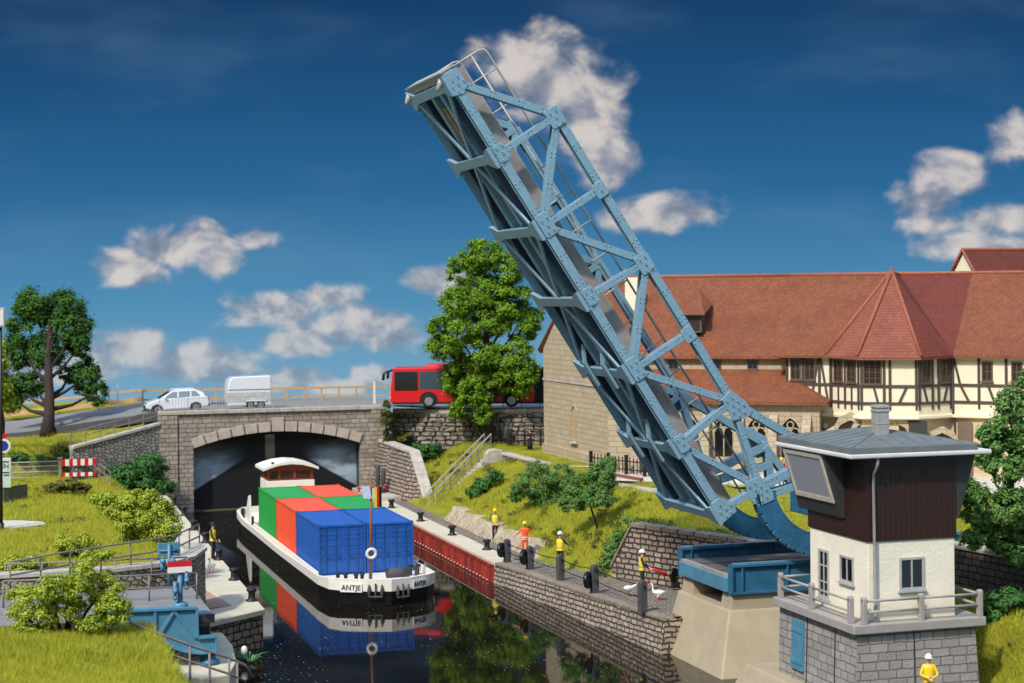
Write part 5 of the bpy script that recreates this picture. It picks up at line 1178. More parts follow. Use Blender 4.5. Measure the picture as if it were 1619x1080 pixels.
def container(x0, y0, mat, lab, z0=.64, w=2.38, l=6.06, h=2.56):
    t = thing('shipping_container', lab, 'container', (x0 + w / 2, y0 + l / 2, z0), 0, 'shipping containers in the hold of the barge')
    b = MB(); f = .07; z1 = z0 + h
    def ridged(pts_fn, n, flip=False):
        prof = []
        for i in range(n): prof += [(i / n, 0), ((i + .28) / n, 0), ((i + .42) / n, 1), ((i + .86) / n, 1)]
        prof += [(1, 0)]; vs = []
        for s, d in prof: vs += [pts_fn(s, d, 0), pts_fn(s, d, 1)]
        b.add(vs, [(2 * i, 2 * i + 1, 2 * i + 3, 2 * i + 2) for i in range(len(prof) - 1)])
    D = .035
    ridged(lambda s, d, e: (x0 + .02 + d * D, y0 + f + s * (l - 2 * f), z0 + f + e * (h - 2 * f)), 22)
    ridged(lambda s, d, e: (x0 + w - .02 - d * D, y0 + f + s * (l - 2 * f), z0 + f + e * (h - 2 * f)), 22)
    ridged(lambda s, d, e: (x0 + f + e * (w - 2 * f), y0 + f + s * (l - 2 * f), z1 - .03 - d * .02), 16)
    b.quad((x0 + f, y0 + l - .03, z0), (x0 + w - f, y0 + l - .03, z0), (x0 + w - f, y0 + l - .03, z1 - f), (x0 + f, y0 + l - .03, z1 - f))
    b.build('side_panels', M[mat], t)
    b = MB()
    for x in (x0, x0 + w - .1):
        for y in (y0, y0 + l - .1): b.bx(x, x + .1, y, y + .1, z0 + .12, z1 - .1)
    for z in (z0 + .02, z1 - .11):
        for x in (x0 + .005, x0 + w - .085): b.bx(x, x + .08, y0 + .1, y0 + l - .1, z, z + .1)
        for y in (y0 + .005, y0 + l - .085): b.bx(x0 + .1, x0 + w - .1, y, y + .08, z, z + .1)
    b.build('corner_frame', M[mat], t)
    b = MB()
    for x in (x0 - .012, x0 + w - .15):
        for y in (y0 - .012, y0 + l - .15):
            for z in (z0 - .01, z1 - .10): b.bx(x, x + .162, y, y + .162, z, z + .12)
    b.build('corner_castings', M[mat], t)
    for k in (0, 1):
        dx0 = x0 + .10 + k * (w - .2) / 2; dx1 = dx0 + (w - .2) / 2 - .015; d = MB(); d.bx(dx0, dx1, y0 + .05, y0 + .09, z0 + .16, z1 - .13)
        dr = d.build('door', M[mat], t); d = MB()
        for zz in (.30, .40, .52, .60, .74, .84):
            z = z0 + .16 + (h - .3) * zz
            for q0, q1 in ((.08, .46), (.54, .92)): d.bx(dx0 + (dx1 - dx0) * q0, dx0 + (dx1 - dx0) * q1, y0 + .022, y0 + .05, z, z + .055)
        for zz in (.03, .95): d.bx(dx0 + .05, dx1 - .05, y0 + .03, y0 + .05, z0 + .16 + (h - .3) * zz, z0 + .18 + (h - .3) * zz + .03)
        d.build('door_ribs', M[mat], dr)
        d = MB()
        for q in (.27, .73): x = dx0 + (dx1 - dx0) * q; d.tube([(x, y0 + .005, z0 + .1), (x, y0 + .005, z1 - .08)], .022, 6)
        for zz in (.14, .5, .86):
            for q in (.27, .73): x = dx0 + (dx1 - dx0) * q; d.box((x, y0 + .01, z0 + .16 + (h - .3) * zz), (.09, .05, .06))
        for zz in (.12, .38, .62, .88):
            x = dx0 + .02 if k == 0 else dx1 - .02; d.box((x, y0 + .01, z0 + .16 + (h - .3) * zz), (.05, .06, .1))
        for q in (.27, .73): x = dx0 + (dx1 - dx0) * q; d.box((x + .12, y0 + .0, z0 + .95), (.3, .03, .035))
        d.build('locking_bars', M[mat], dr)
cx0 = 16.52
for r in range(3):
    y = 86.05 + r * 6.18
    lm = (('c_blue', 'blue container at the front left, left of the mast'), ('c_red', 'orange red container behind the front left blue one'), ('c_green', 'green container at the back left below the wheelhouse'))[r]
    rm = (('c_blue', 'blue container at the front right, right of the mast'), ('c_green', 'green container behind the front right blue one'), ('c_red', 'orange red container at the back right'))[r]
    container(cx0, y, *lm); container(cx0 + 2.43, y, *rm)
# ------------------------------------------------------------------ monastery
KX, KY = 37.1, 100.54
def L(s, o, z=0): return Vector((KX + .827 * s + .562 * o, KY - .562 * s + .827 * o, z))
def LB(px, py, o):                                   # facade coordinates seen at a photograph position
    p = PL(px, py, L(0, o), L(1, o)); return (p.x - KX) * .827 - (p.y - KY) * .562, p.z
EN, EE = Vector((-.562, -.827, 0)), Vector((.827, -.562, 0))
ZG, ZE, ZR = 3.9, 10.97, 15.5
def roof_mesh(polys, mat, name, parent, thick=.18):
    b = MB()
    for poly in polys: b.prism([p - Vector((0, 0, thick)) for p in poly], (0, 0, thick))
    return b.build(name, mat, parent)
def abbey():
    t = thing('monastery_church', 'sandstone monastery church with tall red tiled roof and lean-to aisle behind the raised bridge', 'church', L(5, 4, ZG))
    # walls: apse side A, front B (nave), right end
    plan = [L(-6.8, 9.65), L(0, 0), L(10.8, 0), L(10.8, 9.65)]
    b = MB(); b.prism([p + Vector((0, 0, 3.2)) for p in plan], (0, 0, ZE - 3.2)); wl = b.build('nave_walls', M['cloister_stone'], t)
    k = 1.015; c = Vector((L(2, 5).x, L(2, 5).y, 0))
    def off(p, d): q = Vector((p.x, p.y, 0)); v = (q - c).normalized(); return q + v * d
    b = MB(); b.prism([off(p, .22) + Vector((0, 0, 3.2)) for p in plan], (0, 0, ZG + .62 - 3.2)); b.build('plinth', M['cloister_stone'], t, bevel=.05)
    b = MB(); b.prism([off(p, .10) + Vector((0, 0, 8.75)) for p in plan], (0, 0, .14)); b.build('string_course', M['coping'], t)
    # blind arched niche on the apse side
    a, d = L(-6.8, 9.65), L(0, 0); e = (d - a).normalized(); n = Vector((e.y, -e.x, 0)); n = n if n.x < 0 else -n
    p = PL(909, 698, a, d); z0 = p.z; zt = PL(909, 643, a, d).z; q = Vector((p.x, p.y, 0)); w = .42
    def arch_poly(w, z0, zt): r = w; return [(-w, z0), (w, z0)] + [(w * math.cos(x), zt - r + r * math.sin(x)) for x in np.linspace(0, math.pi, 11)]
    outer = arch_poly(w + .1, z0, zt + .1); inner = arch_poly(w, z0, zt)
    b = MB(); m = len(inner)
    for i in range(1, m):
        j = (i + 1) % m
        if j == 0: pass
        o0, o1, i0, i1 = outer[i], outer[(i + 1) % m], inner[i], inner[(i + 1) % m]
        P3 = lambda uv, dd: q + e * uv[0] + n * dd + Vector((0, 0, uv[1]))
        b.hexa([P3(i0, -.05), P3(i1, -.05), P3(o1, -.05), P3(o0, -.05)], [P3(i0, .10), P3(i1, .10), P3(o1, .10), P3(o0, .10)])
    b.build('niche_surround', M['cloister_stone'], t)
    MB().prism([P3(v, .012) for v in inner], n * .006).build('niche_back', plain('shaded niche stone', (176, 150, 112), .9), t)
    b = MB(); b.hexa([P3((-w - .15, z0 - .12), -.02), P3((w + .15, z0 - .12), -.02), P3((w + .15, z0 - .12), .22), P3((-w - .15, z0 - .12), .22)], [P3((-w - .15, z0), -.02), P3((w + .15, z0), -.02), P3((w + .15, z0 - .06), .22), P3((-w - .15, z0 - .06), .22)]); b.build('niche_sill', M['coping'], t)
    # roof: hipped towards the left end
    r0, r1 = L(-3.3, 4.8, ZR), L(10.9, 4.8, ZR); f0, f1 = L(-.2, -.35, ZE - .25), L(10.75, -.35, ZE - .25); bk0, bk1 = L(-7.2, 10.0, ZE - .25), L(10.9, 10.0, ZE - .25)
    rf = roof_mesh([[f0, f1, r1, r0], [bk1, bk0, r0, r1]], M['tile'], 'roof', t)
    gx = EE * .5; MB().prism([L(-6.8, 9.65, ZE), L(0, 0, ZE), L(-3.4, 4.82, ZR - .12)], gx).build('gable', M['cloister_stone'], t)
    b = MB(); b.tube([r0, r1], .11, 8); b.tube([r0, f0], .10, 8); b.tube([r0, bk0], .10, 8); b.build('ridge_tiles', M['ridge_tile'], rf, True)
    # dormer
    s0, z0 = LB(1083, 526, .6); s1, z1 = LB(1109, 497, .6)
    o0 = .6; b = MB(); o1 = o0 + 2.6
    b.hexa([L(s0, o0, z0), L(s1, o0, z0), L(s1, o1, z0), L(s0, o1, z0)], [L(s0, o0, z1), L(s1, o0, z1), L(s1, o1, z1), L(s0, o1, z1)]); dm = b.build('dormer', M['timber_win'], rf)
    b = MB(); b.hexa([L(s0 + .12, o0 - .02, z0 + .12), L(s1 - .12, o0 - .02, z0 + .12), L(s1 - .12, o0 + .05, z0 + .12), L(s0 + .12, o0 + .05, z0 + .12)], [L(s0 + .12, o0 - .02, z1 - .1), L(s1 - .12, o0 - .02, z1 - .1), L(s1 - .12, o0 + .05, z1 - .1), L(s0 + .12, o0 + .05, z1 - .1)]); b.build('dormer_pane', M['glass_brown'], dm)
    ap = LB(1092, 459, o0 + 2.2); s_, zt_ = ap; b = MB(); roof_mesh([[L(s0 - .25, o0 - .3, z1 + .02), L(s1 + .25, o0 - .3, z1 + .02), L((s0 + s1) / 2, o0 + 2.2, zt_)], [L(s1 + .25, o0 - .3, z1 + .02), L(s1 + .3, o0 + 2.0, z1 + .6), L((s0 + s1) / 2, o0 + 2.4, zt_)], [L(s0 - .3, o0 + 2.0, z1 + .6), L(s0 - .25, o0 - .3, z1 + .02), L((s0 + s1) / 2, o0 + 2.4, zt_)]], M['tile'], 'dormer_roof', dm, .08)
    s_, z_ = LB(1000, 480, 2.2); z2 = LB(1000, 439, 2.2)[1]; MB().hexa([L(s_ - .4, 1.9, z_ - .6), L(s_ + .4, 1.9, z_ - .6), L(s_ + .4, 2.7, z_ - .6), L(s_ - .4, 2.7, z_ - .6)], [L(s_ - .4, 1.9, z2), L(s_ + .4, 1.9, z2), L(s_ + .4, 2.7, z2), L(s_ - .4, 2.7, z2)]).build('chimney', M['cream'], rf, bevel=.03)
    # clerestory windows
    for px in (1065, 1132, 1190):
        s_, zb = LB(px, 584, 0); zt_ = LB(px, 560, 0)[1]; window(t, L(s_, 0, (zb + zt_) / 2), .62, zt_ - zb, EN, M['timber_win'], M['glass_dark'], (2, 1), .06)
    # lean-to aisle
    O = -2.45; b = MB(); b.prism([L(.6, -.02, 3.2), L(.6, O, 3.2), L(13.0, O, 3.2), L(13.0, -.02, 3.2)], (0, 0, 8.05 - 3.2)); b.build('aisle_walls', M['cloister_stone'], t)
    ar = roof_mesh([[L(.4, O - .4, 8.2), L(13.5, O - .4, 8.2), L(10.5, .0, 9.9), L(.4, .0, 9.9)], [L(13.5, O - .4, 8.2), L(13.5, -.6, 8.25), L(10.6, 0, 9.9)]], M['tile'], 'aisle_roof', t)
    for s_ in (2.4, 4.5, 6.5, 8.45, 10.4, 12.3):
        b = MB(); b.hexa([L(s_ - .25, O, 3.2), L(s_ + .25, O, 3.2), L(s_ + .25, O - .95, 3.2), L(s_ - .25, O - .95, 3.2)], [L(s_ - .25, O, 7.55), L(s_ + .25, O, 7.55), L(s_ + .25, O - .7, 6.55), L(s_ - .25, O - .7, 6.55)]); b.build('buttress', M['cloister_stone'], t, bevel=.02)
    def gothic(s_, z0, z1, w, o, name='gothic_window'):
        def ga(w, z0, z1):
            h = w * 1.5; return [(-w, z0), (w, z0)] + [(w - 2 * w * (1 - math.cos(x)), z1 - h + h * math.sin(x) / math.sin(math.pi / 3)) for x in np.linspace(0, math.pi / 3, 7)] + [(-w + 2 * w * (1 - math.cos(x)), z1 - h + h * math.sin(x) / math.sin(math.pi / 3)) for x in np.linspace(math.pi / 3, 0, 7)[1:]]
        ou, inn = ga(w + .14, z0, z1 + .2), ga(w, z0, z1); b = MB(); m = len(inn)
        V = lambda uv, d: L(s_ + uv[0], o - d, uv[1])
        for i in range(1, m): 
            j = (i + 1) % m; b.hexa([V(inn[i], -.04), V(inn[j], -.04), V(ou[j], -.04), V(ou[i], -.04)], [V(inn[i], .12), V(inn[j], .12), V(ou[j], .12), V(ou[i], .12)])
        g = b.build(name, M['cloister_stone'], t)
        MB().prism([V(q, .012) for q in inn], EN * .01).build('pane', M['glass_dark'], g)
        b = MB(); b.beam(V((0, z0), .06), V((0, z1 - w * 1.1), .06), .07, .06, EE)
        for sg in (-1, 1):
            pts = [(sg * w * .5 + w * .45 * math.cos(x), z1 - w * 1.55 + w * .45 * math.sin(x)) for x in np.linspace(0, math.pi, 7)]; b.tube([V(q, .06) for q in pts], .045, 6)
        pts = [(w * .36 * math.cos(x), z1 - w * .75 + w * .36 * math.sin(x)) for x in np.linspace(0, 2 * math.pi, 11)]; b.tube([V(q, .06) for q in pts], .045, 6); b.build('tracery', M['cloister_stone'], g)
    for s_ in (3.45, 5.5, 7.5, 9.4, 11.35): gothic(s_, 5.0, 7.25, .52, O)
abbey()

ZB, ZT2 = 7.42, 10.85
def timber_facade(t, A0, A1, posts, wins, braces, lower):
    """A0,A1 plan points (left to right); fractions along the wall, heights as fractions of the storey"""
    A0, A1 = Vector((A0.x, A0.y, 0)), Vector((A1.x, A1.y, 0)); d = A1 - A0; Ln = d.length; e = d / Ln; n = Vector((e.y, -e.x, 0)); H = ZT2 - ZB
    Q = lambda f, h, o=0: A0 + e * (f * Ln) + n * o + Vector((0, 0, ZB + h * H))
    b = MB(); T = .15
    def bm(f0, h0, f1, h1, w=T, o=.03): b.beam(Q(f0, h0, o), Q(f1, h1, o), .06, w, (Q(f1, h1) - Q(f0, h0)).cross(n)) 
    for h, o in ((.97, .030), (.50, .032), (.22, .032)): bm(0, h, 1, h, T, o)
    for f in posts: bm(f, .22, f, .97, T, .035)
    for f0, h0, f1, h1 in braces: bm(f0, h0, f1, h1, .13, .028)
    for f in lower: bm(f, .235, f, .48, .11, .026)
    for f in list(posts) + list(lower): bm(f, .115, f, .205, .12, .027)
    b.build('timber_frame', M['timber'], t)
    for f, w, h0, h1, nb in wins:
        c = Q(f, (h0 + h1) / 2, .0); window(t, c, w, (h1 - h0) * H, n, M['timber_win'], M['glass_brown'], nb, .07, .07)
def wing():
    t = thing('half_timbered_wing', 'cream half timbered monastery wing with dark beams, polygonal oriel and red tiled roofs', 'building', L(16, 0, ZG))
    a, b_, c, d, e, f = L(10.9, -1.0), L(13.55, -1.25), L(15.35, -3.15), L(18.55, -3.0), L(20.25, -1.05), L(28.5, -2.9)
    pts = [a, b_, c, d, e, f, L(28.5, 8), L(10.9, 8)]
    b = MB(); b.prism([p + Vector((0, 0, ZB)) for p in pts], (0, 0, ZT2 - .02 - ZB)); b.build('upper_walls', M['cream'], t)
    cc = Vector((L(18, 3).x, L(18, 3).y, 0)); ins = lambda p, q: Vector((p.x, p.y, 0)) + (cc - Vector((p.x, p.y, 0))).normalized() * q
    b = MB(); b.prism([ins(p, -.14) + Vector((0, 0, ZB - .14)) for p in pts], (0, 0, .22)); b.build('cornice', M['cream'], t, bevel=.05)
    b = MB(); b.prism([ins(p, .25) + Vector((0, 0, 3)) for p in pts], (0, 0, ZB - .14 - 3)); b.build('ground_floor_walls', plain('ochre stone plaster', (206, 182, 142), .9, var=.1, scale=1.2, wear=.3, wearcol=(164, 138, 104), bmp=.2), t)
    timber_facade(t, a, b_, [.03, .38, .74, .985], [(.22, .62, .57, .93, (2, 2)), (.53, .62, .57, .93, (2, 2))], [(.72, .97, .56, .24), (.76, .97, .92, .24)], [])
    timber_facade(t, b_, c, [.02, .50, .97], [(.26, .82, .55, .93, (2, 4)), (.73, .82, .55, .93, (2, 4))], [], [.26, .73])
    timber_facade(t, c, d, [.03, .42, .52, .97], [(.22, 1.02, .53, .93, (3, 4))], [(.24, .50, .31, .24), (.80, .48, .68, .24)], [])
    timber_facade(t, d, e, [.03, .42, .60, .97], [(.22, .70, .55, .93, (2, 4)), (.80, .70, .55, .93, (2, 4))], [(.16, .48, .26, .24), (.86, .48, .76, .24)], [])
    timber_facade(t, e, f, [.01, .185, .365, .58, .80, .99], [(.24, .62, .57, .88, (2, 2)), (.435, .62, .57, .88, (2, 2)), (.66, .62, .57, .88, (2, 2))], [(.015, .97, .06, .50), (.06, .50, .115, .24), (.245, .50, .285, .24)], [])
    # roofs
    zr, ze = ZR, 10.85
    R0, R1, R2, AP = L(10.4, 4.8, zr), L(21.2, 4.8, zr), L(30, 4.4, zr), L(16.85, .6, zr + .12)
    A, Bp = L(10.25, -1.5, ze), L(13.3, -1.65, ze); Cp, Dp, Ep, Fp = L(15.25, -3.6, ze - .05), L(18.75, -3.45, ze - .05), L(20.4, -1.5, ze), L(29, -3.4, ze)
    roof_mesh([[A, Bp, L(17, 4.8, zr), R0], [Bp, AP, L(17, 4.8, zr)]], M['tile'], 'roof', t)
    roof_mesh([[Bp, Cp, AP], [Cp, Dp, AP]], M['tile_pink'], 'oriel_roof', t)
    roof_mesh([[Dp, Ep, R1, L(16.9, 4.8, zr), AP]], M['tile_dark'], 'roof', t)  # right oriel plane: its shaded tone put into the tile colour
    roof_mesh([[Ep, Fp, R2, R1]], M['tile'], 'roof', t)
    b = MB(); b.tube([R0, R1, R2], .12, 8); b.build('ridge_tiles', M['ridge_tile'], t, True)
    b = MB()
    for q in (Bp, Cp, Dp): b.tube([q + Vector((0, 0, .05)), AP + Vector((0, 0, .05))], .11, 8)
    b.ball(AP + Vector((0, 0, .12)), .10, 8, 6); b.build('hip_tiles', M['ridge_tile'], t, True)
    # ground floor openings
    def pointed(s_, o, z0, z1, w, mat=M['glass_brown'], nm='pointed_arch'):
        pts = [(-w, z0), (w, z0), (w, z1 - w * .9), (w * .7, z1 - w * .35), (0, z1), (-w * .7, z1 - w * .35), (-w, z1 - w * .9)]; b = MB(); m = len(pts); V = lambda q, k, dd: L(s_ + q[0] * k, o - dd, z0 + (q[1] - z0) * k)
        for i in range(1, m): j = (i + 1) % m; b.hexa([V(pts[i], 1, -.1), V(pts[j], 1, -.1), V(pts[j], 1.14, -.1), V(pts[i], 1.14, -.1)], [V(pts[i], 1, .12), V(pts[j], 1, .12), V(pts[j], 1.14, .12), V(pts[i], 1.14, .12)])
        g = b.build(nm, M['cloister_stone'], t); MB().prism([V(q, 1, .02) for q in pts], EN * .01).build('recess_shade_plate', mat, g)  # flat dark plate stands in for the shade inside the arch
    for px, top in ((1345, 664), (1372, 666), (1415, 668), (1490, 684)):
        s_, z_ = LB(px, top, -2.75 if px < 1450 else -2.3); pointed(s_, -2.78 if px < 1450 else -2.35, ZG, z_, .8)
    s0, z1 = LB(1437, 666, -2.85); s1, _ = LB(1466, 666, -2.85); MB().hexa([L(s0, -2.75, z1 - 2.6), L(s1, -2.75, z1 - 2.6), L(s1, -2.95, z1 - 2.6), L(s0, -2.95, z1 - 2.6)], [L(s0, -2.75, z1), L(s1, -2.75, z1), L(s1, -2.95, z1), L(s0, -2.95, z1)]).build('dark_shutter', M['dark_grey'], t)
    s0, z1 = LB(1514, 668, -1.2); s1, _ = LB(1537, 668, -1.3); dr = MB().hexa([L(s0, -.6, ZG), L(s1, -.6, ZG), L(s1, -1.32, ZG), L(s0, -1.22, ZG)], [L(s0, -.6, z1), L(s1, -.6, z1), L(s1, -1.32, z1), L(s0, -1.22, z1)]).build('door', plain('grey brown door', (112, 96, 82), .8), t)
    s_, z_ = LB(1507, 662, -1.2); MB().tube([L(s_, -1.15, ze - .2), L(s_, -1.15, ZB + .2), L(s_ + .08, -.95, ZB - .5), L(s_ + .08, -.95, ZG)], .07, 8).build('rain_pipe', M['post_grey'], t)
    s_, z_ = LB(1318, 668, -1.6); b = MB(); b.hexa([L(s_ - .6, -1.0, z_ - 1.2), L(s_ + .7, -1.0, z_ - 1.2), L(s_ + .7, -1.7, z_ - 1.2), L(s_ - .6, -1.7, z_ - 1.2)], [L(s_ - .6, -1.0, z_ - .55), L(s_ + .7, -1.0, z_ + .2), L(s_ + .7, -1.7, z_ + .2), L(s_ - .6, -1.7, z_ - .55)]); b.ball(L(s_ - .5, -1.4, z_ - .2), .18, 8, 6); b.ball(L(s_ + .4, -1.4, z_ + .35), .2, 8, 6); b.build('stone_scroll', M['coping'], t, True)
wing()
def far_house():
    ap = P(1523, 394, d=113.0); a = .12; E2 = Vector((math.cos(a), math.sin(a), 0)); N2 = Vector((-math.sin(a), math.cos(a), 0)); zr = ap.z; hw, ze = 1.75, zr - 2.2; U = lambda z: Vector((0, 0, z))
    o = Vector((ap.x, ap.y, 0)); t = thing('gabled_house', 'cream gable and dark tiled roof rising behind the monastery roof at the right edge', 'house', o + U(ZG))
    Q = lambda s, q, z: o + E2 * s + N2 * q + U(z)
    MB().prism([Q(.15, -hw + .1, 3), Q(12, -hw + .1, 3), Q(12, hw - .1, 3), Q(.15, hw - .1, 3)], (0, 0, ze - 3)).build('walls', M['cream'], t)
    MB().prism([Q(.05, -hw + .1, ze), Q(.05, hw - .1, ze), Q(.05, 0, zr - .12)], E2 * .3).build('gable', M['cream'], t)
    r = roof_mesh([[Q(-.1, -hw - .15, ze - .2), Q(12, -hw - .15, ze - .2), Q(12, 0, zr), Q(-.1, 0, zr)], [Q(12, hw + .15, ze - .2), Q(-.1, hw + .15, ze - .2), Q(-.1, 0, zr), Q(12, 0, zr)]], M['tile_dark'], 'roof', t, .14)
    b = MB(); b.tube([Q(-.1, 0, zr), Q(12, 0, zr)], .10, 8); b.tube([Q(-.1, -hw - .15, ze - .15), Q(-.1, 0, zr)], .08, 8); b.tube([Q(-.1, hw + .15, ze - .15), Q(-.1, 0, zr)], .08, 8); b.build('ridge_tiles', M['ridge_tile'], r, True)
far_house()
# courtyard paving
structure(MB().prism([L(-3, 0.2, 3.97), L(0, -.3, 3.97), L(0, -7, 3.97), L(26, -10, 3.97), L(26, 0, 3.97), L(10, 1, 3.97)], (0, 0, .03)).build('courtyard', M['palegravel']))
# iron fence and low walls on the plateau
def picket(lab, a, c, n):
    t = thing('picket_fence', lab, 'fence', a); a, c = Vector(a), Vector(c); d = (c - a).normalized()
    for k in range(n + 1):
        p = a.lerp(c, k / n)
        if k % 5 == 0: MB().beam(p, p + Vector((0, 0, 1.15)), .16, .16, d).build('post', M['black'], t)
    b = MB()
    for k in range(n + 1):
        p = a.lerp(c, k / n); b.beam(p + Vector((0, 0, .1)), p + Vector((0, 0, .98)), .06, .03, d); b.box((p.x, p.y, p.z + 1.0), (.05, .05, .1), 0, (.2, .2))
    b.build('pickets', M['black'], t)
    for z in (.3, .78): MB().beam(a + Vector((0, 0, z)), c + Vector((0, 0, z)), .04, .06).build('rail', M['black'], t)
picket('black picket fence beside the apse behind the green bushes', (35.5, 99.2, 3.98), (38.2, 91.0, 3.98), 26)
picket('dark iron fence in front of the boulder wall behind the nun', (35.2, 118.6, 3.95), (39.2, 116.6, 3.95), 20)
p0, p1 = P(958, 752, z=3.95), P(1015, 762, z=3.95); b = MB().beam((p0.x, p0.y, 4.05), (p1.x, p1.y, 4.05), .2, .22); tag(b.build('timber_beam', M['brown_wood']), 'brown timber lying along the foot of the black picket fence', 'timber')
def low_wall(lab, a, c, h, mat='wing_stone'):
    t = thing('low_wall', lab, 'wall', a); a, c = Vector(a), Vector(c)
    MB().beam(a + Vector((0, 0, h / 2 - .3)), c + Vector((0, 0, h / 2 - .3)), .45, h + .6).build('wall_body', M[mat], t)
    b = MB(); n = max(2, int((c - a).length / .8)); d = (c - a) / n
    for k in range(n): b.beam(a + d * (k + .01) + Vector((0, 0, h + .09)), a + d * (k + .99) + Vector((0, 0, h + .09)), .6, .18)
    b.build('coping', M['coping'], t, bevel=.04)
low_wall('low pale stone wall under the lower end of the picket fence', (33.2, 91.4, 3.4), (35.2, 86.2, 3.3), .62)
low_wall('low rough stone wall from the stair head towards the church', (33.35, 109.6, 3.6), (33.6, 101.5, 3.6), .5)
t = thing('gate_pillar', 'squat round topped stone pillar at the head of the slope stairs', 'pillar', (32.9, 110.6, 3.3))
MB().prism([(x, -.35, z) for x, z in [(-.62, 0), (.62, 0), (.62, .75)] + [(.62 * math.cos(q), .75 + .38 * math.sin(q)) for q in np.linspace(0, math.pi, 9)[1:]]], (0, .7, 0)).build('pillar_body', M['coping'], t, bevel=.05, local=True)
MB().box((0, 0, .15), (1.5, .9, .3)).build('pillar_base', M['coping_dark'], t, bevel=.03, local=True)
low_wall('dark block wall with pale coping running right behind the control tower', P(1500, 915, z=3.5), P(1640, 945, z=3.5), 1.25, 'dark_wall')
# ------------------------------------------------------------------ vehicles
def wheel(p, r, name='wheel', parent=None, w=.22, n=20):
    """axis along local y"""
    b = MB(); prof = [(r * .62, -w / 2), (r * .95, -w / 2), (r, -w * .3), (r, w * .3), (r * .95, w / 2), (r * .62, w / 2)]
    vs = []; fs = []
    for q, y in prof:
        for k in range(n): a = 2 * math.pi * k / n; vs.append((p[0] + q * math.cos(a), p[1] + y, p[2] + q * math.sin(a)))
    m = len(prof)
    for i in range(m):
        for k in range(n): fs.append((i * n + k, ((i + 1) % m) * n + k, ((i + 1) % m) * n + (k + 1) % n, i * n + (k + 1) % n))
    b.add(vs, fs); wh = b.build(name, M['tyre'], parent, True, local=True)
    b = MB(); b.tube([(p[0], p[1] - w * .42, p[2]), (p[0], p[1] + w * .42, p[2])], r * .64, n); 
    for k in range(5):
        a = 2 * math.pi * k / 5; b.beam((p[0], p[1] - w * .45, p[2]), (p[0] + r * .58 * math.cos(a), p[1] - w * .45, p[2] + r * .58 * math.sin(a)), .05, .09, (math.sin(a), 0, -math.cos(a)))
    b.build('rim', M['chrome'], wh, local=True); return wh
def white_car():
    c = P(279, 643, v=122.9); ln = (P(328, 640, v=122.9) - P(228, 640, v=122.9)).length
    t = thing('estate_car', 'white estate car driving onto the stone bridge ahead of the white trailer', 'car', (c.x, 122.9, 6.62), 0); t.rotation_euler = (0, R(-2.2), 0)
    k = ln / 4.5; h = .9
    body = [(-2.22, .42), (-2.24, .62), (-2.1, .80), (-1.35, .98), (-1.2, 1.0), (1.95, 1.06), (2.18, .98), (2.25, .6), (2.2, .36), (1.75, .30), (1.62, .55), (1.30, .66), (.98, .55), (.86, .28), (-1.0, .26), (-1.12, .52), (-1.42, .64), (-1.74, .54), (-1.86, .32)]
    body = [(x * k, z) for x, z in body]
    b = MB(); b.prism([(x, -h, z) for x, z in body], (0, 2 * h, 0)); b.build('body', M['car_white'], t, bevel=.07, local=True, seg=3)
    cab = [(-1.30, 1.0), (-.42, 1.46), (.2, 1.54), (1.3, 1.52), (1.85, 1.30), (2.0, 1.04)]; cab = [(x * k, z) for x, z in cab]
    top = .68; n = len(cab); f = lambda z: h - .04 - (h - .06 - top) * (z - 1.0) / .54
    b = MB(); A = [(x, -f(z), z) for x, z in cab]; B2 = [(x, f(z), z) for x, z in cab]; b.add(A + B2, [tuple(range(n)), tuple(range(2 * n - 1, n - 1, -1))] + [(i, n + i, n + (i + 1) % n, (i + 1) % n) for i in range(n)])
    b.build('cabin', M['car_white'], t, bevel=.04, local=True)
    for s in (-1, 1):
        for x0, x1, x2, x3 in ((-.95, -.30, .02, .02), (.12, .12, .92, .92), (1.02, 1.02, 1.32, 1.68)):
            z0, z1 = 1.05, 1.44; b = MB(); y0, y1 = f(z0) + .006, f(z1) + .006
            b.hexa([(x0 * k, s * (y0 - .02), z0), (x3 * k, s * (y0 - .02), z0), (x3 * k, s * y0, z0), (x0 * k, s * y0, z0)], [(x1 * k, s * (y1 - .02), z1), (x2 * k, s * (y1 - .02), z1), (x2 * k, s * y1, z1), (x1 * k, s * y1, z1)]); b.build('side_window', M['glass_car'], t, local=True)
    b = MB(); b.hexa([(-1.27 * k, -.76, 1.03), (-1.27 * k, .76, 1.03), (-1.24 * k, .76, 1.02), (-1.24 * k, -.76, 1.02)], [(-.47 * k, -.66, 1.455), (-.47 * k, .66, 1.455), (-.44 * k, .66, 1.44), (-.44 * k, -.66, 1.44)]); b.build('windscreen', M['glass_dark'], t, local=True)
    for s in (-1, 1):
        MB().box((-2.12 * k, s * .66, .72), (.22, .3, .14)).build('headlight', M['glass_bus'], t, bevel=.03, local=True); MB().box((2.2 * k, s * .72, .86), (.14, .2, .24)).build('tail_light', M['red'], t, bevel=.02, local=True)
        MB().box((-.85 * k, s * .98, 1.06), (.14, .16, .12)).build('mirror', M['car_white'], t, bevel=.03, local=True)
        MB().tube([(-.3 * k, s * .6, 1.57), (1.3 * k, s * .6, 1.56)], .025, 6).build('roof_bar', M['car_white'], t, local=True)
        for x in (-1.43, 1.30): wheel((x * k, s * .80, .33), .33, 'wheel', t)
    MB().box((-2.22 * k, 0, .48), (.1, 1.3, .2)).build('grille', M['black'], t, local=True); MB().box((2.24 * k, 0, .42), (.1, 1.6, .16)).build('bumper', M['black'], t, local=True)
white_car()
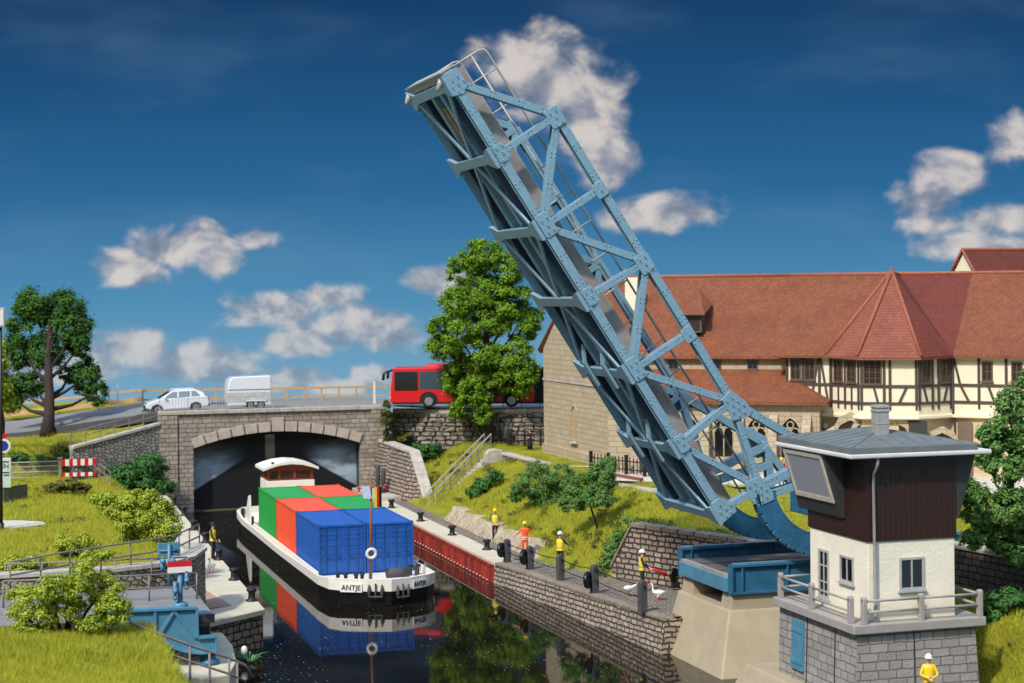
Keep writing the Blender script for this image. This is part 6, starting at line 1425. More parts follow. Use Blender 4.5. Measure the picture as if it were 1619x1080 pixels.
def trailer():
    a, c = P(358, 638, v=123.0), P(426, 636, v=123.0); z0 = 6.72; zt = P(392, 593.5, v=123).z; l = c.x - a.x; H = zt - z0
    t = thing('horse_trailer', 'white box trailer with rounded roof standing on the stone bridge', 'trailer', ((a.x + c.x) / 2, 123.0, z0)); h = .85
    side = [(-l / 2, .25), (l / 2, .25), (l / 2, H - .05), (l / 2 - .1, H), (-l / 2 + .35, H - .06), (-l / 2 + .08, H - .3), (-l / 2, H - .7)]
    b = MB(); b.prism([(x, -h, z) for x, z in side], (0, 2 * h, 0)); b.build('body', M['car_white'], t, bevel=.08, local=True, seg=3)
    MB().bx(-l / 2 - .01, l / 2 - .1, -h - .012, h + .012, .50, 1.18).build('lower_panel', plain('light grey panel', (188, 188, 186), .5), t, local=True)
    MB().bx(-l / 2 + .02, l / 2 - .03, -h - .02, h + .02, 1.34, 1.38).build('trim_line', M['post_grey'], t, local=True)
    for s in (-1, 1):
        for x in (.05, .75): wheel((x, s * .80, .30), .30, 'wheel', t, .2)
        MB().bx(-.35, 1.15, s * .78, s * .93, .55, .62).build('mudguard', M['car_white'], t, local=True)
    MB().tube([(-l / 2, 0, .4), (-l / 2 - 1.1, 0, .42)], .05, 6).build('drawbar', M['post_grey'], t, local=True)
    MB().box((l / 2 - .12, -h + .1, .42), (.1, .06, .16)).build('tail_light', M['red'], t, local=True)
trailer()
def bus():
    p = P(622, 645, z=6.55); rz = math.atan2(-3.6, 9.7)
    t = thing('articulated_bus', 'long red city bus behind the tall green tree on the road', 'bus', (p.x + .2, p.y + 1.25, 6.55), rz)
    w = 1.25; H = 2.82
    def sec(x0, x1, front=False):
        b = MB(); side = [(x0, .32), (x1, .32), (x1, H), (x0 + (.15 if front else 0), H)] if not front else [(x0 + .02, .32), (x1, .32), (x1, H), (x0 + .22, H), (x0 + .06, 1.3)]
        b.prism([(x, -w, z) for x, z in side], (0, 2 * w, 0)); return b
    bd = sec(0, 10.2, True).build('body', M['red'], t, bevel=.09, local=True, seg=3); MB().bx(10.2, 11.2, -w + .1, w - .1, .45, H - .1).build('bellows', M['rubber'], t, local=True)
    sec(11.2, 17.8).build('rear_body', M['red'], t, bevel=.09, local=True, seg=3)
    for x0, x1 in ((2.4, 7.2), (12.5, 16.5)): MB().box(((x0 + x1) / 2, 0, H + .12), (x1 - x0, 1.8, .26), 0, (.9, .8)).build('roof_unit', M['red'], t, bevel=.06, local=True)
    xs = [(.34, 2.0), (2.1, 3.75), (3.85, 5.5), (5.6, 7.2), (7.3, 8.7), (8.8, 10.0), (11.5, 13.2), (13.3, 15.2), (15.3, 17.4)]
    for x0, x1 in xs:
        for s in (-1, 1): MB().bx(x0, x1, s * (w + .012), s * (w - .05), 1.28 if x0 > 1 else 1.2, 2.55).build('side_window', M['glass_bus'] if x0 > 2 else M['glass_dark'], t, bevel=.01, local=True)
    MB().hexa([(.035, -1.1, 1.2), (.035, 1.1, 1.2), (.09, 1.1, 1.2), (.09, -1.1, 1.2)], [(.195, -1.1, 2.6), (.195, 1.1, 2.6), (.25, 1.1, 2.6), (.25, -1.1, 2.6)]).build('windscreen', M['glass_dark'], t, local=True)
    MB().bx(-.01, .06, -1.0, 1.0, .5, .95).build('front_panel', M['red'], t, local=True)
    for s in (-1, 1):
        MB().box((.03, s * .9, .72), (.08, .32, .18)).build('headlight', M['white'], t, bevel=.02, local=True)
        MB().tube([(.22, s * 1.1, 2.62), (-.18, s * 1.2, 2.58), (-.42, s * 1.26, 2.40), (-.46, s * 1.28, 1.95)], [.05, .06, .09, .11], 8).build('mirror', M['black'], t, True, local=True)
        for x in (2.75, 8.6, 14.6):
            MB().prism([(x + .66 * math.cos(a), s * (w + .004), .48 + .66 * math.sin(a)) for a in np.linspace(-.25, math.pi + .25, 14)], (0, -s * .04, 0)).build('wheel_arch', M['black'], t, local=True); wheel((x, s * (w - .08), .48), .48, 'wheel', t, .26)
    MB().bx(.2, 17.6, -w - .006, w + .006, .25, .40).build('skirt', M['black'], t, local=True)
bus()

# ------------------------------------------------------------------ people
def person(label, loc, rz, h=1.74, top='navy', sleeve=None, legs='navy', shoes='black', hair=None, helmet=None, vest=None, la=None, ra=None, lean=0.0, stride=.0, skirt=False, band=False, head_turn=0.0, group=None):
    """one continuous skinned body; facing -y before rotation. la / ra: (elbow, wrist) of left / right arm"""
    sleeve = sleeve or top; t = thing('person', label, 'person', loc, rz, group); k = h / 1.74
    la = la or ((.27, .03, 1.15), (.27, -.10, .92)); ra = ra or ((-.27, .03, 1.15), (-.27, -.10, .92))
    V = []; E = []; Rr = []; lab = []
    def v(p, r, par=None, l='torso', r2=None):
        y = p[1] - lean * max(0, p[2] - .95)
        V.append((p[0] * k, y * k, p[2] * k)); Rr.append((r * k, (r2 or r) * k)); lab.append(l)
        if par is not None: E.append((par, len(V) - 1))
        return len(V) - 1
    pel = v((0, 0, .96), .145, None, 'hip', .115); sp = v((0, .01, 1.14), .135, pel, 'torso', .105); ch = v((0, .01, 1.33), .165, sp, 'torso', .115); nb = v((0, .015, 1.46), .075, ch, 'torso'); nk = v((0, .0, 1.53), .055, nb, 'head')
    h1 = v((0, -.012, 1.60), .085, nk, 'head', .095); h2 = v((0, -.005, 1.68), .088, h1, 'head', .10); h3 = v((0, .0, 1.74), .055, h2, 'head', .06)
    v((0, -.125, 1.635), .014, h1, 'head')
    for s, (el, wr) in ((1, la), (-1, ra)):
        a = v((s * .175, .01, 1.415), .062, ch, 'sleeve'); e = v(el, .046, a, 'sleeve'); w = v(wr, .032, e, 'sleeve')
        d = (Vector(wr) - Vector(el)).normalized(); sd = d.cross(Vector((0, 0, 1)));  sd = sd.normalized() if sd.length > .05 else Vector((1, 0, 0)); up = sd.cross(d)
        W0 = Vector(wr); pm = v(tuple(W0 + d * .065), .036, w, 'hand', .022)
        for q, ln in ((-.030, .062), (-.010, .076), (.010, .072), (.030, .055)):
            f1 = v(tuple(W0 + d * .105 + sd * q), .0095, pm, 'hand'); f2 = v(tuple(W0 + d * (.105 + ln * .5) + sd * q * 1.15 - up * .006), .0085, f1, 'hand'); v(tuple(W0 + d * (.105 + ln) + sd * q * 1.15 - up * .022), .007, f2, 'hand')
        th = v(tuple(W0 + d * .06 - sd * .045 * s), .011, pm, 'hand'); v(tuple(W0 + d * .10 - sd * .062 * s), .009, th, 'hand')
        hp = v((s * .095, 0, .90), .095, pel, 'leg'); kn = v((s * .105, -.02 - s * stride * .5, .50), .066, hp, 'leg'); an = v((s * .11, .02 - s * stride, .10), .045, kn, 'leg'); v((s * .125, -.14 - s * stride, .045), .042, an, 'foot')
        v((s * .11, .05 - s * stride, .045), .038, an, 'foot')
    me = bpy.data.meshes.new('body'); me.from_pydata(V, E, []); o = bpy.data.objects.new('tmp', me); C.objects.link(o)
    sk = o.modifiers.new('skin', 'SKIN'); sk.use_smooth_shade = True; sub = o.modifiers.new('sub', 'SUBSURF'); sub.levels = 1; sub.render_levels = 1
    for i, d in enumerate(me.skin_vertices[0].data): d.radius = Rr[i]; d.use_root = (i == 0)
    m2 = bpy.data.meshes.new_from_object(o.evaluated_get(bpy.context.evaluated_depsgraph_get())); bpy.data.objects.remove(o)
    m2.materials.clear()
    for q in (top, sleeve, legs, shoes, 'skin'): m2.materials.append(M[q])
    VA = np.array(V); seg = [(VA[a], VA[b], lab[b]) for a, b in E]; sl = {'torso': 0, 'hip': 2, 'sleeve': 1, 'leg': 2, 'foot': 3, 'head': 4, 'hand': 4}
    for p in m2.polygons:
        c = np.array(p.center); best = None
        for a, b, l in seg:
            tt = np.clip(np.dot(c - a, b - a) / max(1e-9, np.dot(b - a, b - a)), 0, 1); d = np.linalg.norm(c - a - (b - a) * tt)
            if best is None or d < best[0]: best = (d, l)
        l = best[1]
        if l in ('torso', 'hip') and c[2] < .98 * k: l = 'leg'
        p.material_index = sl[l]; p.use_smooth = True
    bo = bpy.data.objects.new('body', m2); C.objects.link(bo); bo.parent = t
    S2 = lambda p: (p[0] * k, (p[1] - lean * max(0, p[2] - .95)) * k, p[2] * k)
    if vest:
        b = MB(); n = 18; rows = []
        for z, rx, ry in ((.90, .185, .145), (1.02, .178, .140), (1.16, .176, .138), (1.30, .198, .146), (1.40, .190, .130), (1.46, .12, .095)):
            c = S2((0, .01, z)); rows.append([(c[0] + rx * k * math.cos(2 * math.pi * i / n), c[1] + ry * k * math.sin(2 * math.pi * i / n), c[2]) for i in range(n)])
        b.add([p for r_ in rows for p in r_], [(i * n + j, i * n + (j + 1) % n, (i + 1) * n + (j + 1) % n, (i + 1) * n + j) for i in range(len(rows) - 1) for j in range(n)])
        vo = b.build('vest', M[vest], t, True, local=True)
        c = S2((0, .01, 1.06)); MB().lathe([(.182 * k, -.025), (.184 * k, 0), (.182 * k, .025)], c, 18, 1, .79).build('reflective_band', M['rail'], vo, True, local=True)
    if band:
        for z, rx in ((1.00, .168), (.90, .162)): c = S2((0, .0, z)); MB().lathe([(rx * k, -.02), (rx * k, .02)], c, 18, 1, .80).build('reflective_band', M['white'], bo, True, local=True)
        for (el, wr) in (la, ra): q = Vector(el).lerp(Vector(wr), .72); q2 = Vector(el).lerp(Vector(wr), .88); MB().tube([S2(q), S2(q2)], .046 * k, 10).build('cuff_band', M['white'], bo, True, local=True)
    c = S2((0, -.005, 1.665))
    if helmet:
        b = MB(); b.lathe([(.128 * k, 0), (.126 * k, .04), (.11 * k, .085), (.075 * k, .12), (.03 * k, .135), (.004, .137)], (c[0], c[1] + .01, c[2] + .02), 16, .95, 1.1)
        b.lathe([(.150 * k, 0), (.150 * k, .014)], (c[0], c[1] - .012, c[2] + .012), 16, .95, 1.12); b.build('helmet', M[helmet], t, True, local=True)
    elif hair:
        MB().ball((c[0], c[1] + .028, c[2] + .035), (.108 * k, .118 * k, .105 * k), 12, 8).build('hair', M[hair], t, True, local=True)
    b = MB()
    for s in (-1, 1): b.ball((c[0] + s * .034 * k, c[1] - .094 * k, c[2] - .035 * k), .013 * k, 6, 4)
    b.build('eyes', M['black'], t, True, local=True)
    if skirt:
        MB().lathe([(.26 * k, .06 * k), (.23 * k, .5 * k), (.17 * k, .96 * k), (.15 * k, 1.05 * k)], (0, 0, 0), 16, 1, .85).build('skirt', M[legs], t, True, local=True)
    return t
FC = -.32   # facing the camera
person('worker in open yellow vest and yellow helmet standing by the first chain post', P(783, 856, z=1.06), FC + .15, 1.72, 'navy', 'greycloth', 'navy', helmet='yellow', vest='vest', la=((.30, -.02, 1.16), (.17, -.20, 1.02)), ra=((-.28, -.02, 1.17), (-.15, -.20, 1.06)))
person('worker in full orange suit and yellow helmet holding one arm out over the tyre', P(830, 881, z=1.14), FC + .1, 1.76, 'orange', 'orange', 'orange', helmet='yellow', band=True, ra=((-.34, -.06, 1.20), (-.58, -.20, 1.12)), la=((.27, .02, 1.15), (.29, -.08, .90)))
person('worker in yellow vest and white helmet with both hands raised to his face', P(886, 900, z=1.2), FC + 2.6, 1.76, 'navy', 'navy', 'navy', helmet='white', vest='vest', la=((.31, -.12, 1.33), (.16, -.22, 1.62)), ra=((-.31, -.14, 1.18), (-.10, -.25, 1.34)))
w4 = P(1016, 934, z=1.36)
person('worker in yellow vest and white helmet holding a red tube beside the geese', w4, FC + 1.45, 1.76, 'navy', 'navy', 'navy', helmet='white', vest='vest', la=((.26, -.05, 1.18), (.16, -.28, 1.0)), ra=((-.26, -.05, 1.18), (-.12, -.30, .98)))
a, c = w4 + Vector((.28, .06, 1.0)), w4 + Vector((1.12, -.14, .66))
t = thing('suction_tube', 'red tube ending in a wide black ring held by the worker at the retaining wall', 'tube', a)
MB().tube([a, a.lerp(c, .5), c], [.055, .07, .075], 10).build('red_tube', M['red'], t, True)
d = Vector((.55, -.83, .05)).normalized(); ring = c + Vector((.34, .0, -.04)); torus(MB(), ring, .27, .07, d, 24, 8).build('black_ring', M['rubber'], t, True)
MB().tube([ring - d * .12, ring + d * .02], [.24, .26], 20).build('dark_mouth', M['black'], t); MB().box((ring.x + .05, ring.y, ring.z - .42), (.34, .3, .28)).build('stand', M['black'], t, bevel=.04)
person('worker in yellow vest and dark cap standing on the pale left quay by a bollard', P(337, 884, z=1.61), 1.0, 1.74, 'navy', 'navy', 'navy', helmet='navy', vest='vest', la=((.27, -.03, 1.16), (.22, -.20, .93)), ra=((-.27, -.03, 1.16), (-.16, -.22, .95)))
person('worker with yellow helmet and pale shirt behind the red and white barriers', P(131, 756, z=2.8), FC - .4, 1.70, 'greycloth', 'skin', 'navy', helmet='yellow')
person('man in yellow rain jacket and white cap at the grassy mound beside the tower base', P(1469, 1120, v=50.4), FC - .02, 1.68, 'yellow', 'yellow', 'yellow', helmet='white', vest='yellow', la=((.29, -.06, 1.13), (.09, -.24, 1.05)), ra=((-.29, -.06, 1.13), (-.09, -.24, 1.06)))
person('nun in black habit with white collar by the dark iron fence next to the church', P(838, 711, z=3.98), FC - .5, 1.36, 'black', 'black', 'black', hair='black', skirt=True, la=((.24, -.04, 1.16), (.08, -.20, 1.08)), ra=((-.24, -.04, 1.16), (-.08, -.20, 1.1)))
person('visitor in violet top seen through the bridge lattice in the courtyard', P(1147, 742, z=4.0), FC + .5, 1.6, 'greycloth', 'skin', 'navy', hair='brown_wood')
person('visitor in orange top left of the violet one in the courtyard', P(1128, 745, z=4.0), FC - .6, 1.6, 'orange', 'skin', 'greycloth', hair='black')
person('visitor in red top behind the rocker segment in the courtyard', P(1236, 772, z=4.0), FC, 1.6, 'red', 'red', 'leaf_mid', hair='yellow')
p = P(1172, 768, z=4.0); t = thing('garden_table', 'round table with white cloth in the courtyard behind the bridge lattice', 'table', p)
MB().lathe([(.75, 0), (.70, .35), (.66, .72), (.64, .75)], (0, 0, 0), 18).build('table_cloth', M['white'], t, True, local=True); MB().lathe([(.3, .755), (.3, .8)], (0, 0, 0), 14).build('tray', M['rail'], t, local=True)
# statue
p = P(800, 694, z=4.35); t = thing('angel_statue', 'dark grey winged figure kneeling on the stone pillar by the stair head', 'statue', (p.x, p.y, 4.55))
b = MB(); b.tube([(0, 0, -.5), (0, 0, .1), (.02, 0, .45), (.1, -.04, .72)], [.28, .24, .2, .12], 10); b.ball((.14, -.06, .86), .13, 8, 6); b.tube([(.1, 0, .6), (.3, -.1, .4), (.2, -.2, .2)], [.07, .06, .05], 8); b.build('figure', M['statue'], t, True, local=True)
for s in (-1, 1): MB().prism([(-.05, .06 * s, .35), (-.32, .16 * s, .95), (-.46, .2 * s, .85), (-.42, .18 * s, .4), (-.2, .1 * s, .15)], (0, .05 * s, 0)).build('wing', M['statue'], t, local=True)
# ------------------------------------------------------------------ geese and swan
def goose(label, loc, rz, up=True, s=1.0, grp='white geese on the cobbled path', cat='goose', name='goose'):
    t = thing(name, label, cat, loc, rz, grp); V = []; E = []; Rr = []
    def v(p, r, par=None): V.append(tuple(x * s for x in p)); Rr.append(r * s); (E.append((par, len(V) - 1)) if par is not None else None); return len(V) - 1
    a = v((.02, 0, .36), .17); b2 = v((-.18, 0, .36), .14, a); v((-.40, 0, .43), .04, b2); c = v((.20, 0, .40), .11, a)
    if up: n1 = v((.27, 0, .56), .055, c); n2 = v((.27, 0, .74), .045, n1); hd = v((.32, 0, .86), .065, n2); v((.38, 0, .85), .045, hd)
    else: n1 = v((.34, 0, .48), .055, c); n2 = v((.46, 0, .56), .05, n1); hd = v((.56, 0, .60), .065, n2); v((.62, 0, .58), .045, hd)
    for sd in (-1, 1): l = v((.0, sd * .09, .22), .05, a); v((.0, sd * .09, .10), .022, l)
    me = bpy.data.meshes.new('body'); me.from_pydata(V, E, []); o = bpy.data.objects.new('tmp', me); C.objects.link(o); o.modifiers.new('skin', 'SKIN').use_smooth_shade = True; q = o.modifiers.new('sub', 'SUBSURF'); q.levels = q.render_levels = 2
    for i, d in enumerate(me.skin_vertices[0].data): d.radius = (Rr[i], Rr[i]); d.use_root = (i == 0)
    m2 = bpy.data.meshes.new_from_object(o.evaluated_get(bpy.context.evaluated_depsgraph_get())); bpy.data.objects.remove(o); m2.materials.clear(); m2.materials.append(M['goose']); bo = bpy.data.objects.new('body', m2); C.objects.link(bo); bo.parent = t
    hp = Vector(V[-6 if False else (7 if up else 7)]); MB().tube([hp, hp + Vector((.10, 0, -.02)) * s, hp + Vector((.16, 0, -.03)) * s], [.04 * s, .035 * s, .012 * s], 8).build('beak', M['orange'], t, True, local=True)
    for sd in (-1, 1):
        b = MB(); b.prism([(-.04 * s, sd * .09 * s, .0), (.14 * s, sd * .02 * s, 0), (.16 * s, sd * .10 * s, 0), (.13 * s, sd * .17 * s, 0)], (0, 0, .03 * s)); b.tube([(0, sd * .09 * s, .02), (0, sd * .09 * s, .16 * s)], .025 * s, 6); b.build('foot', M['orange'], t, local=True)
        MB().ball((-.06 * s, sd * .14 * s, .40 * s), (.27 * s, .05 * s, .12 * s), 10, 6).build('wing', M['goose'], t, True, local=True)
    return t
goose('white goose with upright neck by the stand of the black ring', P(1040, 948, z=1.38), 2.7, True, .78)
goose('white goose with lowered neck behind the tallest chain post', P(996, 941, z=1.36), .3, False, .8)
goose('white swan with neck curled down standing on the pale left quay', P(334, 906, z=1.61), -2.0, True, .85, None, 'swan', 'swan')

# ------------------------------------------------------------------ left side furniture
def white_fence():
    a, c = P(18, 760, z=2.75), P(93, 757, z=2.75); t = thing('white_fence', 'pale fence with four thin rails left of the red and white barriers', 'fence', a)
    for z in (.15, .5, .85, 1.15): MB().tube([a + Vector((0, 0, z)), c + Vector((0, 0, z))], .045, 6).build('rail', M['coping'], t)
    b = MB(); n = 26
    for k in range(n): p = a.lerp(c, (k + .5) / n); b.beam(p + Vector((0, 0, .1)), p + Vector((0, 0, 1.15)), .018, .018, (1, 0, 0))
    b.build('mesh_wires', M['coping'], t)
    MB().box((c.x + .08, c.y, 2.75 + .65), (.22, .22, 1.3)).build('gate_post', M['coping'], t, bevel=.02); MB().box((c.x + .08, c.y, 2.75 + 1.34), (.34, .34, .1)).build('post_cap', M['coping'], t)
white_fence()
def barrier(py, lab, h):
    a, c = P(97, py, v=117.6), P(152, py - 2, v=117.6); t = thing('warning_barrier', lab, 'barrier', a, 0, 'red and white barrier boards'); n = 9
    for k in range(n):
        p, q = a.lerp(c, k / n), a.lerp(c, (k + 1) / n); MB().hexa([p + Vector((0, -.03, 0)), q + Vector((0, -.03, 0)), q + Vector((0, .03, 0)), p + Vector((0, .03, 0))], [p + Vector((0, -.03, h)), q + Vector((0, -.03, h)), q + Vector((0, .03, h)), p + Vector((0, .03, h))]).build('red_stripe' if k % 2 == 0 else 'white_stripe', M['red' if k % 2 == 0 else 'white'], t)
    b = MB()
    for p in (a, c): b.beam((p.x, p.y + .05, 2.7), (p.x, p.y + .05, p.z + h), .05, .05, (1, 0, 0))
    b.build('stand', M['rail_grey'], t)
barrier(737, 'upper red and white striped barrier board in front of the worker', .42); barrier(754, 'lower red and white striped barrier board near the ground', .24)
bar_railing('path_railing', 'grey railing leading from the barriers down behind the dark bush', P(157, 762, z=2.7), P(175, 776, z=2.3), 1.2, 3, 0, M['rail_grey'], None, 3)
def pipe_fence():
    a, c = P(6, 800, z=2.55), P(42, 794, z=2.55); t = thing('grille_fence', 'short grey vertical bar fence beside the pale sign', 'fence', a); b = MB(); n = 14
    for k in range(n + 1): p = a.lerp(c, k / n); b.beam(p, p + Vector((0, 0, 1.05)), .07, .05, c - a)
    b.build('bars', M['post_grey'], t)
    for z in (.1, 1.0): MB().beam(a + Vector((0, 0, z)), c + Vector((0, 0, z)), .05, .07).build('rail', M['post_grey'], t)
pipe_fence()
def sign():
    p, q = P(4, 772, v=106.5), P(17.5, 724, v=106.5); t = thing('information_sign', 'pale green sign board with dark lettering at the left edge', 'sign', (p.x, 106.5, 2.6))
    x0 = P(-14, 750, v=106.5).x; bd = MB().bx(x0, q.x, 106.5, 106.6, p.z, q.z).build('board', plain('pale mint board', (206, 222, 208), .5), t, bevel=.04)
    o = Vector((P(14, 737, v=106.5).x, 106.49, P(14, 737, v=106.5).z)) - base_of(bd); text_mesh('lettering', 'KEN', .36, M['lettering'], bd, Matrix.Translation(o) @ Matrix.Rotation(R(90), 4, 'X'), .005, 'RIGHT')
    b = MB()
    for pz, w in ((731, .5), (748, .42), (752, .3)): z = P(10, pz, v=106.5).z; b.bx(q.x - .12 - w, q.x - .12, 106.485, 106.5, z, z + .06)
    b.build('text_lines', M['lettering'], bd)
    p = P(5, 705, v=108); r = thing('round_sign', 'small round blue and white sign with a red strip behind the black lamp post', 'sign', (p.x, 108, 3)); rr = .42
    MB().tube([(p.x, 108, p.z), (p.x, 108.06, p.z)], rr, 20).build('disc', M['white'], r); MB().tube([(p.x, 107.985, p.z), (p.x, 108, p.z)], rr * .7, 20).build('blue_disc', plain('sign blue', (30, 60, 150), .5), r)
    b = MB(); z0 = p.z + .5; b.bx(p.x - .3, p.x + .28, 107.99, 108.05, z0, z0 + .22); b.build('red_strip', M['red'], r); MB().tube([(p.x, 108.1, 2.5), (p.x, 108.1, p.z + .6)], .05, 6).build('post_shaft', M['rail_grey'], r)
sign()
def lamp():
    y = 94.0; b0 = P(2, 838, v=y); t0 = P(1, 490, v=y); t = thing('lamp_post', 'tall thin black lamp post with a pale lamp box at the left edge', 'lamp post', (b0.x, y, b0.z))
    MB().tube([(b0.x, y, b0.z - .2), (t0.x, y, t0.z)], [.085, .07], 10).build('pole', M['black'], t, True); MB().tube([(b0.x, y, b0.z - .2), (b0.x, y, b0.z + .35)], .14, 10).build('foot', M['black'], t, True)
    p = P(2, 502, v=y); MB().bx(p.x - .5, p.x + .17, y - .2, y + .2, p.z - .5, p.z + .5).build('lamp_box', M['coping'], t, bevel=.04); MB().bx(p.x - .4, p.x + .1, y - .215, y - .2, p.z - .4, p.z + .4).build('lamp_glass', M['white'], t)
lamp()
p = P(40, 836, z=2.52); q = MB(); q.prism([(p.x + dx, p.y + dy, 2.3) for dx, dy in ((-3, -1.2), (-.4, -1.5), (1.0, -.6), (.9, .5), (-.5, 1.6), (-3, 1.8))], (0, 0, .50)); structure(q.build('gravel_patch', M['palegravel'], bevel=.02))
# ------------------------------------------------------------------ vegetation
def leaves_mesh(name, pts, nrm, size, mat, parent=None, aspect=.42, off=None):
    n = len(pts); size = size if hasattr(size, '__len__') else np.full(n, size)
    nrm = nrm / (np.linalg.norm(nrm, axis=1, keepdims=True) + 1e-9)
    a = np.cross(nrm, RNG.normal(size=(n, 3))); a /= np.linalg.norm(a, axis=1, keepdims=True) + 1e-9; b = np.cross(nrm, a)
    s = size[:, None]; fold = nrm * s * .22
    co = np.stack([pts - a * s, pts + b * s * aspect + fold, pts + a * s, pts - b * s * aspect + fold], 1)
    if off is not None: co = co - np.array(off)
    me = bpy.data.meshes.new(name); me.vertices.add(4 * n); me.loops.add(4 * n); me.polygons.add(n)
    me.vertices.foreach_set('co', co.reshape(-1)); me.loops.foreach_set('vertex_index', np.arange(4 * n)); me.polygons.foreach_set('loop_start', np.arange(n) * 4)
    me.update(); me.validate(); me.materials.append(mat)
    o = bpy.data.objects.new(name, me); C.objects.link(o)
    if parent is not None: o.parent = parent
    return o
def clump_points(blobs, n, fill=.5, sub=16, subr=.34):
    """leaf positions spread over many small tufts around each blob, with gaps between"""
    vol = np.array([b[3] * b[4] * b[5] for b in blobs]) ** (2 / 3); cnt = (vol / vol.sum() * n).astype(int) + 1; P_, N_ = [], []
    for bl, k in zip(blobs, cnt):
        c = np.array(bl[:3]); r = np.array(bl[3:6]); ns = max(5, int(sub)); d = RNG.normal(size=(ns, 3)); d /= np.linalg.norm(d, axis=1, keepdims=True)
        rad = (fill + (1 - fill) * RNG.random(ns) ** .5)[:, None] * .86; cen = d * rad; sr = subr * (0.6 + .7 * RNG.random(ns))
        pick = RNG.integers(0, ns, k); e = RNG.normal(size=(k, 3)); e /= np.linalg.norm(e, axis=1, keepdims=True)
        q = cen[pick] + e * (sr[pick] * np.minimum(1.5, np.abs(RNG.normal(0, .62, k)) + .12))[:, None]
        P_.append(c + q * r); N_.append(e * .8 + d[pick] * .5 + np.array([0, 0, .55]) + RNG.normal(size=(k, 3)) * .45)
    return np.concatenate(P_), np.concatenate(N_)
def pix_blobs(lst, d, depth=1.0):
    out = []
    for q in lst:
        px, py, rx, ry = q[:4]; dd = d + (q[4] if len(q) > 4 else random.uniform(-.5, .5)); c = P(px, py, d=dd); s = dd / FPX
        out.append((c.x, c.y, c.z, rx * s, rx * s * depth, ry * s))
    return out
def plant(name, label, cat, base, blobs, n, size, mat, stems=(), group=None, crown='crown', stem='trunk', fill=.5, sub=16, subr=.34, aspect=.42, stemmat='bark'):
    t = thing(name, label, cat, base, 0, group); pts, nn = clump_points(blobs, n, fill, sub, subr)
    leaves_mesh(crown, pts, nn, size * (0.65 + .7 * RNG.random(len(pts))), M[mat], t, aspect, base)
    if stems:
        b = MB()
        for pth, rr in stems: b.tube([Vector(p) for p in pth], list(rr), 8)
        b.build(stem, M[stemmat], t, True)
    return t
def limbs(base, top, blobs, r0, wig=.15):
    base, top = Vector(base), Vector(top); n = 7; pth = [base.lerp(top, i / n) + Vector((random.uniform(-wig, wig), random.uniform(-wig, wig), 0)) * (i > 0) for i in range(n + 1)]
    st = [(pth, [r0 * (1 - .78 * i / n) * (1.25 if i == 0 else 1) for i in range(n + 1)])]
    for b in blobs:
        c = Vector(b[:3]); f = max(.15, min(.9, (c.z - base.z) / max(.1, top.z - base.z) * .62)); q = base.lerp(top, f); m = q.lerp(c, .5) + Vector((random.uniform(-.2, .2), random.uniform(-.2, .2), -.15 * (c - q).length * .4)); rr = r0 * (1 - .7 * f) * .5
        st.append(([q, m, c], [rr, rr * .6, rr * .2]))
    return st
# tall round tree on the left
base = GR(74, 690, HL, 100, 150); d0 = (base - Vector((0, 0, ZC))).length
bl = pix_blobs([(60, 478, 42, 30), (100, 490, 38, 34), (45, 520, 40, 36), (112, 520, 38, 38), (75, 555, 40, 30), (35, 555, 30, 30), (128, 545, 22, 26), (30, 612, 32, 26), (52, 608, 28, 20), (112, 590, 22, 18), (138, 595, 28, 34), (152, 620, 20, 24), (20, 630, 18, 22)], d0, .9)
top = P(82, 470, d=d0); plant('round_tree', 'tall dark green tree with clumped crown on the grass at the left', 'tree', base, bl, 52000, .115, 'leaf_dark', limbs(base, top, bl, .42, .1), sub=34, subr=.27)
bl = pix_blobs([(-8, 600, 26, 40), (8, 640, 20, 26), (-4, 560, 18, 30)], 112, .9); b0 = GR(2, 705, HL, 90, 150)
plant('yellowish_tree', 'yellow green tree partly cut off by the left edge', 'tree', b0, bl, 4500, .17, 'leaf_lime', limbs(b0, P(-5, 580, d=112), bl, .25))
# tall fresh green tree in the middle
base = P(772, 699, z=4.2); d0 = float((np.array(base) - np.array([0, 0, ZC])) @ _F)
bl = pix_blobs([(765, 402, 44, 26), (738, 428, 38, 28), (800, 428, 40, 30), (768, 462, 46, 30), (722, 478, 34, 30), (806, 475, 42, 30), (714, 520, 40, 32), (765, 510, 40, 30), (818, 515, 40, 30), (704, 550, 34, 26), (750, 560, 44, 30), (806, 560, 40, 30), (725, 600, 34, 34), (770, 610, 36, 30), (815, 600, 38, 28), (838, 585, 20, 22), (740, 640, 26, 24), (765, 655, 16, 18), (845, 500, 18, 16), (722, 650, 14, 16)], d0, .9)
plant('leafy_tree', 'tall bright green tree in front of the red bus', 'tree', base, bl, 120000, .104, 'leaf_mid', limbs(base, P(768, 400, d=d0), bl, .36, .06), sub=40, subr=.25)
# right edge tree
d0 = 63.0; bl = pix_blobs([(1600, 640, 30, 34), (1575, 690, 34, 36), (1615, 700, 30, 40), (1560, 720, 24, 22), (1590, 740, 36, 24), (1550, 800, 36, 34), (1595, 800, 40, 36), (1545, 845, 30, 26), (1590, 850, 36, 28), (1625, 830, 30, 36), (1535, 775, 18, 22), (1612, 880, 26, 16), (1628, 610, 22, 30)], d0, .8)
b0 = P(1600, 915, z=3.5)
plant('spreading_tree', 'broad leafy green tree at the right edge behind the tower', 'tree', b0, bl, 46000, .082, 'leaf_grey', limbs(b0, P(1600, 660, d=d0), bl, .24, .05), sub=36, subr=.27)
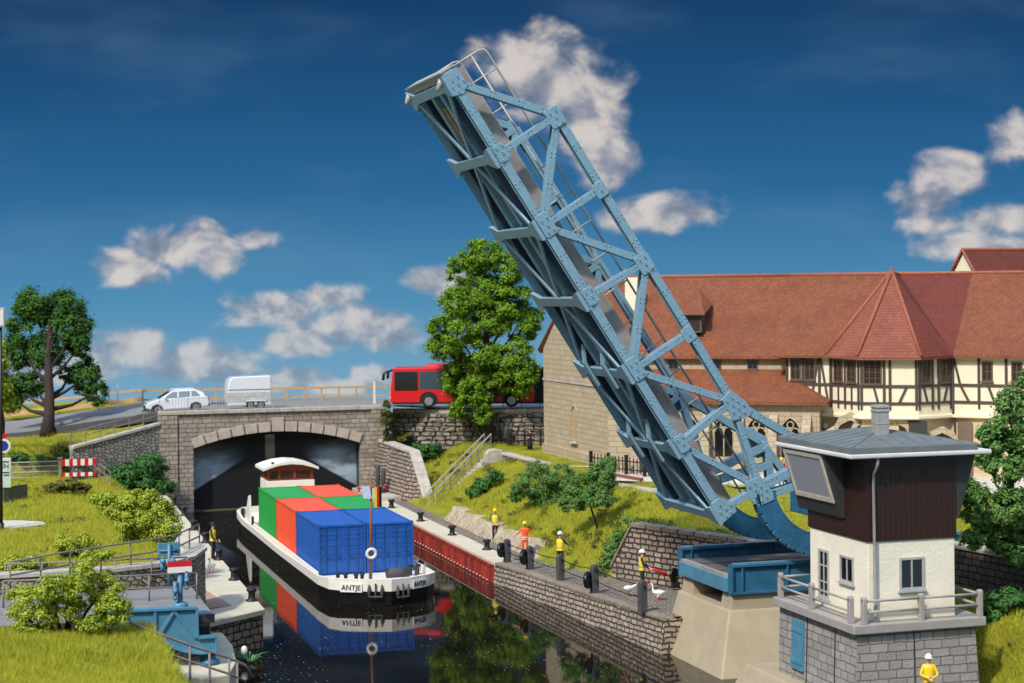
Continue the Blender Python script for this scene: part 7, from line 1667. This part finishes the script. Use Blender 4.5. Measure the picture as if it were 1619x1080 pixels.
# bushes
def bush(label, base, lst, d, n, size, mat, nst=4, grp=None, depth=.9, name='bush', fill=.45, sub=18, subr=.34, aspect=.42):
    bl = pix_blobs(lst, d, depth); st = []
    base = Vector(base)
    for k in range(nst):
        b = bl[k % len(bl)]; c = Vector(b[:3]); q = base + Vector((random.uniform(-.15, .15), random.uniform(-.15, .15), -.1)); st.append(([q, q.lerp(c, .5) + Vector((random.uniform(-.1, .1), 0, .1)), c], [.07, .05, .02]))
    return plant(name, label, 'bush', base, bl, n, size, mat, st, grp, 'foliage', 'stems', fill, sub, subr, aspect)
dd = lambda p: float((np.array(p) - np.array([0, 0, ZC])) @ _F)
g = GR(215, 778, HL, 80, 130); bush('dark green bush in front of the bridge pier on the left', g, [(235, 735, 38, 20), (205, 750, 30, 20), (190, 765, 26, 16), (235, 762, 34, 18), (180, 748, 20, 14), (262, 768, 20, 14)], dd(g), 15000, .10, 'leaf_bush', sub=30, subr=.3)
g = GR(215, 862, HL, 60, 130); bush('large yellow green variegated bush on the left lawn beside the quay', g, [(165, 790, 26, 15), (190, 802, 30, 20), (225, 790, 36, 20), (215, 822, 36, 26), (250, 815, 34, 30), (245, 845, 34, 24), (205, 850, 22, 16), (270, 836, 18, 22)], dd(g) - .6, 26000, .075, 'leaf_lime', sub=30, subr=.3)
g = GR(122, 885, HL, 55, 110); bush('small yellow green bush behind the long railing', g, [(108, 860, 22, 16), (135, 858, 24, 14), (122, 874, 30, 12)], dd(g), 6500, .07, 'leaf_lime')
g = GR(32, 905, HL, 55, 110); bush('low yellow green bush at the left edge behind the railings', g, [(18, 890, 24, 14), (50, 888, 26, 14), (35, 900, 34, 12), (75, 896, 18, 10)], dd(g), 6500, .07, 'leaf_lime')
g = GR(100, 730, HL, 90, 135); bush('dull green bush in front of the sloping wing wall', g, [(105, 716, 24, 16), (85, 722, 18, 12), (122, 722, 12, 12)], dd(g), 3000, .14, 'cover'); g = GR(40, 732, HL, 90, 135); bush('low green shrub row behind the pale fence', g, [(30, 724, 22, 10), (60, 726, 26, 9), (12, 728, 12, 8)], dd(g), 2500, .13, 'leaf_bush')
g = GR(105, 782, HL, 80, 130); bush('low olive green shrub on the lawn below the barriers', g, [(85, 770, 16, 8), (110, 766, 22, 10), (130, 772, 16, 8)], dd(g), 2400, .11, 'cover')
g = P(240, 656, d=121.5); bush('dark green shrub on the bank at the top of the wing wall', g, [(240, 652, 14, 8), (222, 660, 14, 7)], 122.3, 1500, .13, 'leaf_dark')
g = P(105, 1015, d=56.5); g.z = float(HL(g.x, g.y)) if HL(g.x, g.y) > 1 else g.z
bush('big blurred yellow green bush with dark stems in the foreground grass', g, [(45, 950, 40, 30), (85, 930, 36, 28), (125, 915, 34, 30), (165, 930, 34, 30), (60, 980, 40, 24), (110, 960, 36, 26), (180, 965, 34, 28), (150, 985, 30, 18), (140, 885, 22, 16), (165, 878, 18, 10)], 55.8, 30000, .052, 'leaf_lime', 6, sub=30, subr=.30)
# right slope
g = GR(948, 838, HR, 70, 120); bush('rounded grey green tree like bush with a short trunk on the slope', g, [(920, 770, 34, 24), (950, 745, 26, 22), (945, 785, 30, 22), (905, 795, 26, 18), (955, 765, 24, 24), (962, 735, 16, 16)], dd(g), 26000, .062, 'leaf_grey', 1, sub=34, subr=.28)
g2 = GR(860, 800, HR, 70, 125); bush('wide grey green bush on the slope below the apse', g2, [(845, 765, 34, 24), (880, 750, 34, 22), (865, 785, 34, 20), (825, 775, 22, 16), (900, 775, 26, 22), (850, 740, 20, 14), (815, 785, 12, 12)], dd(g2), 24000, .062, 'leaf_grey', sub=34, subr=.28)
for lst, lab, n, mt in (([(768, 765, 20, 14), (750, 778, 14, 12), (785, 752, 14, 10)], 'dark green shrub beside the lower part of the slope stairs', 3000, 'leaf_bush'),
                        ([(675, 712, 22, 12), (690, 725, 16, 12), (660, 708, 14, 8)], 'dull green shrub on the slope next to the abutment wall', 2600, 'leaf_bush'),
                        ([(610, 660, 9, 18), (614, 690, 9, 16), (612, 640, 6, 8)], 'ivy climbing the right end of the stone bridge', 2200, 'cover'),
                        ([(640, 692, 26, 8), (625, 690, 14, 10)], 'reddish green creeper at the foot of the boulder wall', 2000, 'cover'),
                        ([(1590, 945, 32, 18), (1612, 965, 26, 24), (1578, 970, 24, 18), (1610, 1000, 22, 20), (1560, 960, 14, 12)], 'dark green shrub on the mound in the lower right', 12000, 'leaf_bush')):
    px, py = lst[0][0], lst[0][1] + lst[0][3]; b = GR(px, py, HR, 50, 125); d_ = dd(b)
    if 'ivy' in lab: d_ = 121.2; b = P(612, 706, d=121.2)
    bush(lab, b, lst, d_ - .2, n, .11 if d_ > 80 else .075, mt, 2)
# ivy and ground cover along the block wall
pts = []
for i in range(60):
    f = i / 59; pts.append((1000 + 0, 0))
bl = []
for i in range(30):
    f = RNG.random(); p = Vector((WA[0] + (WB[0] - WA[0]) * (f * 1.05 - .02), WA[1] + (WB[1] - WA[1]) * (f * 1.05 - .02), 0)) + Vector((.35 + .9 * RNG.random(), .2 + .2 * RNG.random(), 0)); p.z = float(HR(p.x, p.y)) + .12; bl.append((p.x, p.y, p.z, .5, .5, .22))
for i in range(16):
    f = RNG.random(); p = Vector((WA[0] - .3 + 1.3 * f + .2 * RNG.random(), WA[1] + .3 + 0.5 * RNG.random() - 2.6 * f * .0, 1.4 + 2.1 * f)); bl.append((p.x, p.y + .4, p.z, .45, .45, .3))
pp, nn = clump_points(bl, 9000, .3, 8, .5); o = leaves_mesh('ground_cover', pp, nn, .07, M['leaf_grey']); tag(o, kind='stuff', label='low green ground cover spilling over the top of the block retaining wall', cat='ground cover')
# loose weeds on both banks
bl = []
for i in range(150):
    x, y = RNG.uniform(28.6, 33.5), RNG.uniform(78, 121); 
    if abs((x - 28.35) * 5.1 - (y - 107.6) * 5.15) / 7.25 < 1.3: continue
    r = RNG.uniform(.18, .5); bl.append((x, y, float(HR(x, y)) + r * .25, r, r, r * .5))
for i in range(110):
    x, y = RNG.uniform(-4, 9.3), RNG.uniform(75, 118); r = RNG.uniform(.15, .4); bl.append((x, y, float(HL(x, y)) + r * .2, r, r, r * .5))
for i in range(40):
    x, y = RNG.uniform(33.5, 38), RNG.uniform(47, 60); r = RNG.uniform(.15, .35); bl.append((x, y, float(HR(x, y)) + r * .2, r, r, r * .5))
pp, nn = clump_points(bl, 15000, .2, 6, .55); o = leaves_mesh('ground_cover', pp, nn, .06 + .04 * RNG.random(len(pp)), M['cover']); tag(o, kind='stuff', label='scattered low olive and brownish weeds in the grass of both banks', cat='ground cover')
# water plants at the left pier
t = thing('water_plant', 'small water plant with pointed green and white leaves beside the left pier', 'plant', P(395, 1045, z=.05)); b = MB(); o = P(395, 1047, z=.05)
for k in range(13):
    a = random.uniform(-.6, 2.6) if k % 2 else random.uniform(0, 6.28); l = random.uniform(.35, .75); d = Vector((math.cos(a), math.sin(a) * .8, 0)); s = Vector((-d.y, d.x, 0)) * .055; q = o + d * .1
    b.add([q, q + d * l * .5 + s + Vector((0, 0, l * .45)), q + d * l + Vector((0, 0, l * .5)), q + d * l * .5 - s + Vector((0, 0, l * .45))], [(0, 1, 2, 3)])
b.build('leaf_rosette', plain('reed green', (84, 150, 84), .5), t); MB().ball(o + Vector((-.2, .1, .45)), (.14, .1, .2), 8, 6).build('white_bloom', M['white'], t, True)
# ------------------------------------------------------------------ grass
def grass(name, H, boxes, label, mask):
    P0 = []; HH = []
    for x0, x1, y0, y1, dens, h in boxes:
        n = int((x1 - x0) * (y1 - y0) * dens); x = RNG.uniform(x0, x1, n); y = RNG.uniform(y0, y1, n); k = mask(x, y); x, y = x[k], y[k]
        patch = np.sin(x * 1.1 + 2 * np.sin(y * .5)) * np.sin(y * .8 + x * .3); keep = RNG.random(len(x)) < .78 + .3 * patch; x, y = x[keep], y[keep]
        z = H(x, y); P0.append(np.stack([x, y, z], 1)); HH.append(h * (.45 + 1.0 * RNG.random(len(x)) ** 1.6))
    p = np.concatenate(P0); h = np.concatenate(HH); n = len(p); a = RNG.uniform(0, 2 * np.pi, n); w = (.024 + .04 * h); s = np.stack([np.cos(a), np.sin(a), np.zeros(n)], 1) * (w * .5)[:, None]
    tip = p + np.stack([RNG.normal(size=n) * .38 * h, RNG.normal(size=n) * .38 * h, h], 1); p[:, 2] -= .03
    co = np.stack([p - s, p + s, tip], 1).reshape(-1)
    me = bpy.data.meshes.new(name); me.vertices.add(3 * n); me.loops.add(3 * n); me.polygons.add(n); me.vertices.foreach_set('co', co); me.loops.foreach_set('vertex_index', np.arange(3 * n)); me.polygons.foreach_set('loop_start', np.arange(n) * 3); me.update(); me.validate(); me.materials.append(M['grass'])
    o = bpy.data.objects.new(name, me); C.objects.link(o); tag(o, label, 'grass', kind='stuff'); return o
dist_seg = lambda x, y: np.abs((x - 28.35) * (5.1) - (y - 107.6) * 5.15) / 7.25
grass('grass', HR, [(27.2, 36, 76, 96, 300, .26), (27.4, 36, 96, 121.5, 190, .26), (29, 48, 68.6, 78, 120, .22), (32.6, 40, 46, 61.4, 300, .2), (33, 48, 60, 82, 60, .25)], 'yellow green static grass on the right slope and mound',
      lambda x, y: (x > TOE(y) + .5) & ~((y > 85) & (y < 103) & (x < TOE(y) + .75)) & ~((dist_seg(x, y) < .72) & (y > 106) & (x < 34)) & ~((x > 33.9) & (y > 84) & (y < 117)) & ~((y < 68.6) & (y > 61.4) & (x < 37.5)) & ~((y < 78) & (y > 68.6) & ((x - 28.75) * 8.4 + (y - 77.6) * 3.85 < 3.6)))
def lmask(x, y):
    quay = (y > 70) & (x > np.interp(y, [70, 74, 80, 95, 116, 119], [7.6, 9.3, 9.5, 9.5, 10.2, 11]))
    road = (y > 60.9) & (y < 70.4); wing = (y > 116.5) & (y < 121.5) & (x > 6.3); upper = (y > np.interp(x, [-14, 0, 4, 8, 12], [138, 126, 123.6, 122, 120.4])); wat = (y < 61) & (HL(x, y) < .8); gr = (np.hypot(x - 3, y - 96) < 1.6) & (x < 4)
    wingw = (y < 76) & (y > 68) & (x > 5) & (y < 70.4 + (x - 5) * .95)
    return ~(quay | road | wing | upper | wat | gr | wingw)
grass('grass', HL, [(-2, 8, 40, 50, 2000, .30), (-2, 8, 50, 61, 1500, .30), (-6, 11, 70, 92, 300, .22), (-8, 12, 92, 120, 170, .24), (-10, 12.3, 120, 138, 110, .28)], 'yellow green static grass on the left lawn and foreground', lmask)
